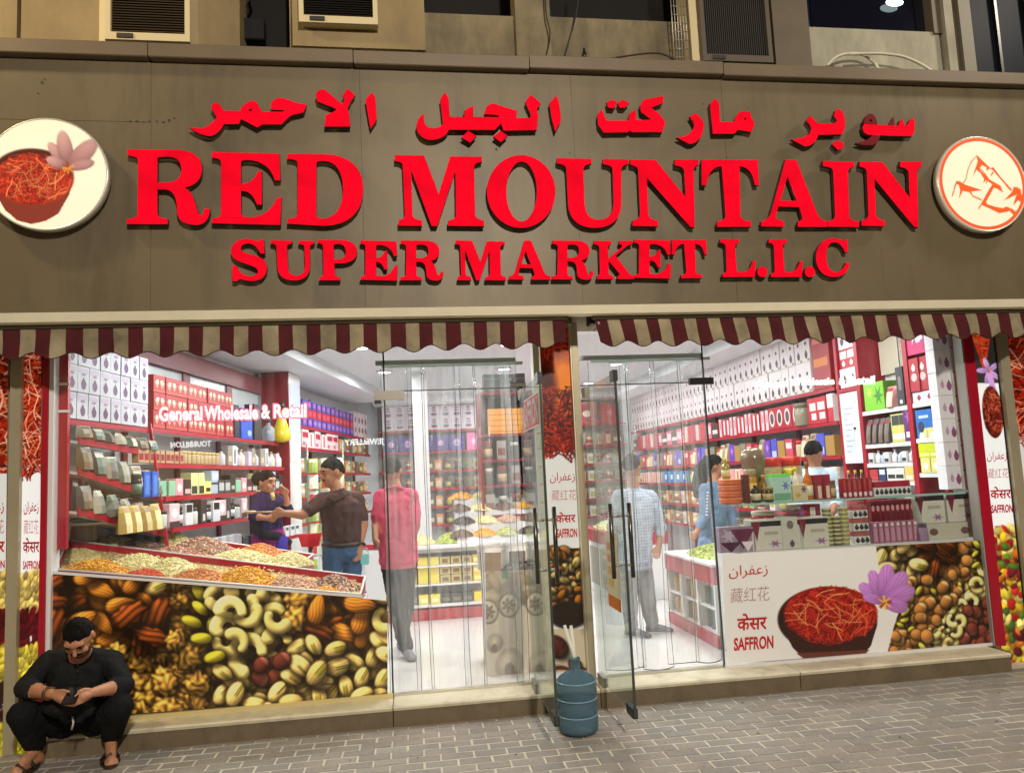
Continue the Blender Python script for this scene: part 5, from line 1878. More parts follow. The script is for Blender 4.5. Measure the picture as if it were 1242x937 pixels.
# ---- left splayed wall
Z1, Z2, Z3, Z4, Z5 = 2.22, 1.91, 1.625, 1.36, 1.07
outs = [0, .06, .13, .19, .25]
shelf_unit('red edged shelves of perfume along the left wall of the shop', LF, 1.04, 4.0, [Z1, Z2, Z3, Z4, Z5], .31, outs, ups=(1.15, 2.05, 2.95, 3.85), zlo=.2, zhi=2.2, back=M_WHITE)
t = thing('shelf_post', 'slanting red shelf post at the near end of the perfume shelves', 'post', LF.at(1.03, 0, 0))
a, b = LF.at(1.03, 0, 2.25) - LF.at(1.03, 0, 0), LF.at(.9, .27, .9) - LF.at(1.03, 0, 0)
MB().tube([a, b], .016, 4, 0, False).build('post', M_RED, t)
# near end: white gift boxes stacked in three rows over sloping bins
wbx = box_mesh(.125, .1, .195, (196, 196, 206), (('r', .08, .74, .92, .93, (186, 176, 196)), ('d', .28, .12, .74, .6, (98, 62, 104)), ('e', .3, .64, .7, .74, (150, 120, 150))))
for k, nm in enumerate(('bottom', 'middle', 'top')):
    row(LF, -.06, 1.01, 2.215 + k * .197, 0, wbx, .133, 'gift_box', 'white drop box in the %s row at the near left wall' % nm, 'box', 'white drop boxes in the %s row, near left wall' % nm, tilt=.02)
shelf_unit('red edged ledge under the white drop boxes by the left window', LF, -.08, 1.02, [2.21], .31)
sb = thing('sloping_bins', 'sloping red edged bins of small packets by the left window', 'bins', LF.at(0, 0, 0), LF.th)
for k, (za, zc) in enumerate(((2.05, 1.98), (1.83, 1.6), (1.55, 1.3))):
    v = [(.02, -.05, za), (1.05, -.05 - .05 * k, zc), (1.05, .28, zc + .06), (.02, .28, za + .06)]
    MB().add(v + [(q[0], q[1], q[2] - .02) for q in v], [(0, 1, 2, 3), (7, 6, 5, 4), (0, 4, 5, 1), (1, 5, 6, 2), (2, 6, 7, 3), (3, 7, 4, 0)]).build('bin_floor', M_WHITE, sb)
    v = [(.02, -.055, za - .02), (1.05, -.055 - .05 * k, zc - .02), (1.05, -.055 - .05 * k, zc + .03), (.02, -.055, za + .03)]
    MB().add(v + [(q[0], q[1] + .012, q[2]) for q in v], [(0, 1, 2, 3), (7, 6, 5, 4), (0, 4, 5, 1), (1, 5, 6, 2), (2, 6, 7, 3), (3, 7, 4, 0)]).build('bin_edge', M_RED, sb)
    cols = ((150, 146, 132), (120, 98, 70), (86, 84, 76), (190, 184, 168), (96, 110, 96))
    for i in range(7):
        f = (i + .5) / 7
        z = za + (zc - za) * f
        hh = (.09, .17, .17)[k]
        m = pouch_mesh(.13, hh, cols[(i + k) % 5], cols[(i * 3 + 1) % 5], cols[(i + 2) % 5])
        p = LF.at(.02 + 1.03 * f, .06 + .05 * k * f, z + .03)
        link('packet', m, None, p, LF.th + rnd.uniform(-.3, .3), '%s from the left: small packet in the %s sloping bin' % (ORD[i], ('upper', 'middle', 'lower')[k]), 'packet', 'packets in the %s sloping bin' % ('upper', 'middle', 'lower')[k])
ta = [jar_mesh(.04, .13, (150, 120, 70), (190, 160, 90)), jar_mesh(.035, .12, (110, 80, 50), (60, 40, 30)), box_mesh(.07, .06, .11, (190, 150, 110), (('r', .1, .2, .9, .7, (150, 40, 50)),)), jar_mesh(.038, .12, (186, 160, 120), (214, 180, 110))]
# top shelf: red patterned cartons, blue cartons, flask, yellow vase
red_c = box_mesh(.19, .12, .155, (172, 30, 44), (('r', 0, .02, 1, .16, (190, 70, 60)), ('t', .05, .2, .5, .62, (206, 150, 120)), ('t', .5, .2, .95, .62, (206, 150, 120)), ('r', .2, .5, .8, .72, (236, 222, 196)), ('r', .42, .5, .58, .72, (150, 60, 50))))
u0, u1 = LF.px(186, 520, 0)[0], LF.px(283, 530, 0)[0]
for k, nm in enumerate(('bottom', 'middle', 'top')):
    row(LF, u0, u1, Z1 + k * .156, .0, red_c, .2, 'carton', 'red diamond carton in the %s row above the perfume shelves' % nm, 'carton', 'red diamond cartons, %s row' % nm, tilt=.01)
for (x0, x1, m, nm, lab) in ((284, 291, box_mesh(.12, .1, .36, (40, 40, 52)), 'carton', 'tall black carton left of the blue cartons on the top perfume shelf'),
                             (291, 308, box_mesh(.3, .12, .34, (36, 84, 196), (('r', .1, .55, .45, .9, (20, 40, 110)), ('e', .55, .1, .9, .3, (150, 190, 240)))), 'carton', 'bright blue carton on the top perfume shelf'),
                             (308, 318, box_mesh(.2, .12, .42, (30, 30, 44), (('r', .2, .6, .8, .85, (120, 120, 130)),)), 'carton', 'tall dark carton right of the bright blue carton')):
    u = (LF.px(x0, 530)[0] + LF.px(x1, 530)[0]) / 2
    link(nm, m, None, LF.at(u, 0, Z1), LF.th, lab, 'carton')
u = LF.px(324, 532)[0]
link('flask', bottle_mesh(.075, .27, (150, 150, 160), (40, 40, 44)), None, LF.at(u, 0, Z1), 0, 'grey glass flask with a dark stopper on the top perfume shelf', 'flask')
u = LF.px(336, 533)[0]
MB().lathe([(.05, 0), (.11, .03), (.115, .1), (.07, .24), (.035, .36), (.03, .4)], 16).build('body', pm(226, 196, 30, rough=.2), tag(link('vase', None, None, LF.at(u, .06, Z1), label='tall yellow vase with a black neck at the far end of the top shelf', cat='vase')))
_vz = [o for o in COL.objects if o.name == 'vase'][0]
MB().lathe([(.034, .4), (.04, .47), (.03, .5)], 12).build('neck', M_BLACK, _vz)
# second shelf
rowpx(LF, 168, 268, 562, .06, ta, .082, 'tin', 'small orange or gold tin on the second perfume shelf', 'tin', 'orange and gold tins on the second shelf', z=Z2, tilt=.1)
pf = [bottle_mesh(.04, .17, (206, 196, 204), (60, 56, 60)), box_mesh(.09, .06, .16, (206, 186, 210), (('r', .2, .3, .8, .6, (240, 236, 240)),)), bottle_mesh(.05, .2, (190, 186, 196), (214, 210, 216), neck=.5), box_mesh(.1, .06, .2, (150, 140, 130), (('r', .2, .2, .8, .5, (214, 190, 150)),)), bottle_mesh(.045, .18, (230, 214, 190), (180, 150, 90)), box_mesh(.09, .06, .21, (226, 224, 230), (('r', .3, .1, .7, .8, (120, 110, 120)),))]
rowpx(LF, 270, 344, 565, .06, pf, .125, 'perfume', 'pale perfume bottle or box on the far half of the second shelf', 'perfume', 'pale perfumes on the second shelf', z=Z2)
# third shelf
c3 = [jar_mesh(.045, .19, (34, 40, 48), (50, 60, 60), (70, 110, 90)), box_mesh(.1, .08, .21, (30, 84, 190), (('r', .2, .1, .8, .85, (60, 130, 220)),))]
rowpx(LF, 166, 192, 603, .13, c3, .12, 'can', 'tall can on the near third perfume shelf', 'can', 'blue and black cans, third shelf', z=Z3)
c3b = [box_mesh(.13, .1, .2, (222, 222, 160), (('r', .1, .05, .9, .4, (40, 40, 34)), ('r', .3, .5, .7, .8, (240, 236, 120)))), box_mesh(.13, .1, .12, (236, 232, 120), (('r', .2, .2, .8, .5, (40, 36, 30)),)), box_mesh(.16, .1, .22, (170, 186, 206), (('r', 0, .4, 1, .5, (60, 64, 70)), ('r', .1, .6, .9, .9, (206, 214, 226)))), box_mesh(.14, .1, .13, (60, 62, 66), (('r', .1, .2, .9, .8, (190, 194, 190)),)), box_mesh(.12, .1, .18, (24, 26, 28), (('r', .2, .2, .8, .4, (190, 190, 180)),)), box_mesh(.12, .09, .13, (140, 190, 160)), box_mesh(.12, .09, .15, (214, 150, 160), (('e', .2, .2, .8, .7, (240, 220, 220)),)), box_mesh(.12, .09, .14, (50, 30, 34), (('r', .1, .1, .9, .4, (200, 170, 170)),))]
rowpx(LF, 193, 344, 600, .13, c3b, .135, 'perfume_box', 'mixed coloured perfume box on the third shelf of the left wall', 'box', 'mixed perfume boxes on the third shelf', z=Z3)
# fourth
g4 = [pouch_mesh(.13, .2, (170, 140, 70), (206, 186, 130), (110, 84, 40)), pouch_mesh(.13, .21, (196, 170, 90), (226, 214, 160), (150, 110, 40))]
rowpx(LF, 148, 196, 642, .19, g4, .13, 'pouch', 'gold pouch of nuts on the fourth shelf of the left wall', 'pouch', 'gold pouches, fourth shelf', z=Z4)
g4b = [box_mesh(.13, .1, .22, (60, 50, 48), (('r', .3, .1, .7, .4, (206, 200, 190)),)), box_mesh(.16, .1, .2, (222, 190, 200), (('e', .2, .4, .8, .8, (250, 240, 240)), ('r', 0, 0, 1, .25, (70, 50, 50)))), jar_mesh(.055, .15, (200, 206, 200), (50, 60, 56)), box_mesh(.13, .1, .19, (214, 214, 220), (('r', .1, .6, .9, .95, (28, 28, 32)),)), jar_mesh(.05, .17, (30, 34, 36), (20, 20, 22), (206, 206, 210))]
rowpx(LF, 197, 300, 634, .19, g4b, .13, 'cosmetic_box', 'black and pale cosmetic box on the fourth shelf of the left wall', 'box', 'cosmetics on the fourth shelf', z=Z4)
row(LF, 1.3, 4.0, Z5, .25, [box_mesh(.1, .08, .14, (206, 206, 212)), box_mesh(.12, .08, .1, (60, 60, 66)), box_mesh(.1, .08, .12, (230, 230, 232), (('r', .1, .6, .9, .9, (80, 90, 90)),))], .17, 'soap_box', 'small white or grey soap box on the lowest left wall shelf', 'box', 'soap boxes on the lowest left shelf')
# white window panels and dark red beam above the top shelf
wp = thing('panelled_wall', 'pale panels in a dark red frame above the left wall shelves', 'wall', LF.at(1.15, -.3, 0), LF.th)
for i in range(3):
    u = .02 + i * 1.0
    MB().box((u + .12, .0, 2.2), (u + .98, .02, 2.86)).build('panel', mat("pale_panel", rgb(206, 216, 220), .25), wp)
    MB().box((u - .02, -.02, 2.2), (u + .118, .03, 2.86)).build('frame_post', mat("plum_frame", rgb(128, 66, 74), .4), wp)
MB().box((-1.1, -.06, 2.862), (3.05, .04, 3.06)).build('frame_beam', mat("plum_frame", rgb(128, 66, 74), .4), wp)
# white column that ends the perfume shelves, and the purple box wall beyond
co = thing('wall_column', 'white column with a notice at the far end of the perfume shelves', 'column', LF.at(4.02, 0, 0), LF.th)
MB().box((.08, -.1, SZ), (.5, .3, CEIL - .17)).build('shaft', M_WHITE, co)
MB().box((.05, -.104, SZ), (.078, .25, CEIL - .17)).build('red_trim', M_DRED, co)
MB().box((.12, -.106, 2.25), (.46, -.1015, 3.0)).build('notice', mat("notice_blue", rgb(196, 206, 226), .4), co)
MB().box((.1, -.108, 1.98), (.42, -.1015, 2.2)).build('small_notice', M_WHITE, co)
shelf_unit('far shelves of purple boxes on the left wall beyond the white column', LF, 4.62, 8.7, [2.5, 2.2, 1.85, 1.5, 1.15], .31, None, ups=(4.8, 6.1, 7.4, 8.6), zlo=.2, zhi=3.0, back=M_WHITE)
pb1 = box_mesh(.2, .12, .125, (84, 62, 150), (('e', .15, .15, .85, .85, (128, 96, 190)), ('e', .35, .3, .65, .7, (206, 110, 150))))
pb2 = box_mesh(.2, .12, .125, (176, 30, 60), (('e', .2, .2, .8, .8, (226, 70, 90)),))
for k, (m, nm, cn) in enumerate(((pb1, 'lowest', 'purple'), (pb2, 'red middle', 'red'), (pb1, 'upper purple', 'purple'))):
    row(LF, 4.66, 7.55, 2.5 + .127 * k, 0, m, .215, 'gift_carton', '%s gift carton in the %s row beyond the white column' % (cn, nm), 'carton', 'gift cartons in the %s row beyond the column' % nm, tilt=.02)
row(LF, 7.6, 8.5, 2.5, 0, box_mesh(.2, .12, .44, (222, 200, 206), (('e', .2, .55, .8, .8, (110, 90, 90)), ('e', .2, .15, .8, .4, (110, 90, 90)))), .22, 'gift_carton', 'white gift carton with dark ovals at the far corner', 'carton', 'white oval cartons at the far corner')
row(LF, 4.85, 6.6, 2.2, 0, [box_mesh(.3, .12, .25, (222, 196, 200), (('r', .1, .55, .9, .85, (176, 30, 50)), ('r', .1, .1, .5, .3, (190, 110, 110)))), box_mesh(.24, .12, .22, (236, 210, 212), (('r', .3, .1, .6, .9, (206, 120, 120)),))], .3, 'candy_box', 'pink and white sweet box under the purple cartons', 'box', 'pink sweet boxes beyond the column')
mixc = [(190, 170, 90), (150, 160, 120), (206, 196, 180), (120, 96, 70), (170, 60, 60), (214, 206, 214), (90, 110, 80), (206, 140, 70)]
mixm = [box_mesh(.13, .1, .2, c, (('r', .15, .2, .85, .7, mixc[(i + 3) % 8]),)) if i % 2 else jar_mesh(.06, .19, c, mixc[(i + 5) % 8], mixc[(i + 2) % 8]) for i, c in enumerate(mixc)]
for k, z in enumerate((1.85, 1.5, 1.15)):
    row(LF, 4.85, 8.5, z, 0, mixm, .165, 'grocery', 'mixed jar on the %s far left shelf' % ('third', 'fourth', 'fifth')[k], 'grocery', 'groceries on the %s far left shelf' % ('third', 'fourth', 'fifth')[k])
row(LF, 6.65, 8.6, 2.2, 0, mixm, .165, 'grocery', 'mixed jar on the second far left shelf', 'grocery', 'groceries on the second far left shelf')
# rack of pale packets hung by the column, behind the woman
hr = thing('packet_rack', 'wire rack of pale yellow and green packets behind the woman', 'rack', (-1.12, 4.0, SZ))
MB().tube([(-.22, 0, 0), (-.22, 0, 2.05)], .012).tube([(.22, 0, 0), (.22, 0, 2.05)], .012).build('rack_post', M_STEEL, hr)
for k in range(8):
    MB().tube([(-.22, 0, .45 + k * .2), (.22, 0, .45 + k * .2)], .008).build('rack_bar', M_STEEL, hr)
    for i in range(3):
        link('packet', pouch_mesh(.13, .18, ((206, 206, 150), (196, 206, 190), (226, 222, 206), (180, 190, 90))[(i + k) % 4], ((230, 226, 200), (150, 170, 80), (190, 60, 60))[(i * 2 + k) % 3], (236, 232, 220)), None, (-1.12 - .15 + .15 * i, 3.95, SZ + .28 + k * .2), 0, '%s packet in the %s row from the bottom on the wire rack' % (('left', 'middle', 'right')[i], ORD[k]), 'packet', 'packets on the wire rack')

# ---- back wall
shelf_unit('back wall shelves seen between the man in pink and the left door', BF, -.7, 4.3, [2.65, 2.23, 1.85, 1.5, 1.15, .8], .3, None, ups=(-.6, .6, 1.75, 2.9, 4.2), zlo=.15, zhi=3.1, back=mat('shelf_back_grey', rgb(176, 172, 172), .5))
wb = box_mesh(.22, .12, .235, (216, 206, 220), (('e', .22, .12, .78, .42, (104, 76, 90)), ('r', .3, .5, .7, .66, (150, 120, 140)), ('e', .3, .7, .7, .9, (140, 112, 120))))
for k, nm in ((0, 'lower'), (1, 'upper')):
    row(BF, -.6, 1.65, 2.65 + .237 * k, 0, wb, .235, 'saffron_box', 'white bowl box in the %s row on the back wall' % nm, 'box', 'white bowl boxes on the back wall, %s row' % nm, tilt=.02)
pb = [box_mesh(.3, .12, .3, (70, 60, 140), (('e', .3, .25, .7, .75, (206, 180, 206)), ('r', .02, .44, .98, .5, (120, 110, 190)))), box_mesh(.3, .12, .3, (62, 56, 130), (('e', .3, .3, .7, .7, (190, 150, 190)),))]
row(BF, -.6, 1.0, 2.23, 0, pb, .31, 'gift_tin', 'purple gift tin on the back wall behind the pink shirt', 'tin', 'purple gift tins on the back wall', tilt=.02)
link('gift_tin', box_mesh(.28, .12, .33, (226, 80, 150), (('f', .2, .2, .8, .8, (250, 180, 210)),)), None, BF.at(1.18, 0, 2.23), 0, 'single pink gift tin beside the blue one on the back wall', 'tin')
link('gift_tin', box_mesh(.36, .12, .32, (70, 110, 210), (('f', .2, .2, .8, .8, (140, 170, 240)),)), None, BF.at(1.52, 0, 2.23), 0, 'single light blue gift tin right of the pink one on the back wall', 'tin')
row(BF, 1.85, 4.2, 2.65, 0, [box_mesh(.42, .12, .45, (170, 60, 84), (('e', .3, .3, .7, .6, (240, 220, 200)), ('r', 0, .9, 1, 1, (214, 130, 140)))), box_mesh(.36, .12, .4, (190, 40, 60), (('f', .2, .3, .8, .8, (230, 130, 140)),))], .45, 'gift_bag', 'large crimson gift bag high on the back wall', 'bag', 'crimson gift bags on the back wall')
for k, z in enumerate((2.23, 1.85, 1.5, 1.15, .8)):
    row(BF, (1.9 if k == 0 else -.6), 4.2, z, 0, mixm + [box_mesh(.2, .1, .22, (206, 110, 130), (('e', .2, .2, .8, .8, (236, 200, 206)),)), box_mesh(.2, .1, .26, (90, 84, 80), (('r', .1, .2, .9, .5, (206, 190, 150)),)), pouch_mesh(.16, .27, (176, 60, 60), (206, 180, 150), (90, 40, 40))], .19, 'grocery', 'mixed packet on the %s shelf of the back wall' % ('second', 'third', 'fourth', 'fifth', 'lowest')[k], 'grocery', 'groceries on the %s back wall shelf' % ('second', 'third', 'fourth', 'fifth', 'lowest')[k])
t = thing('shop_column', 'slim white column standing in the middle of the shop', 'column', P(513, 600, 5.6) * np.array((1, 1, 0)) + np.array((0, 0, SZ)))
MB().box((-.11, -.11, 0), (.11, .11, CEIL - SZ)).build('shaft', M_WHITE, t)
MB().box((-.125, -.125, 0), (.125, .125, .15)).build('base_trim', M_DRED, t)
# cabinet with an orange box, right of the pink shirt
cbn = thing('display_cabinet', 'dark display cabinet with shelves behind the left glass door', 'cabinet', np.array((1.12, 3.3, 0)) + np.array((0, 0, SZ)))
for z in (.75, 1.05, 1.4, 1.7, 2.0, 2.5):
    MB().box((-.32, -.2, z), (.3, .2, z + .03)).build('shelf_board', M_DRED, cbn)
MB().box((-.35, -.2, .0), (-.322, .2, 2.53)).build('side_panel', M_DRED, cbn)
MB().box((.302, -.2, .0), (.33, .2, 2.53)).build('side_panel', mat("dark_brown_wood", rgb(72, 48, 40), .4), cbn)
MB().box((-.32, .18, .0), (.3, .2, 2.499)).build('back_panel', mat("dark_brown_wood", rgb(72, 48, 40), .4), cbn)
_c = np.array(cbn.location)
link('orange_crate', box_mesh(.44, .2, .3, (226, 150, 40), tuple(('r', 0, .08 + .22 * k, 1, .12 + .22 * k, (190, 110, 20)) for k in range(4))), None, _c + np.array((-.02, -.18, 2.03)), 0, 'orange carton on the upper shelf of the dark cabinet', 'carton')
link('dark_carton', box_mesh(.5, .2, .22, (50, 44, 44), (('r', 0, .7, 1, .76, (90, 80, 76)),)), None, _c + np.array((-.02, -.18, 2.53)), 0, 'dark carton on top of the cabinet behind the left door', 'carton')
for k, (z, h) in enumerate(((.78, .2), (1.08, .24), (1.43, .22), (1.73, .22))):
    for i in range(4):
        link('jar', [jar_mesh(.055, h, (90, 60, 46), (150, 40, 44), (190, 160, 120)), box_mesh(.11, .1, h, (150, 140, 132), (('r', .1, .2, .9, .6, (110, 50, 44)),)), jar_mesh(.05, h * .9, (70, 70, 60), (206, 200, 190))][(i + k) % 3], None, _c + np.array((-.25 + i * .16, -.17, z)), 0, '%s from the left: jar or box on the %s shelf of the dark cabinet' % (ORD[i], ('lowest', 'second', 'third', 'fourth')[k]), 'jar', 'goods on the %s shelf of the dark cabinet' % ('lowest', 'second', 'third', 'fourth')[k])

# ---- long right wall
shelf_unit('long red edged shelves of saffron boxes on the right wall', RF, 0.0, 7.3, [2.45, 2.085, 1.72, 1.42, 1.08, .74], .3, None, ups=(.05, 1.2, 2.4, 3.6, 4.8, 6.0, 7.25), zlo=.15, zhi=3.1, back=mat('shelf_back_grey', rgb(176, 172, 172), .5))
sb_ = box_mesh(.158, .1, .345, (222, 212, 216), (('d', .3, .1, .7, .42, (66, 44, 50)), ('e', .36, .55, .64, .68, (90, 60, 66)), ('r', .62, .02, .95, .1, (150, 140, 110))))
for k, nm in ((0, 'lower'), (1, 'upper')):
    row(RF, .1, 6.88, 2.45 + .347 * k, 0, sb_, .165, 'saffron_box', 'white saffron box in the %s row on the right wall' % nm, 'box', 'white saffron boxes on the right wall, %s row' % nm, tilt=.012)
row(RF, 6.9, 7.27, 2.45, 0, box_mesh(.34, .1, .62, (156, 30, 36), (('r', .1, .82, .9, .92, (206, 120, 90)), ('r', .1, .4, .9, .55, (206, 110, 40)), ('r', .1, .1, .9, .16, (214, 150, 110)))), .34, 'carton', 'tall brown red carton at the near end of the right wall', 'carton', None, tilt=0)
rw = [box_mesh(.1, .1, .26, (226, 200, 206), (('r', 0, 0, .35, 1, (186, 30, 54)), ('r', .5, .4, .9, .8, (200, 150, 160)))), box_mesh(.1, .1, .24, (196, 36, 60), (('r', .55, .1, 1, .95, (232, 214, 216)),))]
u0, u1 = RF.px(872, 525)[0], RF.px(932, 515)[0]
row(RF, u0, u1, 2.085, 0, rw, .115, 'sweet_box', 'red and white upright box left of the ringed boxes', 'box', 'red and white upright boxes on the right wall')
u2 = RF.px(971, 510)[0]
row(RF, u1, u2, 2.085, 0, box_mesh(.19, .1, .27, (176, 24, 44), (('e', .15, .12, .85, .88, (226, 206, 206)), ('e', .27, .24, .73, .76, (70, 60, 70)))), .2, 'ring_box', 'crimson box with a white ringed oval on the right wall', 'box', 'crimson ringed boxes', tilt=.01)
link('tin', jar_mesh(.1, .26, (150, 140, 120), (120, 110, 96)), None, RF.at(u2 + .14, -.02, 2.085), 0, 'round grey tin right of the ringed boxes', 'tin')
row(RF, RF.px(982, 512)[0], 7.26, 2.085, 0, [box_mesh(.2, .1, .29, (190, 30, 50), (('r', .2, .5, .9, .8, (236, 214, 214)), ('r', .35, .15, .9, .4, (240, 230, 226)))), box_mesh(.12, .1, .3, (232, 222, 222), (('r', 0, 0, 1, .5, (190, 40, 56)),))], .17, 'sweet_box', 'red and white box right of the grey tin', 'box', 'near red and white boxes on the right wall')
row(RF, .1, u0, 2.085, 0, [box_mesh(.22, .1, .24, (206, 110, 130), (('r', .1, .3, .9, .8, (236, 200, 206)),)), box_mesh(.18, .1, .26, (190, 50, 70)), box_mesh(.25, .1, .2, (70, 60, 60), (('r', .1, .3, .9, .6, (214, 206, 200)),)), box_mesh(.2, .1, .25, (226, 190, 180), (('r', 0, 0, .4, 1, (190, 60, 90)),))], .24, 'sweet_box', 'pink sweet box on the far second right wall shelf', 'box', 'far pink sweet boxes on the right wall')
vm = [pouch_mesh(.15, .25, (190, 160, 120), (226, 206, 170), (150, 40, 50)), pouch_mesh(.15, .26, (150, 120, 84), (206, 190, 160), (90, 60, 40)), box_mesh(.15, .1, .24, (110, 60, 170), (('f', .2, .3, .8, .9, (190, 140, 226)),)), box_mesh(.15, .1, .25, (76, 84, 196), (('r', .1, .1, .9, .4, (190, 190, 230)),)), box_mesh(.16, .1, .22, (170, 130, 60)), box_mesh(.16, .1, .24, (110, 130, 90), (('r', .2, .1, .8, .9, (150, 120, 130)),)), box_mesh(.15, .1, .23, (200, 70, 90), (('r', .1, .5, .9, .8, (240, 210, 214)),)), jar_mesh(.07, .2, (200, 180, 150), (190, 40, 50))]
row(RF, .1, 7.2, 1.72, 0, vm, .172, 'packet', 'mixed sweets packet on the third shelf of the right wall', 'packet', 'sweets packets on the third right wall shelf')
vm2 = [box_mesh(.13, .1, .2, (60, 110, 200), (('r', .1, .3, .9, .7, (214, 220, 236)),)), box_mesh(.13, .1, .2, (226, 150, 150)), box_mesh(.13, .1, .18, (220, 206, 190), (('r', .1, .1, .9, .4, (180, 50, 60)),)), box_mesh(.12, .1, .2, (90, 150, 160)), box_mesh(.13, .1, .19, (230, 220, 200), (('r', .3, .1, .7, .9, (200, 110, 60)),)), jar_mesh(.06, .18, (206, 190, 120), (170, 40, 50))]
row(RF, .1, 7.2, 1.42, 0, vm2, .145, 'packet', 'small bright packet on the fourth shelf of the right wall', 'packet', 'bright packets on the fourth right wall shelf')
for k, z in enumerate((1.08, .74)):
    row(RF, .1, 6.4, z, 0, mixm, .19, 'grocery', 'grocery packet on the %s shelf of the right wall' % ('fifth', 'lowest')[k], 'grocery', 'groceries on the %s right wall shelf' % ('fifth', 'lowest')[k])
# near end of the right wall: cabinet and open shelves with red uprights
RB = lambda x0, x1, y: (RF.px(x0, y)[0], RF.px(x1, y)[0])
cab = thing('wall_cabinet', 'narrow white cabinet with a paper list in a red frame on the right wall', 'cabinet', RF.at(7.33, 0, 0), RF.th)
w0 = RF.px(1044, 500)[0] - 7.33
MB().box((0, 0, .5), (.045, .3, 3.0)).build('frame_post', M_RED, cab)
MB().box((w0 - .03, 0, .5), (w0 + .02, .3, 3.0)).build('frame_post', M_RED, cab)
zc0, zc1 = RF.px(1030, 562)[1], RF.px(1028, 476)[1]
dd = MB().bbox(((w0 + .015) / 2, .012, (zc0 + zc1) / 2), (w0 - .08, .03, zc1 - zc0), 0, .004).build('cabinet_door', M_WHITE, cab)
MB().box((.09, -.006, zc0 + .08), (w0 * .66, -.0035, zc1 - .1)).build('paper_list', mat("paper", rgb(206, 210, 226), .6), dd)
for i in range(9):
    MB().box((.1, -.0075, zc0 + .12 + i * .055), (w0 * (.45 + .1 * (i % 3)), -.0065, zc0 + .126 + i * .055)).build('print_line', pm(130, 130, 160), dd)
MB().lathe([(.012, -.02), (.014, 0)], 10, (w0 - .11, -.008, (zc0 + zc1) / 2), 0, True, None).build('knob', M_BLACK, dd)
MB().box((.046, .0, zc1 + .01), (w0 - .031, .28, zc1 + .05)).build('rail', M_RED, cab)
row(RF, 7.39, 7.33 + w0 - .03, zc1 + .055, -.02, [box_mesh(.15, .1, .2, (186, 26, 48), (('r', .1, .5, .9, .9, (232, 220, 224)), ('d', .3, .1, .7, .45, (240, 236, 236)))), box_mesh(.15, .1, .2, (226, 222, 230), (('d', .3, .2, .7, .7, (90, 70, 90)),))], .16, 'saffron_box', 'saffron box above the white cabinet', 'box', 'saffron boxes above the cabinet', stack=3, sh=.201)
ua, ub = 7.33 + w0 + .03, RF.px(1099, 470)[0]
zsh = [RF.px(1075, y)[1] for y in (495, 537, 561, 583)]
s2_ = shelf_unit('white open shelves of packets between red uprights on the right wall', RF, ua, ub, zsh, .28, None, zlo=.5, zhi=3.0, back=M_WHITE, ledge=M_WHITE)
MB().box((0, .24, zsh[0] + .36), ((ub - ua) * .42, .268, 3.0)).build('beige_board', mat("beige_board", rgb(206, 196, 178), .5), s2_)
MB().box(((ub - ua) * .44, .24, zsh[0] + .3), (ub - ua, .268, 3.0)).build('pebbled_board', mat("pebbled_board", rgb(176, 168, 158), .6, var=.35, vscale=60), s2_)
for u in (ub + .03,):
    t = thing('shelf_post', 'red upright right of the open packet shelves', 'post', RF.at(u, 0, .5), RF.th)
    MB().box((-.028, -.01, 0), (.028, .28, 2.5)).build('post', M_RED, t)
link('green_box', box_mesh(.3, .14, .27, (120, 190, 40), (('f', .45, .1, 1, .9, (60, 130, 30)), ('f', .1, .4, .5, .9, (190, 220, 80)))), None, RF.at(ua + .2, 0, zsh[0]), RF.th, 'bright green box with leaves on the top open shelf', 'box')
link('pink_packet', pouch_mesh(.14, .2, (206, 140, 140), (230, 190, 170), (170, 60, 70)), None, RF.at(ua + .44, 0, zsh[0]), RF.th, 'small pink packet right of the bright green box', 'packet')
row(RF, ua + .52, ub, zsh[0], 0, box_mesh(.1, .1, .36, (44, 44, 48), (('r', .3, .4, .7, .75, (120, 110, 110)), ('e', .3, .05, .7, .16, (226, 226, 226)))), .1, 'black_box', 'tall black box right of the small pink packet', 'box', 'tall black boxes on the top open shelf')
row(RF, ua + .02, ua + .4, zsh[1], 0, pouch_mesh(.1, .24, (40, 44, 46), (110, 90, 80), (120, 40, 44)), .1, 'pouch', 'dark pouch with a white seal on the second open shelf', 'pouch', 'dark pouches on the second open shelf')
row(RF, ua + .42, ua + .62, zsh[1], 0, box_mesh(.12, .1, .26, (206, 200, 110), (('r', .1, .6, .9, .95, (60, 60, 60)), ('r', .1, .1, .9, .3, (236, 236, 226)))), .12, 'yellow_box', 'pale yellow box on the second open shelf', 'box', 'pale yellow boxes on the second open shelf')
row(RF, ua + .64, ub, zsh[1], 0, box_mesh(.13, .1, .34, (96, 40, 110), (('f', .2, .4, .8, .9, (170, 90, 190)), ('r', .2, .1, .8, .25, (230, 220, 236)))), .14, 'purple_box', 'purple box at the right end of the second open shelf', 'box', 'purple boxes on the second open shelf')
row(RF, ua + .02, ub, zsh[2], 0, [bottle_mesh(.03, .11, (190, 200, 220), (60, 60, 66)), bottle_mesh(.03, .12, (226, 222, 226), (200, 200, 206)), box_mesh(.07, .06, .1, (214, 216, 220), (('r', .1, .1, .9, .4, (50, 52, 56)),))], .085, 'small_bottle', 'small pale bottle or box on the third open shelf', 'bottle', 'small bottles on the third open shelf')
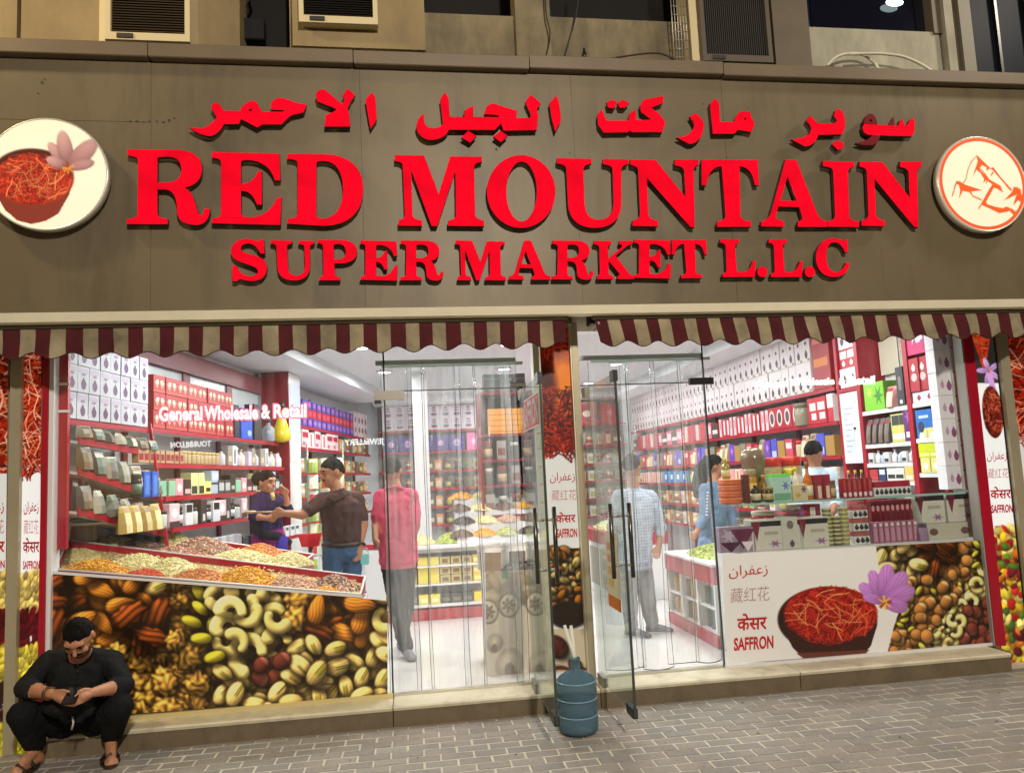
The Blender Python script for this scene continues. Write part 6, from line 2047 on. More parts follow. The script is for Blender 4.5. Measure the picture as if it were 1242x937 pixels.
row(RF, ua + .02, ub, zsh[3], 0, [box_mesh(.12, .1, .13, (236, 196, 110), (('r', .1, .1, .9, .4, (240, 230, 200)),)), box_mesh(.12, .1, .11, (196, 60, 60)), box_mesh(.1, .1, .12, (40, 60, 110), (('r', .1, .5, .9, .9, (214, 220, 230)),)), box_mesh(.12, .1, .12, (224, 224, 220), (('r', .1, .2, .9, .5, (60, 60, 60)),))], .125, 'small_box', 'small orange, red or white box on the lowest open shelf', 'box', 'small boxes on the lowest open shelf')
va, vb = ub + .065, RF.px(1134, 470)[0]
zs3 = [RF.px(1122, y)[1] for y in (487, 531, 573)]
shelf_unit('narrow white shelves with a blue box at the right end of the right wall', RF, va, vb, zs3, .28, None, zlo=.5, zhi=3.0, back=M_WHITE, ledge=M_WHITE)
t = thing('shelf_post', 'red upright beside the stacked white saffron boxes', 'post', RF.at(vb + .03, 0, .5), RF.th)
MB().box((-.02, -.012, 0), (.02, .03, 2.5)).build('post', M_RED, t)
link('gift_hamper', box_mesh(.3, .14, .34, (206, 40, 110), (('f', .1, .2, .6, .9, (190, 206, 230)), ('r', .4, .3, .75, .95, (220, 214, 230)), ('f', .55, .05, 1, .6, (160, 60, 120)))), None, RF.at((va + vb) / 2, 0, zs3[0] + .43), RF.th, 'pink gift pack in clear wrap at the top of the narrow shelves', 'gift')
row(RF, va + .01, vb - .08, zs3[0] + .1, 0, box_mesh(.13, .1, .3, (176, 26, 46), (('e', .2, .3, .8, .55, (226, 190, 190)), ('d', .3, .6, .7, .85, (236, 226, 226)))), .135, 'crimson_box', 'crimson box above the blue box on the narrow shelves', 'box', 'crimson boxes on the narrow shelves')
row(RF, va + .01, vb - .02, zs3[0], -.01, box_mesh(.16, .1, .095, (226, 224, 226), (('d', .35, .2, .65, .8, (150, 60, 90)),)), .16, 'white_box', 'low white box under the crimson boxes', 'box', 'low white boxes on the narrow shelves')
link('blue_box', box_mesh(.2, .14, .25, (26, 110, 196), (('e', .1, .2, .5, .6, (40, 50, 90)), ('r', .2, .7, .8, .8, (190, 214, 240)))), None, RF.at(va + .12, 0, zs3[1]), RF.th, 'bright blue square box on the narrow shelves', 'box')
row(RF, va + .24, vb - .01, zs3[1], 0, box_mesh(.07, .1, .28, (200, 40, 50), (('r', .1, .1, .9, .5, (236, 222, 222)),)), .08, 'tall_box', 'tall red and white box right of the bright blue box', 'box', 'tall red boxes by the blue box')
row(RF, va + .02, vb - .02, zs3[2], 0, [box_mesh(.14, .1, .13, (206, 214, 30), (('r', .1, .1, .9, .3, (236, 236, 160)),)), box_mesh(.12, .1, .13, (230, 220, 130), (('e', .2, .2, .8, .7, (250, 246, 226)),))], .14, 'snack_box', 'yellow green box at the foot of the narrow shelves', 'box', 'yellow boxes on the narrow shelves', stack=3, sh=.131)
FFr = Frame((0, .26), (1, 0))
xa = P(1153, 500, .13)[0]
wst = box_mesh(.155, .1, .195, (226, 222, 230), (('d', .55, .2, .85, .7, (140, 70, 120)), ('d', .2, .3, .42, .7, (190, 150, 180))))
gst = box_mesh(.17, .1, .205, (196, 194, 188), (('f', .4, .02, 1.0, .5, (150, 70, 130)), ('r', .02, .78, .5, .83, (170, 30, 60))))
for k in range(8):
    link('saffron_box', wst, None, (xa - .02, .13, 1.38 + k * .197), rnd.uniform(-.03, .03), '%s from the bottom: white saffron box in the tall stack' % ORD[k], 'box', 'white boxes in the tall stack')
    link('flower_box', gst, None, (xa + .12, .11, 1.37 + k * .207), rnd.uniform(-.03, .03), '%s from the bottom: grey crocus box stacked at the right window end' % ORD[k], 'box', 'grey flower boxes in the stack')

# ---- counter behind the right window
cs = thing('glass_counter', 'glass display counter behind the saffron picture', 'counter', (2.52, .06, SZ))
o = np.array(cs.location)
xE = 4.5
zt1, zt2 = P(960, 607, .2)[2], P(960, 664, .2)[2]
M_CG = glass_mat("counter_glass", (.92, .97, .95), .06)
lb(((2.52, .07, zt1 - .012), (xE, .5, zt1)), cs, o, 'glass_top', M_CG)
lb(((2.52, .069, zt1 - .012), (xE, .074, zt1 + .002)), cs, o, 'glass_edge', mat("green_glass_edge", rgb(150, 190, 180), .15))
lb(((2.52, .07, zt2 - .02), (xE, .55, zt2)), cs, o, 'shelf', M_WHITE)
lb(((2.52, .07, SZ), (xE, .11, zt2 - .022)), cs, o, 'front_panel', M_WHITE)
lb(((2.515, .07, SZ), (2.555, .6, zt2 - .022)), cs, o, 'side_panel', M_WHITE)
for x in (2.53, 3.05, 3.6, 4.1):
    lb(((x, .1, zt2 + .001), (x + .008, .5, zt1 - .013)), cs, o, 'divider', M_CG)
CFr = Frame((0, .16), (1, 0))


def at_px(x, y, Y):
    return P(x, y, Y)


def put(name, mesh, x, z, Y, label, cat, group=None, rz=None):
    return link(name, mesh, None, (x, Y, z + .001), rnd.uniform(-.06, .06) if rz is None else rz, label, cat, group)


PX = lambda x, Y=.16, y=605: float(P(x, y, Y)[0])
for k in range(4):
    t = thing('orange_tub', '%s round orange tub in the stack at the left end of the glass counter' % ('lowest', 'second', 'third', 'topmost')[k], 'tub', (PX(889), .2, zt1 + .001 + k * .05), group='stacked orange tubs')
    MB().lathe([(.085, 0), (.09, .006), (.09, .036)], 18).build('tub', pm(196, 92, 40), t)
    MB().lathe([(.094, .036), (.094, .046), (.08, .049)], 18).build('lid', pm(226, 130, 70), t)
put('oil_bottle', bottle_mesh(.035, .17, (150, 140, 50), (226, 206, 60), (214, 196, 140)), PX(886), zt1 + .201, .17, 'yellow green bottle standing on the stack of orange tubs', 'bottle')
put('brown_box', box_mesh(.05, .05, .23, (96, 44, 34)), PX(907), zt1, .16, 'tall brown box right of the orange tubs', 'box')
put('dark_bottle', bottle_mesh(.04, .14, (60, 50, 40), (40, 34, 30), (206, 190, 150), neck=.2), PX(918), zt1, .14, 'dark bottle with a pale label at the front of the glass counter', 'bottle')
put('amber_jar', jar_mesh(.05, .27, (196, 140, 40), (170, 150, 110), (214, 170, 70)), PX(915, .26), zt1, .26, 'tall amber jar standing behind the dark labelled bottle', 'jar')
t = thing('round_jar', 'big round brown jar with dark sides behind the amber jar', 'jar', (PX(917, .42), .42, zt1))
MB().lathe([(.07, 0), (.085, .02), (.085, .26), (.1, .3), (.105, .36), (.085, .42), (.045, .45)], 18).build('jar_body', pm(120, 96, 76, rough=.2), t)
put('gold_bottle', bottle_mesh(.045, .22, (120, 90, 26), (190, 150, 50), neck=.3), PX(930, .24), zt1, .24, 'dark gold bottle left of the green lidded box', 'bottle')
put('dark_tin', jar_mesh(.042, .12, (70, 54, 30), (150, 120, 60), (190, 170, 110)), PX(934), zt1, .14, 'small dark tin in front of the dark gold bottle', 'tin')
put('green_lid_box', box_mesh(.16, .1, .22, (170, 206, 190), (('f', .45, .35, .95, .8, (120, 110, 190)), ('r', .05, .05, .95, .3, (110, 160, 130))), (110, 226, 90)), PX(949), zt1, .15, 'pale green box with a bright green lid on the glass counter', 'box')
for x, lab in ((944, 'round jar with a red lid, left one of the two behind the green lidded box'), (967, 'round jar with a red lid, right one of the two behind the green lidded box')):
    put('sweet_jar', jar_mesh(.09, .36, (190, 166, 120), (214, 50, 34), (190, 90, 90) if x < 950 else (206, 206, 210)), PX(x, .42), zt1, .4, lab, 'jar')
put('purple_tub', jar_mesh(.05, .26, (226, 226, 236), (226, 210, 60), (86, 76, 170)), PX(964, .3), zt1, .3, 'white tub with a purple label behind the floral carton', 'tub')
put('yellow_cap_bottle', bottle_mesh(.03, .27, (220, 210, 190), (230, 216, 60), neck=.3), PX(969.5, .22), zt1, .22, 'bottle with a bright yellow cap behind the floral carton', 'bottle')
put('floral_carton', box_mesh(.13, .08, .13, (206, 190, 150), (('f', .1, .1, .6, .6, (200, 150, 60)), ('f', .5, .4, 1, 1, (120, 60, 110)))), PX(969), zt1, .13, 'carton printed with flowers right of the green lidded box', 'carton')
put('floral_carton', box_mesh(.12, .06, .09, (110, 60, 80), (('f', .2, .1, .8, .9, (226, 206, 214)),)), PX(966, .22), zt1 + .002, .22, 'dark floral carton half hidden behind the pale floral one', 'carton')
put('orange_bottle', bottle_mesh(.038, .31, (190, 100, 20), (150, 90, 30), (226, 214, 180), neck=.42), PX(983), zt1, .14, 'tall orange oil bottle with a long neck on the glass counter', 'bottle')
for x, h in ((993, .2), (1003, .2)):
    put('crimson_carton', box_mesh(.062, .06, h, (150, 26, 44), (('r', .3, .05, .8, .55, (214, 196, 170)),)), PX(x), zt1, .14, '%s slim crimson carton of the pair right of the orange bottle' % ('left' if x < 1000 else 'right'), 'carton', 'slim crimson cartons')
put('gold_tin', jar_mesh(.04, .15, (120, 100, 70), (110, 96, 70), (190, 170, 120)), PX(1012), zt1, .16, 'round gold tin right of the slim crimson cartons', 'tin')
for i in range(6):
    put('red_vial_pack', box_mesh(.04, .05, .16, (150, 30, 40), (('e', .15, .05, .85, .3, (226, 206, 206)), ('r', .3, .4, .7, .9, (190, 70, 60)))), PX(1023 + i * 6.2), zt1, .13, '%s from the left: small red pack with a white seal' % ORD[i], 'pack', 'small red packs on the glass counter')
for i in range(3):
    put('yellow_cap_bottle', bottle_mesh(.024, .22, (60, 50, 36), (236, 206, 40), neck=.3), PX(1034 + i * 8, .3), zt1, .3, '%s dark bottle with a yellow cap behind the small red packs' % ('left', 'middle', 'right')[i], 'bottle', 'yellow capped bottles behind the red packs')
dp = thing('drop_display', 'long white stand with eight black drops on the glass counter', 'stand', (PX(1081), .13, zt1 + .001))
MB().bbox((0, .03, .035), (.33, .06, .07), 0, .003).build('stand', M_WHITE, dp)
MB().box((-.16, .0, .073), (.16, .06, .12)).build('red_back', M_RED, dp)
for i in range(8):
    MB().lathe([(.003, -.022), (.014, -.012), (.016, 0), (.006, .02), (.001, .026)], 8, (-.142 + i * .0405, -.003, .035)).build('drop', M_BLACK, dp)
# lower shelf of the counter
sap = box_mesh(.27, .12, .24, (206, 202, 190), (('r', .0, .78, 1, .95, (40, 30, 34)), ('t', 0, .3, .3, .95, (120, 24, 50)), ('f', .5, .05, .95, .35, (150, 100, 150)), ('r', .4, .5, .85, .6, (170, 166, 150))))
put('floral_box', box_mesh(.3, .1, .2, (150, 130, 150), (('f', .0, .3, .5, 1, (186, 166, 190)), ('t', .3, .1, 1, .9, (104, 30, 64)), ('t', 0, 0, .6, .4, (70, 20, 50)), ('t', .6, 0, .95, .4, (226, 214, 220)))), PX(889), zt2, .13, 'box with a large purple flower at the left end of the lower counter shelf', 'box')
put('saffron_carton', sap, PX(926), zt2, .14, 'pale saffron carton with a black band right of the purple flower box', 'carton')
put('plain_carton', box_mesh(.15, .1, .25, (200, 198, 186), (('e', .3, .62, .7, .9, (120, 110, 110)), ('d', .4, .05, .7, .3, (90, 70, 90)))), PX(954), zt2, .14, 'narrow pale carton between two black banded cartons', 'carton')
put('saffron_carton', sap, PX(982), zt2, .14, 'pale saffron carton with a black band left of the gold tin stacks', 'carton')
put('crimson_box', box_mesh(.24, .12, .12, (150, 26, 50), (('f', .05, .1, .5, .9, (170, 90, 150)), ('r', .6, .2, .8, .8, (240, 230, 226)))), PX(981, .3), zt1 - .165, .34, 'crimson box lying behind the upper part of the lower shelf', 'box')
rb_ = jar_mesh(.1, .16, (150, 40, 44), (190, 180, 160))
put('red_basket', rb_, PX(932, .34), zt2 + .13, .36, 'dark red bowl behind the black banded carton', 'bowl')
for c_, (x, n, col) in enumerate(((1004, 9, (122, 126, 84)), (1014, 7, (106, 98, 84)), (1024, 9, (150, 146, 96)))):
    for k in range(n):
        t = thing('gold_tin', '%s from the bottom: flat gold green tin in the %s stack of tins' % (ORD[k], ('left', 'middle', 'right')[c_]), 'tin', (PX(x, .17, 640), .17, zt2 + .001 + k * .034), group='flat tins, %s stack' % ('left', 'middle', 'right')[c_])
        MB().lathe([(.034, 0), (.036, .004), (.036, .02)], 14).build('tin_body', pm(*col, rough=.25), t)
        MB().lathe([(.038, .02), (.038, .03), (.034, .033)], 14).build('lid', pm(206, 198, 150, rough=.25), t)
for k in range(3):
    dp = thing('drop_display', 'small white stand with three black drops, %s of three stands' % ('lowest', 'middle', 'topmost')[k], 'stand', (PX(1043, .15, 640), .13, zt2 + .001 + k * .105), group='small drop stands')
    MB().bbox((0, .03, .032), (.13, .06, .064), 0, .003).build('stand', M_WHITE, dp)
    MB().box((-.064, .004, .066), (.064, .06, .1)).build('red_back', pm(176, 90, 90), dp)
    for i in range(3):
        MB().lathe([(.003, -.022), (.015, -.012), (.017, 0), (.006, .02), (.001, .026)], 8, (-.042 + i * .042, -.003, .034)).build('drop', M_BLACK, dp)
for i in range(8):
    put('vial_pack', box_mesh(.044, .05, .17, (164, 110, 130), (('r', .2, .1, .8, .7, (196, 140, 164)), ('e', .2, .78, .8, .95, (226, 206, 214)))), PX(1061 + i * 7.0, .14, 655), zt2, .12, '%s from the left: slim pink vial pack in the front row' % ORD[i], 'pack', 'pink vial packs')
for i in range(9):
    put('vial_pack', box_mesh(.04, .05, .2, (130, 20, 36), (('r', .2, .1, .8, .5, (96, 14, 26)), ('e', .15, .55, .85, .8, (206, 150, 160)))), PX(1060 + i * 6.0, .2, 630), zt2 + .14, .2, '%s from the left: slim crimson vial pack behind the pink ones' % ORD[i], 'pack', 'crimson vial packs')
vs = thing('vial_riser', 'clear riser that carries the crimson vial packs', 'riser', (PX(1084, .2, 640), .22, zt2))
MB().box((-.25, -.03, .001), (.25, .09, .139)).build('riser', M_CG, vs)
for x, y_, lab in ((1130, 640, 'left'), (1168, 640, 'right')):
    put('saffron_carton', sap, PX(x, .16, 630), zt2 + .13, .16, 'pale saffron carton on the grey boxes, %s of the pair at the right end' % lab, 'carton')
    put('grey_box', box_mesh(.28, .12, .128, (190, 186, 170), (('e', .38, .25, .66, .7, (110, 80, 74)),)), PX(x + 2, .15, 655), zt2, .14, 'flat grey box with a brown oval under the %s saffron carton' % lab, 'box')
put('purple_bag', pouch_mesh(.13, .14, (120, 90, 120), (150, 120, 150), (70, 60, 70)), PX(1119, .12, 655), zt2, .11, 'small purple bag in front of the grey boxes', 'bag')

# ---- jar counter with a green heap, left of the glass counter
jc = thing('jar_counter', 'white counter of jars with red bands and a green heap on top', 'counter', (2.47, 1.16, SZ))
o = np.array(jc.location)
lb(((2.47, .56, .665), (3.1, 1.76, .815)), jc, o, 'red_band', M_RED)
lb(((2.455, .55, .815), (3.12, 1.77, .835)), jc, o, 'top', M_WHITE)
lb(((2.475, .56, SZ), (3.1, 1.76, SZ + .1)), jc, o, 'plinth', M_RED)
lb(((2.5, .58, SZ + .101), (3.08, 1.74, SZ + .12)), jc, o, 'shelf', M_WHITE)
lb(((2.5, .58, .44), (3.08, 1.74, .46)), jc, o, 'shelf', M_WHITE)
for y in (.57, .96, 1.36, 1.74):
    lb(((2.475, y - .015, SZ + .121), (3.08, y + .015, .664)), jc, o, 'partition', M_WHITE)
lb(((2.9, .59, SZ + .121), (2.92, 1.73, .664)), jc, o, 'back_panel', mat("counter_back", rgb(160, 150, 140), .5))
JF = Frame((2.52, 1.9), (0, -1))
for (z, nm) in ((.46, 'upper'), (SZ + .122, 'lower')):
    row(JF, .2, 1.3, z, 0, [jar_mesh(.05, .2, (110, 84, 60), (206, 200, 180)), jar_mesh(.05, .21, (190, 160, 110), (190, 170, 130)), jar_mesh(.05, .2, (60, 70, 60), (150, 150, 150)), bottle_mesh(.045, .21, (170, 140, 90), (60, 50, 44))], .115, 'spice_jar', 'spice jar on the %s shelf of the white jar counter' % nm, 'jar', 'spice jars, %s shelf of the jar counter' % nm)
fc = thing('far_counter', 'far pink banded counter with a heap behind the girl', 'counter', (2.2, 3.6, SZ))
o = np.array(fc.location)
lb(((2.25, 3.0, SZ), (2.95, 4.6, .78)), fc, o, 'body', M_WHITE)
lb(((2.24, 2.99, .781), (2.96, 4.61, .93)), fc, o, 'red_band', M_RED)
for i in range(3):
    lb(((2.244, 3.1 + i * .5, .25), (2.2495, 3.5 + i * .5, .72)), fc, o, 'side_panel', mat("counter_back", rgb(160, 150, 140), .5))

# ---- island counter in the middle with yellow packs
ic = thing('island_counter', 'long white island counter with rows of yellow packs and a red base', 'counter', (.2, 2.75, SZ))
o = np.array(ic.location)
X0, X1 = -.55, 1.75
lb(((X0, 2.75, SZ), (X1, 3.4, .25)), ic, o, 'red_base', M_RED)
lb(((X0, 2.77, .271), (X1, 3.4, .30)), ic, o, 'bottom_board', M_WHITE)
lb(((X0, 2.77, .50), (X1, 3.4, .52)), ic, o, 'board', M_WHITE)
lb(((X0, 2.77, .70), (X1, 3.4, .72)), ic, o, 'board', M_WHITE)
lb(((X0, 2.76, .90), (X1, 3.4, .94)), ic, o, 'top', M_WHITE)
lb(((X0, 2.755, .86), (X1, 2.775, .899)), ic, o, 'rail', M_STEEL)
lb(((X0, 3.1, .301), (X1, 3.12, .899)), ic, o, 'back_panel', M_WHITE)
lb(((X0 - .02, 2.752, .271), (X0 + .26, 2.768, .93)), ic, o, 'end_panel', M_WHITE)
lb(((X0 - .04, 2.74, .94), (X0 + .28, 2.76, .99)), ic, o, 'red_rail', M_RED)
IF = Frame((0, 2.80), (1, 0))
yp = [box_mesh(.11, .12, .09, (214, 186, 60), (('r', .1, .2, .9, .6, (236, 220, 130)),)), box_mesh(.11, .12, .085, (190, 170, 110), (('r', .2, .2, .8, .7, (120, 90, 50)),)), box_mesh(.11, .12, .09, (226, 206, 90))]
yb_ = [box_mesh(.11, .12, .1, (236, 200, 40)), box_mesh(.11, .12, .1, (60, 60, 60), (('r', .1, .2, .9, .6, (120, 110, 90)),)), box_mesh(.11, .12, .1, (230, 214, 90), (('r', .2, .2, .8, .6, (250, 240, 190)),))]
for z, m, nm, st in ((.301, yb_, 'bottom', 1), (.521, yp, 'middle', 1), (.721, yp, 'top', 1)):
    row(IF, -.25, X1 - .05, z, 0, m, .125, 'yellow_pack', 'yellow pack in the %s row of the island counter' % nm, 'pack', 'yellow packs, %s row of the island' % nm, stack=st)
row(IF, -.25, X1 - .05, .612, .0, yp, .125, 'yellow_pack', 'yellow pack lying on the middle row of the island counter', 'pack', 'yellow packs lying on the middle row')
# side counter with a nut picture behind the strip curtain
M_VEIL = print_mat("faded_print", .4)
sc = thing('side_counter', 'counter end with a faded walnut and cashew picture behind the strip curtain', 'counter', (.53, .34, SZ))
o = np.array(sc.location)
lb(((.53, .36, SZ), (1.18, .9, .9)), sc, o, 'body', M_WHITE)
cvS = Canvas(586, 686, 664, 838, 2.4, (206, 196, 180))
cvS.rect(586, 686, 664, 735, (186, 172, 150))
for j in range(16):
    cvS.ellipse(cvS.r.uniform(588, 662), cvS.r.uniform(690, 740), 14, 6, cvS.r.uniform(-1.5, 1.5), tuple(np.array((190, 170, 140)) * cvS.r.uniform(.7, 1.1)), .4, .3)
for x, y in ((617, 734), (650, 732), (592, 742)):
    cvS.ellipse(x, y, 13, 15, 0, (120, 104, 88), .1, .2)
    cvS.ellipse(x, y, 11, 13, 0, (222, 212, 190), .1, .2)
    for q_ in range(7):
        a = q_ * .9
        cvS.line([(x + 8 * math.cos(a), y + 9 * math.sin(a)), (x + 2 * math.cos(a + 1), y + 2 * math.sin(a + 1)), (x + 7 * math.cos(a + 1.6), y + 7 * math.sin(a + 1.6))], .9, (110, 92, 74))
cvS.rect(610, 690, 617, 702, (60, 120, 70))
for x, y, s_ in ((618, 806, 17), (654, 806, 14), (600, 780, 10)):
    for k in range(3):
        cvS.ellipse(x, y, s_ - k * 3, s_ * 1.2 - k * 3, .2, (176 + k * 16, 164 + k * 16, 146 + k * 16), .2, .25)
    cvS.ellipse(x, y + 6, s_ * .35, s_ * .5, 0, (120, 106, 94), .3)
sheet('faded_poster', [P(590, 834, .35), P(662, 828, .35), P(662, 690, .35), P(589, 692, .35)], cvS, [(590, 834), (662, 828), (662, 690), (589, 692)], 60, 110, PM, sc)

# ---- trays of grain behind the left window
GRAINS = 0


def heap(label, px, py, Y, rx, ry, h, cols, n=420, g=.012, tilt=0.0, name='grain_heap', ymin=-99):
    c = P(px, py, Y)
    yl = ymin - Y
    mats = [pm(*q, rough=.6) for q in cols]
    mb = MB()
    R = np.random.RandomState(int(px * 3 + py))
    N, K = 16, 5
    V = [(0, 0, h)]
    for k in range(1, K + 1):
        f = k / K
        for i in range(N):
            a = 2 * PI * i / N
            V.append((rx * f * math.cos(a), max(yl, ry * f * math.sin(a)), h * (1 - f ** 1.6) + tilt * rx * f * math.cos(a)))
    F = [(0, 1 + i, 1 + (i + 1) % N) for i in range(N)]
    for k in range(K - 1):
        for i in range(N):
            a, b = 1 + k * N + i, 1 + k * N + (i + 1) % N
            F.append((a, a + N, b + N, b))
    mb.add(V, F, 0, True)
    for i in range(n):
        f, a = math.sqrt(R.uniform(0, 1)), R.uniform(0, 2 * PI)
        x, y = rx * f * math.cos(a), max(yl + .004, ry * f * math.sin(a))
        z = h * (1 - f ** 1.6) + tilt * x + g * .25
        M = Matrix.Rotation(R.uniform(0, PI), 3, 'Z') @ Matrix.Rotation(R.uniform(-.7, .7), 3, 'X')
        s = g * R.uniform(.7, 1.25)
        q = [Vector(v) for v in ((s, 0, 0), (0, s * .6, 0), (-s, 0, 0), (0, -s * .6, 0), (0, 0, s * .55), (0, 0, -s * .4))]
        q = [M @ v for v in q]
        mb.add([(v[0] + x, v[1] + y, v[2] + z) for v in q], [(0, 1, 4), (1, 2, 4), (2, 3, 4), (3, 0, 4), (1, 0, 5), (2, 1, 5), (3, 2, 5), (0, 3, 5)], R.randint(len(mats)))
    return mb.build(name, mats, None, c, label=label, cat='heap', kind='stuff')


def tray(label, fl, fr_, br, bl, deep, red):
    """open tilted tray; corners of its rim in space"""
    fl, fr_, br, bl = (np.array(q, float) for q in (fl, fr_, br, bl))
    t = thing('grain_tray', label, 'tray', fl)
    down = np.array((0, 0, -deep))
    for a, b, nm, m in ((fl, fr_, 'front_board', red), (fr_, br, 'side_board', red), (br, bl, 'back_board', red), (bl, fl, 'side_board', red)):
        d = (b - a) / np.linalg.norm(b - a)
        nrm = np.array((-d[1], d[0], 0)) * .014
        v = [a, b, b + down, a + down]
        v = [q - fl for q in v] + [q + nrm - fl for q in v]
        f = [(0, 3, 2, 1), (4, 5, 6, 7), (0, 1, 5, 4), (3, 7, 6, 2), (0, 4, 7, 3), (1, 2, 6, 5)]
        MB().add(v, f).build(nm, m, t)
        r = [a - fl + np.array((0, 0, .002)), b - fl + np.array((0, 0, .002))]
        MB().tube(r, .008, 6).build('white_lip', M_WHITE, t)
    bd, R = MB(), np.random.RandomState(len(label))
    for i in range(1500):
        u, v = R.uniform(.02, .98), R.uniform(.04, .96)
        p = ((fl * (1 - u) + fr_ * u) * (1 - v) + (bl * (1 - u) + br * u) * v) - fl
        p[2] += -.036 + .012 * math.sin(u * 17) * math.sin(v * 5) + R.uniform(-.006, .006)
        g_ = R.uniform(.009, .017)
        a_ = R.uniform(0, PI)
        dx, dy = math.cos(a_) * g_, math.sin(a_) * g_
        bd.add([p + (dx, dy, 0), p + (-dy * .6, dx * .6, 0), p + (-dx, -dy, 0), p + (dy * .6, -dx * .6, 0), p + (0, 0, g_ * .6)], [(0, 1, 4), (1, 2, 4), (2, 3, 4), (3, 0, 4)], (int(u * 7.99 + R.uniform(-.3, .3)) * 5 + R.randint(3)) % 9)
    bd.build('grain_bed', [pm(*c_, rough=.6) for c_ in ((226, 212, 150), (206, 190, 120), (222, 180, 90), (214, 150, 90), (226, 196, 150), (190, 150, 110), (236, 226, 180), (200, 176, 100), (176, 130, 90))], t, kind='stuff')
    z = np.array((0, 0, -.046))
    MB().add([fl - fl + z, fr_ - fl + z, br - fl + z, bl - fl + z], [(0, 1, 2, 3)]).build('tray_floor', pm(196, 172, 116), t)
    return t


tray('front grain tray sloping along the top of the nut picture', P(66, 690, .07), P(437, 720.5, .07), P(443, 699, .52), P(82, 655, .66), .16, M_RED)
tray('second red grain tray behind the front one', P(120, 664, .78), P(355, 690, .78), P(380, 672, 1.5), P(140, 640, 1.7), .2, M_RED)
CRM, YEL, ORG2, RDO, PNK, BRN, BLK, GRN = ((226, 212, 150), (206, 190, 120), (236, 228, 190)), ((222, 160, 40), (236, 186, 60), (196, 120, 30)), ((206, 130, 60), (190, 110, 70), (226, 160, 90)), ((206, 80, 40), (176, 50, 30), (226, 110, 50)), ((206, 160, 130), (176, 110, 90), (226, 196, 160)), ((110, 76, 60), (84, 56, 46), (140, 100, 80)), ((60, 44, 40), (84, 60, 54), (40, 30, 30)), ((190, 190, 120), (170, 160, 90), (214, 206, 150))
Yf, Yb = .24, .45
sl = -.148
for lab, px, py, Y, rx, h, c, n in (
        ('cream grain heap at the left end of the front tray', 100, 683, .5, .17, .1, CRM, 450),
        ('orange yellow grain heap in the left of the front tray', 120, 699, .2, .2, .11, YEL, 650),
        ('pale yellow grain heap beside the red lentils', 172, 693, .42, .17, .12, CRM, 480),
        ('red orange lentil heap at the front of the front tray', 178, 702, .18, .13, .07, RDO, 420),
        ('cream grain heap right of the red lentils', 212, 700, .36, .17, .13, CRM, 520),
        ('mixed pink and orange heap in the middle of the front tray', 246, 708, .22, .19, .1, ORG2, 560),
        ('bright yellow heap in the middle of the front tray', 302, 711, .26, .19, .13, YEL, 620),
        ('mixed pink and green heap in the right of the front tray', 358, 716, .24, .17, .1, PNK, 520),
        ('brown pink bean heap at the right end of the front tray', 408, 714, .36, .14, .1, PNK[:1] + BRN[:2], 480),
        ('small yellow heap at the front right corner of the front tray', 400, 719, .19, .11, .05, YEL, 360)):
    heap(lab, px, py + 3, Y + .03, rx * 1.6, .24, h * 1.25, c, int(n * 2.2), .0115, sl, ymin=.1)
for lab, px, py, Y, rx, ry, h, c, n in (
        ('pale green seed heap at the left end of the second tray', 138, 664, 1.0, .22, .2, .1, GRN, 380),
        ('dark brown seed heap in the second tray', 168, 668, .98, .19, .18, .1, BRN, 420),
        ('black seed heap at the back of the second tray', 176, 658, 1.4, .17, .17, .13, BLK, 380),
        ('cream seed heap behind the black one', 203, 660, 1.45, .16, .16, .13, CRM, 340),
        ('pinkish brown seed heap in the middle of the second tray', 213, 676, .96, .2, .17, .1, PNK[:2] + BRN[2:], 460),
        ('beige and purple seed heap at the back middle of the second tray', 246, 668, 1.35, .2, .18, .13, BRN[2:] + PNK, 420),
        ('wide cream grain heap in the right of the second tray', 295, 683, 1.0, .24, .2, .12, CRM, 620),
        ('orange lentil heap at the back right of the second tray', 316, 671, 1.4, .15, .15, .1, ORG2, 300),
        ('cream rice heap at the right corner of the second tray', 352, 679, 1.12, .12, .15, .08, CRM, 320)):
    heap(lab, px, py + 4, Y, rx * 1.65, ry * 1.7, h * 1.15, c, int(n * 2.2), .0135, -.1)
tl_ = thing('tray_table', 'white table under the grain trays', 'table', (-1.4, .1, SZ))
MB().box((-.95, -.01, .0), (1.0, .01, .66)).build('front_panel', M_WHITE, tl_)
MB().box((.98, .0, .0), (1.0, .48, .66)).build('side_panel', M_WHITE, tl_)
tl2 = thing('tray_table', 'white base under the second grain tray', 'table', (-1.6, 1.1, SZ))
MB().box((-.6, -.3, .0), (.62, .45, .62)).build('base', M_WHITE, tl2)
# red panel, stool, bags at the left end
t = thing('end_board', 'red panel with white label holders at the left end of the window', 'panel', P(72, 640, .05))
o = np.array(t.location)
a, b = P(64.5, 640, .05), P(81, 640, .05)
lb(((a[0], .04, 1.3), (b[0], .075, 2.75)), t, o, 'board', M_RED)
for y in (466, 499):
    c_ = P(75, y, .03)
    lb(((c_[0] - .04, .03, c_[2] - .006), (c_[0] + .05, .036, c_[2] + .012)), t, o, 'label_holder', M_WHITE)
st = thing('plastic_stool', 'pink plastic stool leg and seat by the left window', 'stool', P(91, 612, .45))
M_PINK = pm(226, 70, 150)
MB().bbox((.0, 0, .2), (.15, .15, .025), 0, .01).build('seat', M_PINK, st)
for sx in (-1, 1):
    for sy in (-1, 1):
        MB().tube([(sx * .055, sy * .055, .195), (sx * .075, sy * .075, -.05)], [.014, .011], 6).build('leg', M_PINK, st)
bg = thing('grain_bucket', 'tall beige bucket with a pale lid in the left corner', 'bucket', P(132, 604, .95))
MB().lathe([(.075, 0), (.085, .02), (.095, .24)], 16).build('bucket', pm(190, 176, 116), bg)
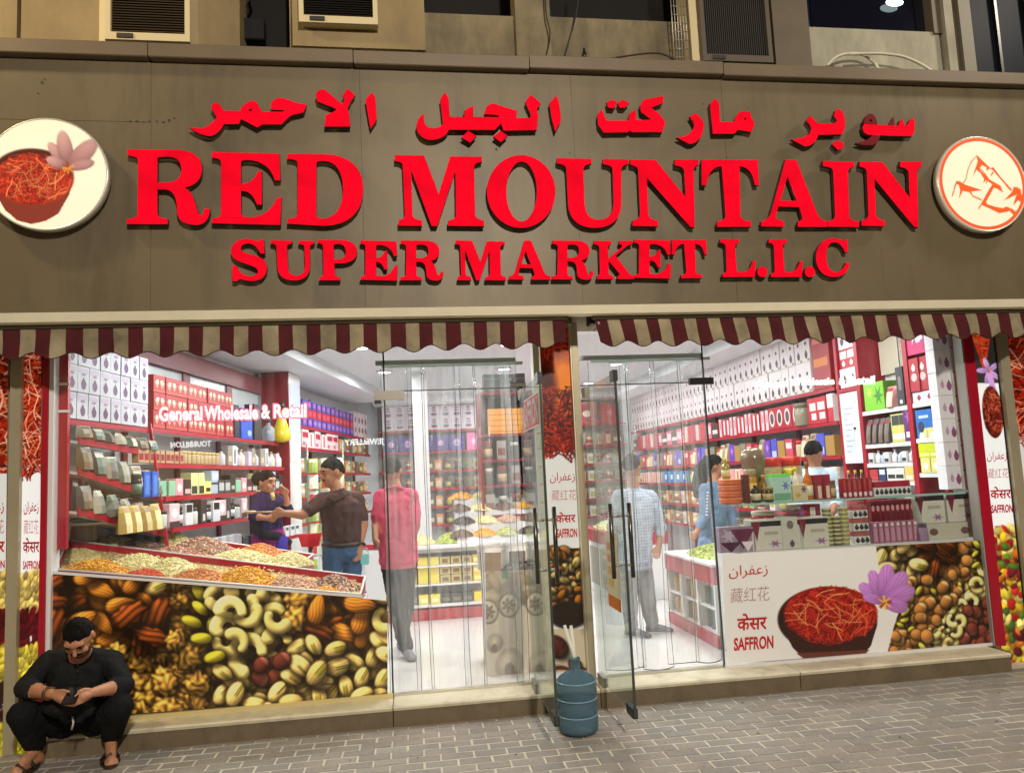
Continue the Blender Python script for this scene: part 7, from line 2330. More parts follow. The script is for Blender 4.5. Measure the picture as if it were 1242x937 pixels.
MB().lathe([(.1, .235), (.1, .25), (.09, .258)], 16).build('lid', pm(226, 206, 150), bg)
pt = thing('paper_stack', 'slanting stack of striped white leaflets in the left corner', 'leaflets', P(112, 636, .5))
for i in range(6):
    MB().box((-.17 + i * .01, -.05 + i * .02, i * .03), (.13 + i * .01, .12 + i * .02, i * .03 + .018)).build('leaflet', pm(226 - 14 * (i % 2) * 5, 226 - 60 * (i % 2), 214 - 60 * (i % 2)), pt)
for lab, px, py, c in (('red bag of grain in the left corner above the trays', 88, 640, (196, 40, 40)), ('second red bag of grain beside the first', 103, 640, (206, 60, 50))):
    link('grain_bag', pouch_mesh(.17, .22, (176, 150, 120), (150, 130, 104), c), None, P(px, py + 16, .72), .5, lab, 'bag')
for i in range(5):
    link('gold_pouch', g4[i % 2], None, P(122 + i * 7, 634 + i * 2, .8 + .08 * i), .9, '%s from the left: gold pouch leaning behind the trays' % ORD[i], 'pouch', 'gold pouches in the left corner')
# heaps and bags on the island and the other counters
hc = [BRN, YEL, GRN, BLK, CRM, PNK, BRN, CRM]
hn = ['brown', 'yellow', 'green', 'black', 'cream', 'pinkish', 'dark brown', 'pale cream']
stp = thing('stepped_display', 'stepped white display of nut heaps on the island counter', 'display', (.95, 3.05, .94))
for k in range(4):
    MB().box((-.5, -.2 + k * .13, .0), (.75, -.2 + k * .13 + .129, .06 + k * .14)).build('step_board', M_WHITE, stp)
q = 0
for k in range(4):
    for i in range(5):
        heap('%s nut heap, %s from the left on the %s step of the island' % (hn[(i + k * 3) % 8], ORD[i], ('lowest', 'second', 'third', 'top')[k]), 0, 0, 3, .16, .085, .085, hc[(i + k * 3) % 8], 190, .013).location = (.5 + i * .26 + .04 * (k % 2), 2.915 + k * .13, 1.0 + k * .14)
heap('bright green heap on the left end of the island counter', 0, 0, 3, .17, .12, .11, ((170, 184, 80), (150, 160, 60), (196, 206, 120)), 260, .014).location = (.36, 2.95, .945)
heap('pale heap at the left end of the island counter behind the man in pink', 0, 0, 3, .16, .12, .1, CRM, 220, .014).location = (.05, 2.95, .945)
for i in range(6):
    link('nut_bag', pouch_mesh(.22, .2, (196, 188, 182), ((150, 120, 90), (84, 60, 54), (206, 190, 150))[i % 3], (220, 214, 206)), None, (.6 + (i % 3) * .2, .5 + .16 * (i // 3), .905), rnd.uniform(-.4, .4), '%s clear bag of nuts in the %s row on the side counter' % (('left', 'middle', 'right')[i % 3], ('front', 'back')[i // 3]), 'bag', 'clear nut bags on the side counter')
heap('dark date heap on the walnut picture counter', 0, 0, 3, .26, .12, .08, BLK, 260, .016).location = (.86, .5, .9)
heap('green pistachio heap on the white jar counter', 0, 0, 3, .26, .5, .1, ((170, 186, 70), (200, 200, 110), (140, 150, 60)), 700, .016).location = (2.8, 1.15, .837)
heap('pale heap on the far pink banded counter', 0, 0, 3, .3, .7, .12, CRM, 420, .018).location = (2.6, 3.8, .932)
# blue shopping bag hanging from the far counter, red crate by the man in brown
rc = thing('red_crate', 'small red plastic crate on a stand left of the man in brown', 'crate', P(377, 662, 2.0))
v = []
for z, s_ in ((0, .08), (.12, .11)):
    v += [(-s_, -s_ * .7, z), (s_, -s_ * .7, z), (s_, s_ * .7, z), (-s_, s_ * .7, z)]
MB().add(v, [(3, 2, 1, 0), (0, 1, 5, 4), (1, 2, 6, 5), (2, 3, 7, 6), (3, 0, 4, 7)]).build('crate_body', pm(200, 30, 40), rc)
MB().tube([(0, 0, 0), (0, 0, -.9)], .02).build('stand', M_STEEL, rc)
hb = thing('hand_bag', 'small turquoise bag hanging beside the hand of the man in brown', 'bag', P(443, 692, .95))
MB().bbox((0, 0, .1), (.07, .04, .09), 0, .012).build('bag_body', pm(130, 206, 206), hb)
MB().tube([(-.03, 0, .145), (-.02, 0, .19), (.02, 0, .19), (.03, 0, .145)], .004).build('handle', pm(130, 206, 206), hb)


# ------------------------------------------------------------------ people
def cap_mesh(mb, a, b, ra, rb, n=12):
    a, b = Vector(a), Vector(b)
    d = (b - a)
    L = d.length
    d = d.normalized() if L > 1e-6 else Vector((0, 0, 1))
    pts, rr = [], []
    for k in range(4):
        t = PI / 2 * (k / 3.0)
        pts.append(a - d * (ra * math.cos(t)))
        rr.append(max(ra * math.sin(t), ra * .08))
    for k in range(4):
        t = PI / 2 * (1 - k / 3.0)
        pts.append(b + d * (rb * math.cos(t)))
        rr.append(max(rb * math.sin(t), rb * .08))
    mb.tube(pts, rr, n)


class Body:
    def __init__(s):
        s.pr = []

    def cap(s, a, b, ra, rb, tag_):
        s.pr.append(('c', np.array(a, float), np.array(b, float), ra, rb, tag_))
        return s

    def ell(s, c, r, tag_, M=None):
        s.pr.append(('e', np.array(c, float), np.array(r, float), np.eye(3) if M is None else np.array(M), 0, tag_))
        return s

    def loft(s, secs, tag_, yaw=0.0):
        """secs: (centre, rx, ry) from low to high"""
        s.pr.append(('l', [(np.array(c, float), rx, ry) for c, rx, ry in secs], yaw, 0, 0, tag_))
        return s

    def dist(s, q, p):
        if p[0] == 'c':
            _, a, b, ra, rb, _t = p
            ab = b - a
            t = np.clip(((q - a) @ ab) / max(ab @ ab, 1e-9), 0, 1)
            return np.linalg.norm(q - a - t[:, None] * ab, axis=1) - (ra + (rb - ra) * t)
        if p[0] == 'e':
            _, c, r, M, _z, _t = p
            l = (q - c) @ M
            return (np.linalg.norm(l / r, axis=1) - 1) * r.min()
        _, secs, yaw, _a, _b, _t = p
        best = np.full(len(q), 9.0)
        cs, sn = math.cos(yaw), math.sin(yaw)
        for (c0, x0, y0), (c1, x1, y1) in zip(secs[:-1], secs[1:]):
            ab = c1 - c0
            t = np.clip(((q - c0) @ ab) / max(ab @ ab, 1e-9), 0, 1)
            d = q - c0 - t[:, None] * ab
            lx, ly = d[:, 0] * cs + d[:, 1] * sn, -d[:, 0] * sn + d[:, 1] * cs
            rx, ry = x0 + (x1 - x0) * t, y0 + (y1 - y0) * t
            # beyond the end caps the height counts too
            e = np.sqrt((lx / rx) ** 2 + (ly / ry) ** 2 + (d[:, 2] / np.minimum(rx, ry)) ** 2)
            best = np.minimum(best, (e - 1) * np.minimum(rx, ry))
        return best

    def build(s, name, parent, mats, tags, voxel, smooth=2):
        mb = MB()
        for p in s.pr:
            if p[0] == 'c':
                cap_mesh(mb, p[1], p[2], p[3], p[4])
            elif p[0] == 'e':
                M = Matrix(p[3].tolist())
                mb.ell(p[1], p[2], 14, 9, 0, M)
            else:
                secs, yaw = p[1], p[2]
                cs, sn = math.cos(yaw), math.sin(yaw)
                N, V, F = 18, [], []
                full = [(secs[0][0] - np.array((0, 0, min(secs[0][1], secs[0][2]) * .5)), secs[0][1] * .6, secs[0][2] * .6)] + secs + [(secs[-1][0] + np.array((0, 0, min(secs[-1][1], secs[-1][2]) * .5)), secs[-1][1] * .6, secs[-1][2] * .6)]
                for c, rx, ry in full:
                    for i in range(N):
                        a = 2 * PI * i / N
                        x, y = rx * math.cos(a), ry * math.sin(a)
                        V.append((c[0] + x * cs - y * sn, c[1] + x * sn + y * cs, c[2]))
                for k in range(len(full) - 1):
                    for i in range(N):
                        j = (i + 1) % N
                        F.append((k * N + i, k * N + j, k * N + N + j, k * N + N + i))
                F.append(tuple(range(N))[::-1])
                F.append(tuple(range((len(full) - 1) * N, len(full) * N)))
                mb.add(V, F)
        me = mb.mesh('tmp', M_BLACK)
        o = bpy.data.objects.new('tmp', me)
        COL.objects.link(o)
        md = o.modifiers.new('r', 'REMESH')
        md.mode = 'VOXEL'
        md.voxel_size = voxel
        md.use_smooth_shade = True
        sm = o.modifiers.new('s', 'SMOOTH')
        sm.factor, sm.iterations = .5, smooth
        dg = bpy.context.evaluated_depsgraph_get()
        out = bpy.data.meshes.new_from_object(o.evaluated_get(dg))
        bpy.data.objects.remove(o)
        out.materials.clear()
        for t in tags:
            out.materials.append(mats[t])
        n = len(out.polygons)
        c = np.zeros(n * 3)
        out.polygons.foreach_get('center', c)
        c = c.reshape(-1, 3)
        D = np.stack([s.dist(c, p) for p in s.pr])
        ti = np.array([tags.index(p[-1]) for p in s.pr])
        out.polygons.foreach_set('material_index', ti[D.argmin(0)].astype(np.int32))
        out.polygons.foreach_set('use_smooth', np.ones(n, bool))
        # creases: cloth pushed in and out along its normals
        nv = len(out.vertices)
        cw = np.zeros(nv, bool)
        lv = np.zeros(len(out.loops), np.int32)
        out.loops.foreach_get('vertex_index', lv)
        tot = np.zeros(n, np.int32)
        out.polygons.foreach_get('loop_total', tot)
        isc = np.array([t_ not in ('skin', 'lip') for t_ in tags])[ti[D.argmin(0)]]
        cw[lv[np.repeat(isc, tot)]] = True
        co, no = np.zeros(nv * 3), np.zeros(nv * 3)
        out.vertices.foreach_get('co', co)
        out.vertex_normals.foreach_get('vector', no)
        co, no = co.reshape(-1, 3), no.reshape(-1, 3)
        from mathutils import noise
        for q in np.nonzero(cw)[0]:
            x, y, z = co[q]
            f = noise.noise((x * 13 + z * 5, y * 13, z * 8 - x * 4)) + .55 * noise.noise((x * 31 - z * 9, y * 31, z * 17))
            co[q] += no[q] * (.013 * (.45 - abs(f)))
        out.vertices.foreach_set('co', co.ravel())
        out.update()
        # local to the parent
        v = np.zeros(len(out.vertices) * 3)
        out.vertices.foreach_get('co', v)
        v = v.reshape(-1, 3) - np.array(parent.location)
        out.vertices.foreach_set('co', v.ravel())
        out.name = name
        out.update()
        return link(name, out, parent)


def skin_mat(name, c):
    m = mat(name, rgb(*c), .5, var=.08, vscale=20, bump=.05, bscale=120)
    m.node_tree.nodes['Principled BSDF'].inputs['Subsurface Weight'].default_value = .06
    return m


def cloth(name, c, **k):
    return mat(name, rgb(*c), .88, var=.22, vscale=7, bump=.9, bscale=8, spec=.15, **k)


HAIR = mat("black_hair", rgb(17, 14, 13), .75, var=.4, vscale=60, bump=.8, bscale=90, stretch=(1, 1, .3), spec=.12)


def head(B, c, R, s=1.0, nose=1.0):
    """head prims; R: 3x3 rotation, face towards local -Y"""
    c = np.array(c, float)
    T = lambda *p: c + R @ (np.array(p) * s)
    E = lambda p, r, t='skin': B.ell(T(*p), np.array(r) * s, t, R)
    E((0, .008, .02), (.076, .096, .1))
    E((0, -.03, -.05), (.06, .066, .075))
    E((0, -.05, -.088), (.036, .04, .03))
    E((0, -.072, .035), (.058, .026, .03))
    B.cap(T(0, -.09, .015), T(0, -.112, -.022), .009 * s, .013 * s * nose, 'skin')
    for x in (-1, 1):
        E((x * .078, .012, -.005), (.01, .02, .032))
        E((x * .042, -.07, -.028), (.022, .018, .02))
    B.cap(T(-.018, -.088, -.058), T(.018, -.088, -.058), .008 * s, .008 * s, 'lip')
    return T


def hair_cap(parent, c, R, s=1.0, thr=(.5, .0, -.6), grow=1.07, name='hair', m=None, flat=0.0):
    c = np.array(c, float)
    V, F = [], []
    n, k = 44, 26
    for i in range(k + 1):
        t = PI * i / k
        for j in range(n):
            a = 2 * PI * j / n
            d = np.array((math.sin(t) * math.cos(a), math.sin(t) * math.sin(a), math.cos(t)))
            y = d[1]
            th = thr[1] + (thr[0] - thr[1]) * max(-y, 0) ** 1.5 + (thr[2] - thr[1]) * max(y, 0)
            th += (.07 * math.sin(9 * a + 1) + .02 * math.sin(23 * a) + rnd.uniform(-.06, .06)) * (1 if thr[0] > .3 else .5)
            h = min(1, max(0, (d[2] - th) / .3 + .5))
            q = .9 + (grow - .9) * h * h * (3 - 2 * h) + (.022 * math.sin(9 * a + 5 * t) + .016 * math.sin(17 * a - 7 * t) + .03 * rnd.uniform(-1, 1)) * h
            p = np.array((.076, .096, .1)) * s * d * q + np.array((0, .008, .02)) * s
            V.append(tuple(c + R @ p - np.array(parent.location)))
    for i in range(k):
        for j in range(n):
            jj = (j + 1) % n
            F.append((i * n + j, i * n + n + j, i * n + n + jj, i * n + jj))
    return MB().add(V, F, 0, True).build(name, m or HAIR, parent)


def face_bits(parent, c, R, s=1.0, beard=None, moustache=True):
    T = lambda *p: np.array(c, float) + R @ (np.array(p) * s) - np.array(parent.location)
    for x in (-1, 1):
        e = MB()
        e.tube([T(x * .016, -.094, .03), T(x * .034, -.092, .036), T(x * .054, -.078, .03)], [.004 * s, .006 * s, .003 * s], 6)
        e.build('eyebrow', HAIR, parent)
        MB().ell(T(x * .034, -.086, .012), (.012 * s, .006 * s, .006 * s), 8, 5, 0, Matrix(R.tolist())).build('eye', M_BLACK, parent)
    if moustache:
        MB().tube([T(-.03, -.09, -.046), T(0, -.098, -.038), T(.03, -.09, -.046)], [.004 * s, .008 * s, .004 * s], 6).build('moustache', HAIR, parent)
    if beard:
        V, F = [], []
        n, k = 22, 12
        for i in range(k + 1):
            t = PI * i / k
            for j in range(n):
                a = 2 * PI * j / n
                d = np.array((math.sin(t) * math.cos(a), math.sin(t) * math.sin(a), math.cos(t)))
                h = min(1, max(0, (-d[2] + .12 - .45 * (d[1] < -.8) * 0) / .25 + .3)) * min(1, max(0, (-d[1] + .75) / .3))
                V.append(tuple(T(*(np.array((.062, .07, .078)) * d * (.88 + .17 * h) + np.array((0, -.03, -.05))))))
        for i in range(k):
            for j in range(n):
                jj = (j + 1) % n
                F.append((i * n + j, i * n + n + j, i * n + n + jj, i * n + jj))
        MB().add(V, F, 0, True).build('beard', beard, parent)


def Rz(a):
    return np.array([[math.cos(a), -math.sin(a), 0], [math.sin(a), math.cos(a), 0], [0, 0, 1]])


def Rx(a):
    return np.array([[1, 0, 0], [0, math.cos(a), -math.sin(a)], [0, math.sin(a), math.cos(a)]])


def lerp(a, b, t):
    return np.array(a) * (1 - t) + np.array(b) * t


def hand(B, wrist, palm, tip, side, s=1.0, curl=.5, r=.0085, tag_='skin', thumb=None):
    """palm and five fingers: wrist -> palm centre -> finger direction towards tip; side = across the palm"""
    wrist, palm, tip, side = (np.array(q, float) for q in (wrist, palm, tip, side))
    side = side / np.linalg.norm(side)
    f = tip - palm
    L = np.linalg.norm(f)
    f /= L
    nrm = np.cross(f, side)
    B.cap(wrist, palm, .024 * s, .026 * s, tag_)
    for k, ln in zip((-1.5, -.5, .5, 1.5), (.85, 1.0, .95, .75)):
        a = palm + side * (k * .0185 * s) + f * .02 * s
        B.cap(lerp(wrist, palm, .4) + side * (k * .014 * s), a, .013 * s, .0125 * s, tag_)
        b = a + (f * (1 - .25 * curl) + nrm * curl * .5) * L * .45 * ln
        c = b + (f * (1 - .9 * curl) + nrm * curl) * L * .4 * ln
        B.cap(a, b, r * 1.15 * s, r * 1.05 * s, tag_)
        B.cap(b, c, r * 1.05 * s, r * .85 * s, tag_)
    tb = lerp(wrist, palm, .5) - side * .028 * s
    if thumb is None:
        thumb = palm - side * .05 * s + f * .03 * s
    mid = lerp(tb, thumb, .55) - side * .008 * s
    B.cap(tb, mid, r * 1.45 * s, r * 1.2 * s, tag_)
    B.cap(mid, thumb, r * 1.2 * s, r * .95 * s, tag_)


SKIN_A = skin_mat("skin_tan", (178, 124, 92))
SKIN_B = skin_mat("skin_brown", (166, 112, 82))
LIP = mat("lip", rgb(140, 84, 72), .5)
M_SOLE = mat("dark_leather", rgb(52, 38, 30), .5)

# ---- man sitting on the step with a phone
man = thing('person', 'seated man in black kurta looking down at a phone on the step', 'person', (P(97, 870, -.2)[0], -.2, 0))
mo = np.array(man.location)
B = Body()
hc_ = P(95.5, 772, -.51)
HR = Rz(math.radians(4)) @ Rx(math.radians(48))
T = head(B, hc_, HR, 1.0)
nk = P(97, 797, -.34)
B.cap(lerp(hc_, nk, .35) + np.array((0, .03, -.01)), nk, .055, .062, 'skin')
shl, shr = P(62, 802, -.31), P(134, 801, -.29)
hipm = np.array((P(97, 875, -.17)[0], -.17, .235))
ch = P(98, 822, -.28)
ws = P(97, 848, -.24)
B.loft([(hipm, .2, .14), (ws, .185, .145), (ch, .195, .135), (P(98, 806, -.305), .185, .1), (P(98, 797, -.315), .11, .075)], 'kurta', .02)
B.cap(shl, P(98, 797, -.32), .07, .07, 'kurta').cap(shr, P(98, 797, -.32), .07, .07, 'kurta')
ell_, elr = P(31, 834, -.42), P(150, 830, -.40)
wrl, wrr = P(63, 841, -.64), P(113, 839, -.63)
B.cap(shl, ell_, .074, .06, 'kurta').cap(shr, elr, .074, .06, 'kurta')
B.cap(ell_, lerp(ell_, wrl, .28), .06, .057, 'kurta').cap(elr, lerp(elr, wrr, .28), .06, .057, 'kurta')
B.cap(ell_, lerp(ell_, wrl, .45), .042, .042, 'skin').cap(lerp(ell_, wrl, .45), wrl, .042, .028, 'skin')
B.cap(elr, lerp(elr, wrr, .45), .042, .042, 'skin').cap(lerp(elr, wrr, .45), wrr, .042, .028, 'skin')
pll, plr = P(75, 846, -.69), P(102, 844, -.69)
hand(B, wrl, pll, P(92, 853, -.735), (.12, -.1, -.9), .95, .35, thumb=P(84, 838.5, -.715))
hand(B, wrr, plr, P(86, 851, -.735), (-.12, -.1, -.9), .95, .35, thumb=P(95, 838, -.715))
knl, knr = P(27, 866, -.50), P(144, 856, -.47)
Xp = lambda x, Y, y=915: P(x, y, Y)[0]
anl = np.array((Xp(40, -.36), -.36, .1))
anr = np.array((Xp(134, -.32), -.32, .1))
hpl, hpr = hipm + np.array((-.09, 0, -.03)), hipm + np.array((.09, 0, -.03))
for h_, k_, a_ in ((hpl, knl, anl), (hpr, knr, anr)):
    B.cap(h_, k_, .1, .078, 'trouser').cap(k_, a_ + np.array((0, .02, .05)), .08, .062, 'trouser')
B.ell(P(88, 850, -.42), (.165, .17, .075), 'kurta')
B.cap(P(70, 858, -.5), P(104, 860, -.5), .055, .05, 'kurta')
B.cap(P(82, 866, -.5), P(96, 866, -.5), .045, .045, 'kurta')
for a_, dx in ((anl, -.03), (anr, .055)):
    toe = np.array((a_[0] + dx, a_[1] - .13, .035))
    heel = np.array((a_[0] - dx * .3, a_[1] + .05, .045))
    B.cap(a_ + np.array((0, .01, 0)), heel, .036, .034, 'skin').cap(a_, toe, .034, .028, 'skin').cap(heel, toe, .03, .03, 'skin')
    px_ = np.array((1, dx * .8, 0))
    for k in range(5):
        t0 = toe + px_ * (k - 2) * .015
        B.cap(t0, t0 + np.array((dx * .2, -.035 + .006 * abs(k - 1.2), -.012)), .011, .009, 'skin')
KURTA = cloth("black_kurta", (30, 30, 31))
B.build('body', man, dict(skin=SKIN_A, lip=LIP, kurta=KURTA, trouser=cloth("black_trouser", (22, 22, 24))), ['skin', 'lip', 'kurta', 'trouser'], .0068, 2)
hair_cap(man, hc_, HR, 1.0, (.58, .12, -.55), 1.06)
face_bits(man, hc_, HR, 1.0, beard=mat("short_beard", rgb(58, 42, 34), .7, var=.3, vscale=150))
for a_, dx in ((anl, -.03), (anr, .055)):
    s_ = MB()
    ang = math.atan2(dx, .13)
    out = []
    for k in range(20):
        t = 2 * PI * k / 20
        l_, w_ = math.cos(t) * .125, math.sin(t) * (.045 + .008 * math.cos(t))
        out.append((w_, -l_))
    cx_, cy_ = a_[0] + dx * .45, a_[1] - .07
    rot = lambda q: (q[0] * math.cos(ang) - q[1] * math.sin(ang), q[0] * math.sin(ang) + q[1] * math.cos(ang))
    v = [(rot(q)[0] + cx_ - mo[0], rot(q)[1] + cy_ - mo[1], z) for z in (.003, .02) for q in out]
    s_.add(v, [tuple(range(20))[::-1], tuple(range(20, 40))] + [(i, (i + 1) % 20, 20 + (i + 1) % 20, 20 + i) for i in range(20)])
    so = s_.build('sandal', M_SOLE, man)
    for q in (.03, -.045):
        p0, p1, p2 = rot((-.05, q - .0)), rot((0, q - .01)), rot((.05, q - .0))
        MB().tube([(p0[0] + cx_ - mo[0], p0[1] + cy_ - mo[1], .02), (p1[0] + cx_ - mo[0], p1[1] + cy_ - mo[1], .072 + (.02 if q > 0 else 0)), (p2[0] + cx_ - mo[0], p2[1] + cy_ - mo[1], .02)], .011, 6).build('strap', M_SOLE, so)
# bracelet, tie cord
dirw = (wrl - ell_) / np.linalg.norm(wrl - ell_)
qz = Vector(dirw).to_track_quat('Z', 'Y').to_matrix()
for k, m in ((0, M_BLACK), (.014, mat("wood_beads", rgb(92, 58, 36), .4))):
    c = lerp(ell_, wrl, .88) + dirw * k - mo
    MB().tube([tuple(Vector(c) + qz @ Vector((math.cos(t) * .034, math.sin(t) * .034, 0))) for t in [i * PI / 8 for i in range(17)]], .006, 6).build('bracelet', m, man)
cd = MB()
cd.tube([P(88, 868, -.55) - mo, P(89, 876, -.56) - mo, P(87, 884, -.55) - mo], .006, 6)
cd.build('cord', mat("pale_cord", rgb(190, 186, 180), .7), man)
bt = MB()
for k, y in enumerate((806, 814, 822)):
    bt.ell(P(94, y, -.445 + k * .012) - mo, (.006, .004, .006), 6, 4)
bt.build('button', M_BLACK, man)
ph = thing('phone', 'black smartphone held in both hands by the seated man', 'phone', P(87.5, 843, -.72))
ph.rotation_euler = (math.radians(-66), 0, math.radians(3))
MB().bbox((0, 0, 0), (.074, .009, .148), 0, .003).build('phone_body', mat("phone_black", rgb(14, 14, 16), .15), ph)
MB().box((-.033, .0046, -.066), (.033, .0052, .066)).build('screen', mat("phone_screen", rgb(30, 34, 40), .1, emit=(.5, .6, .7), estr=.25), ph)
MB().bbox((.018, -.0055, .05), (.026, .003, .03), 0, .001).build('camera_bump', M_BLACK, ph)


# ---- people standing in the shop
def FL(x, y, Y, z=SZ):
    p = P(x, y, Y)
    return np.array((p[0], Y, z))


def standing(label, Y, hpx, hR, hs, sh, hips, arms, legs, cols, torso, hem, hair=True, hair_thr=(.5, .0, -.6), beard=False, bits=True, shoe=(40, 36, 34), skin=SKIN_B, sleeve=.95, vox=.011, extra=None, yaw=0.0, pants_r=(.085, .068, .055), skirt=None, shirt_mat=None):
    base = lerp(hips[0], hips[1], .5)
    t = thing('person', label, 'person', (base[0], base[1], SZ))
    B = Body()
    hc = P(hpx[0], hpx[1], Y if len(hpx) < 3 else hpx[2])
    head(B, hc, hR, hs)
    neck = lerp(sh[0], sh[1], .5) + np.array((0, 0, .035))
    B.cap(hc + np.array((0, .01, -.05)), neck, .052 * hs, .06 * hs, 'skin')
    hm = lerp(hips[0], hips[1], .5)
    rx, ry = torso
    sm = lerp(sh[0], sh[1], .5)
    lo = np.array((hm[0], hm[1], hem))
    B.loft([(lo, rx * .9, ry * 1.02), (lerp(lo, sm, .35), rx * .88, ry * 1.03), (lerp(lo, sm, .7), rx * .98, ry), (sm + np.array((0, 0, -.03)), rx * .92, ry * .78), (sm + np.array((0, 0, .03)), rx * .5, ry * .6)], 'shirt', yaw)
    for q in sh:
        B.cap(q, sm + np.array((0, 0, .02)), .062, .06, 'shirt')
    for (s_, e_, w_, h_) in arms:
        B.cap(s_, lerp(s_, e_, min(1, sleeve)), .064, .056, 'shirt')
        if sleeve > 1:
            B.cap(e_, lerp(e_, w_, sleeve - 1), .052, .042, 'shirt')
        B.cap(lerp(s_, e_, .6), e_, .044, .042, 'skin').cap(e_, w_, .041, .027, 'skin')
        d = h_ - w_
        hand(B, w_, lerp(w_, h_, .5), h_ + d * .4, np.cross(d, (.3, .9, .2)) if np.linalg.norm(np.cross(d, (.3, .9, .2))) > 1e-6 else (1, 0, 0), .95, .3, .0105)
    for (h_, k_, a_) in legs:
        B.cap(h_, k_, pants_r[0], pants_r[1], 'pants').cap(k_, a_ + np.array((0, 0, .02)), pants_r[1], pants_r[2], 'pants')
    B.loft([(hm + np.array((0, 0, -.06)), rx * .82, ry * .93), (hm + np.array((0, 0, .06)), rx * .82, ry * .93)], 'pants', yaw)
    if skirt:
        B.loft(skirt, 'pants', yaw)
    if extra:
        extra(B)
    tags = ['skin', 'lip', 'shirt', 'pants']
    ob = B.build('body', t, dict(skin=skin, lip=LIP, shirt=shirt_mat or cols[0], pants=cols[1]), tags, vox, 2)
    for (h_, k_, a_), d in zip(legs, [(0, -.08), (0, -.08)]):
        pass
    if hair:
        hair_cap(t, hc, hR, hs, hair_thr, 1.1)
    if bits:
        face_bits(t, hc, hR, hs, None, beard)
    return t, hc


def shoes(t, legs, dirs, m):
    o = np.array(t.location)
    for (h_, k_, a_), d in zip(legs, dirs):
        d = np.array((d[0], d[1], 0.0))
        d /= np.linalg.norm(d)
        mb = MB()
        c = np.array((a_[0], a_[1], SZ)) + d * .06 - o
        yaw = math.atan2(-d[0], d[1]) if False else math.atan2(d[1], d[0])
        M = Matrix.Rotation(yaw, 4, 'Z')
        secs = [(-.12, .03, .06), (-.1, .04, .085), (-.04, .04, .09), (.04, .043, .065), (.1, .042, .045), (.135, .028, .03)]
        V, F, N = [], [], 10
        for x, w, h in secs:
            for i in range(N):
                a = 2 * PI * i / N
                V.append(tuple(Vector(c) + M @ Vector((x, w * math.cos(a), max(.004, h * .5 + h * .5 * math.sin(a))))))
        for k in range(len(secs) - 1):
            for i in range(N):
                j = (i + 1) % N
                F.append((k * N + i, k * N + j, k * N + N + j, k * N + N + i))
        F += [tuple(range(N))[::-1], tuple(range((len(secs) - 1) * N, len(secs) * N))]
        mb.add(V, F, 0, True)
        mb.build('shoe', m, t)


# man in a brown polo shirt
Y = 1.0
sh = [P(391, 606, .92), P(433, 605, 1.08)]
hips = [P(403, 664, .97), P(427, 664, 1.04)]
arms = [(sh[0], P(367, 624, .82), P(345, 622, .76), P(334, 623, .74)), (sh[1], P(441, 636, 1.04), P(437, 661, .97), P(433, 677, .93))]
legs = [(hips[0], FL(403, 720, .96, .62), FL(404, 780, .98, SZ + .07)), (hips[1], FL(427, 720, 1.03, .62), FL(428, 780, 1.06, SZ + .07))]
JEANS = cloth("blue_jeans", (62, 92, 128))
t, hc = standing('man in a brown polo shirt and blue jeans reaching out to the left', Y, (403, 573), Rz(math.radians(-62)) @ Rx(math.radians(12)), 1.0, sh, hips, arms, legs, (cloth("brown_polo", (78, 56, 54)), JEANS), (.185, .128), P(415, 655, 1.0)[2], beard=True, yaw=math.radians(-20), hair_thr=(.45, .05, -.6), sleeve=.72)
shoes(t, legs, [(-.4, -1), (-.2, -1)], M_SOLE)
o = np.array(t.location)
MB().tube([tuple(P(397, 603, .86) - o), tuple(P(405, 608, .86) - o), tuple(P(412, 604, .88) - o), tuple(P(423, 598, .97) - o)], .013, 6).build('collar', cloth("brown_polo_collar", (60, 44, 44)), t)
wv = MB()
c, d = lerp(arms[1][1], arms[1][2], .93) - o, (arms[1][2] - arms[1][1])
qz = Vector(d).to_track_quat('Z', 'Y').to_matrix()
wv.tube([tuple(Vector(c) + qz @ Vector((math.cos(a) * .036, math.sin(a) * .036, 0))) for a in [i * PI / 8 for i in range(17)]], .011, 6)
wv.build('watch', M_BLACK, t)
bl_ = MB()
bz = P(415, 655, 1.0)[2] - .01
bl_.tube([(float(lerp(hips[0], hips[1], .5)[0] - o[0] + .158 * math.cos(a)), float(lerp(hips[0], hips[1], .5)[1] - o[1] + .13 * math.sin(a)), bz - o[2] - .02) for a in [i * PI / 14 for i in range(29)]], .018, 6)
bl_.build('belt', M_SOLE, t)
sk = thing('wooden_scoop', 'pale scoop held out by the man in brown towards the woman', 'scoop', P(330, 621, .74))
MB().tube([(-.14, 0, .01), (.08, 0, 0)], [.006, .008], 6).build('handle', mat("pale_wood", rgb(196, 160, 110), .5), sk)
MB().ell((-.17, 0, .012), (.05, .03, .012), 10, 6).build('bowl', mat("pale_wood", rgb(196, 160, 110), .5), sk)

# man in a pink shirt, seen from behind
sh = [P(462, 602, 1.15), P(499, 601, 1.15)]
hips = [P(474, 682, 1.15), P(493, 682, 1.15)]
arms = [(sh[0], P(456, 636, 1.12), P(455, 655, .98), P(459, 660, .92)), (sh[1], P(505, 636, 1.25), P(500, 655, 1.4), P(496, 660, 1.45))]
legs = [(hips[0], P(481, 738, 1.13), FL(493, 786, 1.16, SZ + .07)), (hips[1], P(492, 736, 1.22), FL(487, 776, 1.5, SZ + .09))]
t, hc = standing('man in a pink shirt and black trousers walking away in the left doorway', 1.15, (476, 571), Rz(math.radians(172)), 1.0, sh, hips, arms, legs, (cloth("pink_shirt", (206, 84, 110)), cloth("charcoal_trousers", (34, 33, 37))), (.19, .125), P(482, 681, 1.15)[2], bits=False, hair_thr=(.5, .02, -.5), sleeve=.75, pants_r=(.088, .07, .06))
shoes(t, legs, [(.3, -1), (.2, 1)], mat("grey_shoe", rgb(120, 116, 118), .5))
o = np.array(t.location)
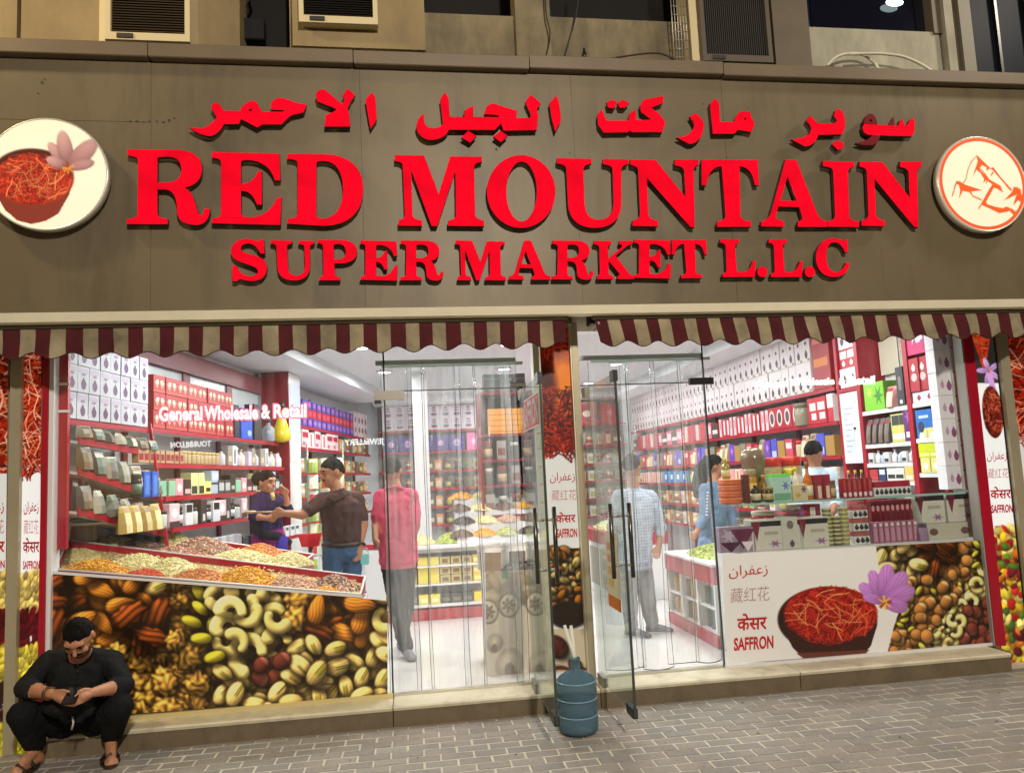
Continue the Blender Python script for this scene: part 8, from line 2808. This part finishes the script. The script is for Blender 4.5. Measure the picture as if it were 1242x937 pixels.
MB().tube([tuple(P(467, 593, 1.12) - o), tuple(P(479, 590, 1.06) - o), tuple(P(491, 593, 1.12) - o)], .016, 6).build('collar', cloth("pink_collar", (190, 60, 98)), t)

# woman in a purple and black dress behind the trays
Y = 2.3
sh = [P(313, 605, 2.25), P(333, 605, 2.35)]
hips = [P(317, 648, 2.3), P(334, 648, 2.3)]
arms = [(sh[1], P(349, 618, 2.2), P(347, 602, 2.12), P(342, 592, 2.1)), (sh[0], P(308, 626, 2.15), P(324, 628, 2.0), P(333, 626, 1.98))]
legs = [(hips[0], FL(318, 690, 2.28, .6), FL(319, 720, 2.3, SZ + .07)), (hips[1], FL(333, 690, 2.28, .6), FL(333, 720, 2.3, SZ + .07))]
hR = Rz(math.radians(62)) @ Rx(math.radians(8))
hm = lerp(hips[0], hips[1], .5)
t, hc = standing('woman in a black and purple dress with a hand raised to her face', Y, (323, 585), hR, .98, sh, hips, arms, legs, (cloth("black_purple_top", (44, 30, 66)), cloth("magenta_skirt", (150, 34, 120))), (.165, .12), P(325, 645, 2.3)[2], hair_thr=(.5, -.1, -.85), sleeve=1.3, bits=True, skirt=[(np.array((hm[0], hm[1], SZ + .12)), .24, .2), (np.array((hm[0], hm[1], .62)), .2, .17), (hm, .165, .13)], skin=SKIN_A)
o = np.array(t.location)
hb_ = MB()
hb_.ell(hc + hR @ np.array((0, .1, .03)) - o, (.075, .07, .075), 14, 9)
hb_.build('hair_bun', HAIR, t)
sc_ = MB()
V = [P(308, 642, 2.1) - o, P(340, 646, 2.08) - o, P(338, 652, 2.06) - o, P(307, 650, 2.08) - o]
sc_.tube([tuple(P(307, 640, 2.14) - o), tuple(P(318, 648, 2.1) - o), tuple(P(338, 650, 2.1) - o), tuple(P(352, 658, 2.2) - o)], [.04, .05, .045, .03], 8)
sc_.build('shawl', cloth("black_shawl", (30, 26, 34)), t)
MB().tube([tuple(P(343, 650, 2.12) - o), tuple(P(341, 668, 2.1) - o), tuple(P(340, 690, 2.1) - o)], [.05, .06, .06], 8).build('sash', cloth("blue_sash", (52, 34, 120)), t)
MB().tube([tuple(P(330, 597, 2.16) - o), tuple(P(332, 606, 2.16) - o)], .02, 8).build('mask_cloth', cloth("yellow_scarf", (214, 196, 110)), t)


def check_mat():
    m = bpy.data.materials.new("checked_shirt")
    m.use_nodes = True
    nt = m.node_tree
    b = nt.nodes['Principled BSDF']
    b.inputs['Roughness'].default_value = .85
    tc = nt.nodes.new('ShaderNodeTexCoord')
    prev = None
    for ax in ('X', 'Z'):
        w = nt.nodes.new('ShaderNodeTexWave')
        w.bands_direction = ax
        w.inputs['Scale'].default_value = 11
        w.inputs['Distortion'].default_value = .4
        nt.links.new(tc.outputs['Object'], w.inputs['Vector'])
        r = nt.nodes.new('ShaderNodeMapRange')
        r.inputs['From Min'].default_value = .55
        r.inputs['From Max'].default_value = .9
        nt.links.new(w.outputs['Fac'], r.inputs[0])
        mx = nt.nodes.new('ShaderNodeMix')
        mx.data_type = 'RGBA'
        mx.inputs['A'].default_value = (*rgb(178, 188, 202), 1)
        mx.inputs['B'].default_value = (*rgb(126, 142, 172), 1)
        if prev is not None:
            nt.links.new(prev, mx.inputs['A'])
        sc2 = nt.nodes.new('ShaderNodeMath')
        sc2.operation = 'MULTIPLY'
        sc2.inputs[1].default_value = .5
        nt.links.new(r.outputs[0], sc2.inputs[0])
        nt.links.new(sc2.outputs[0], mx.inputs['Factor'])
        prev = mx.outputs['Result']
    nt.links.new(prev, b.inputs['Base Color'])
    return m


# man in a checked shirt behind the right door
sh = [P(750, 602, 1.3), P(790, 602, 1.35)]
hips = [P(760, 684, 1.3), P(779, 684, 1.32)]
arms = [(sh[1], P(801, 640, 1.3), P(799, 662, 1.22), P(796, 674, 1.18)), (sh[0], P(743, 640, 1.3), P(742, 662, 1.3), P(744, 674, 1.3))]
legs = [(hips[1], P(785, 724, 1.32), FL(791, 762, 1.36, SZ + .07)), (hips[0], P(764, 728, 1.28), FL(766, 768, 1.28, SZ + .07))]
t, hc = standing('man in a pale checked shirt and grey trousers behind the right glass door', 1.3, (766, 567), Rz(math.radians(150)), 1.02, sh, hips, arms, legs, (None, cloth("grey_trousers", (128, 128, 132))), (.19, .135), P(770, 682, 1.3)[2], bits=False, hair_thr=(.5, .02, -.5), sleeve=1.35, shirt_mat=check_mat(), pants_r=(.09, .074, .064))
shoes(t, legs, [(1, -.25), (.6, -.6)], mat("dark_grey_shoe", rgb(66, 66, 70), .5))

# girl with long dark hair in a blue grey jacket
Y = 2.15
sh = [P(855, 593, 2.08), P(877, 592, 2.2)]
hips = [P(856, 660, 2.1), P(872, 660, 2.2)]
arms = [(sh[0], P(855, 626, 2.05), P(845, 645, 1.96), P(840, 652, 1.94)), (sh[1], P(886, 622, 2.2), P(890, 640, 2.1), P(886, 648, 2.05))]
legs = [(hips[0], FL(857, 700, 2.1, .6), FL(858, 740, 2.12, SZ + .07)), (hips[1], FL(872, 700, 2.18, .6), FL(873, 740, 2.2, SZ + .07))]
hR = Rz(math.radians(78))
t, hc = standing('girl with long dark hair in a blue grey jacket with a striped sleeve', Y, (867, 565), hR, .98, sh, hips, arms, legs, (cloth("blue_grey_jacket", (98, 120, 146)), cloth("pale_jeans", (120, 146, 180))), (.16, .12), P(864, 655, 2.15)[2], hair_thr=(.45, -.15, -.9), sleeve=1.7)
o = np.array(t.location)
hh = MB()
hh.tube([tuple(P(862, 556, 2.2) - o), tuple(P(852, 570, 2.22) - o), tuple(P(847, 588, 2.2) - o), tuple(P(845, 603, 2.16) - o)], [.075, .09, .075, .03], 12)
hh.build('long_hair', HAIR, t)
st_ = MB()
for i in range(8):
    p = lerp(P(858, 597, 2.0), P(857, 624, 1.985), i / 7) - o
    st_.box(p + np.array((-.008, -.01, -.008)), p + np.array((.008, .004, .008)))
st_.build('sleeve_stripe', M_WHITE, t)

# shopkeeper in a pale blue shirt behind the glass counter
sh = [P(972, 577, 1.28), P(1008, 575, 1.15)]
hips = [P(980, 650, 1.25), P(1004, 650, 1.15)]
arms = [(sh[0], P(968, 612, 1.2), P(980, 628, 1.0), P(990, 630, .95)), (sh[1], P(1016, 608, 1.1), P(1006, 628, .95), P(998, 632, .92))]
legs = [(hips[0], FL(981, 700, 1.25, .6), FL(982, 740, 1.27, SZ + .07)), (hips[1], FL(1004, 700, 1.15, .6), FL(1005, 740, 1.17, SZ + .07))]
t, hc = standing('shopkeeper with black hair in a pale blue shirt behind the glass counter', 1.2, (987, 550), Rz(math.radians(125)) @ Rx(math.radians(15)), 1.0, sh, hips, arms, legs, (cloth("pale_blue_shirt", (196, 212, 232)), cloth("navy_trousers", (50, 56, 74))), (.185, .125), P(992, 648, 1.2)[2], hair_thr=(.5, -.05, -.6), sleeve=1.2)

# ------------------------------------------------------------------ big water bottle with two sticks
wb_ = thing('water_bottle', 'large blue grey water bottle standing on the paving between the doors', 'bottle', (P(702, 888, -.62)[0], -.62, .001))
M_WB = bpy.data.materials.new("tinted_bottle")
M_WB.use_nodes = True
_b = M_WB.node_tree.nodes['Principled BSDF']
_b.inputs['Base Color'].default_value = (*rgb(116, 148, 168), 1)
_b.inputs['Roughness'].default_value = .12
_b.inputs['Transmission Weight'].default_value = .6
_b.inputs['IOR'].default_value = 1.12
pr_ = [(.10, 0), (.122, .008), (.13, .03), (.131, .1), (.127, .108), (.127, .116), (.131, .124), (.131, .2), (.126, .208), (.126, .218), (.131, .226), (.131, .30), (.128, .32), (.112, .345), (.07, .372), (.036, .385), (.03, .40), (.03, .445), (.034, .448), (.034, .462), (.028, .464)]
MB().lathe(pr_, 32).build('bottle_body', M_WB, wb_)
for z in (.112, .213, .32):
    MB().lathe([(.1325, z - .004), (.134, z), (.1325, z + .004)], 32).build('ridge', mat("bottle_ridge", rgb(120, 150, 166), .2), wb_)
for k, (dx, dz) in enumerate(((-.055, .27), (-.012, .265))):
    s_ = thing('white_stick', ('left' if k == 0 else 'right') + ' white plastic stick leaning out of the water bottle neck', 'stick', np.array(wb_.location) + np.array((0, 0, .4)))
    MB().tube([(.008 - k * .016, 0, -.1), (.002, 0, .05), (dx, .01, dz)], .0105, 8).build('stick_body', mat("white_plastic", rgb(226, 224, 216), .4), s_)

# signs of the shops across the street (their lit letters mirror in the windows)
for txt, (x0, y0, x1, y1), d in (('JEWELLERY', (418, 531, 466, 542), 9.0), ('TOURBILLON', (207, 534, 256, 543), 9.0)):
    a, b = P(x0, y1, d), P(x1, y0, d)
    t = thing('street_sign', 'white lit lettering %s over a shop across the street' % txt, 'sign', ((a[0] + b[0]) / 2, -d, a[2]))
    fit_text('lettering', txt, (b[0], -d, a[2]), (a[0], -d, a[2]), (b[0], -d, b[2]), mat("far_lit_letters", (.8, .8, .8), .4, emit=(1, 1, .95), estr=14), t, .03, .01)
    MB().box((a[0] - b[0] - .2, -.06, -.2), (b[0] - a[0] + .2, -.01, b[2] - a[2] + .2)).build('sign_board', M_DARK, t)
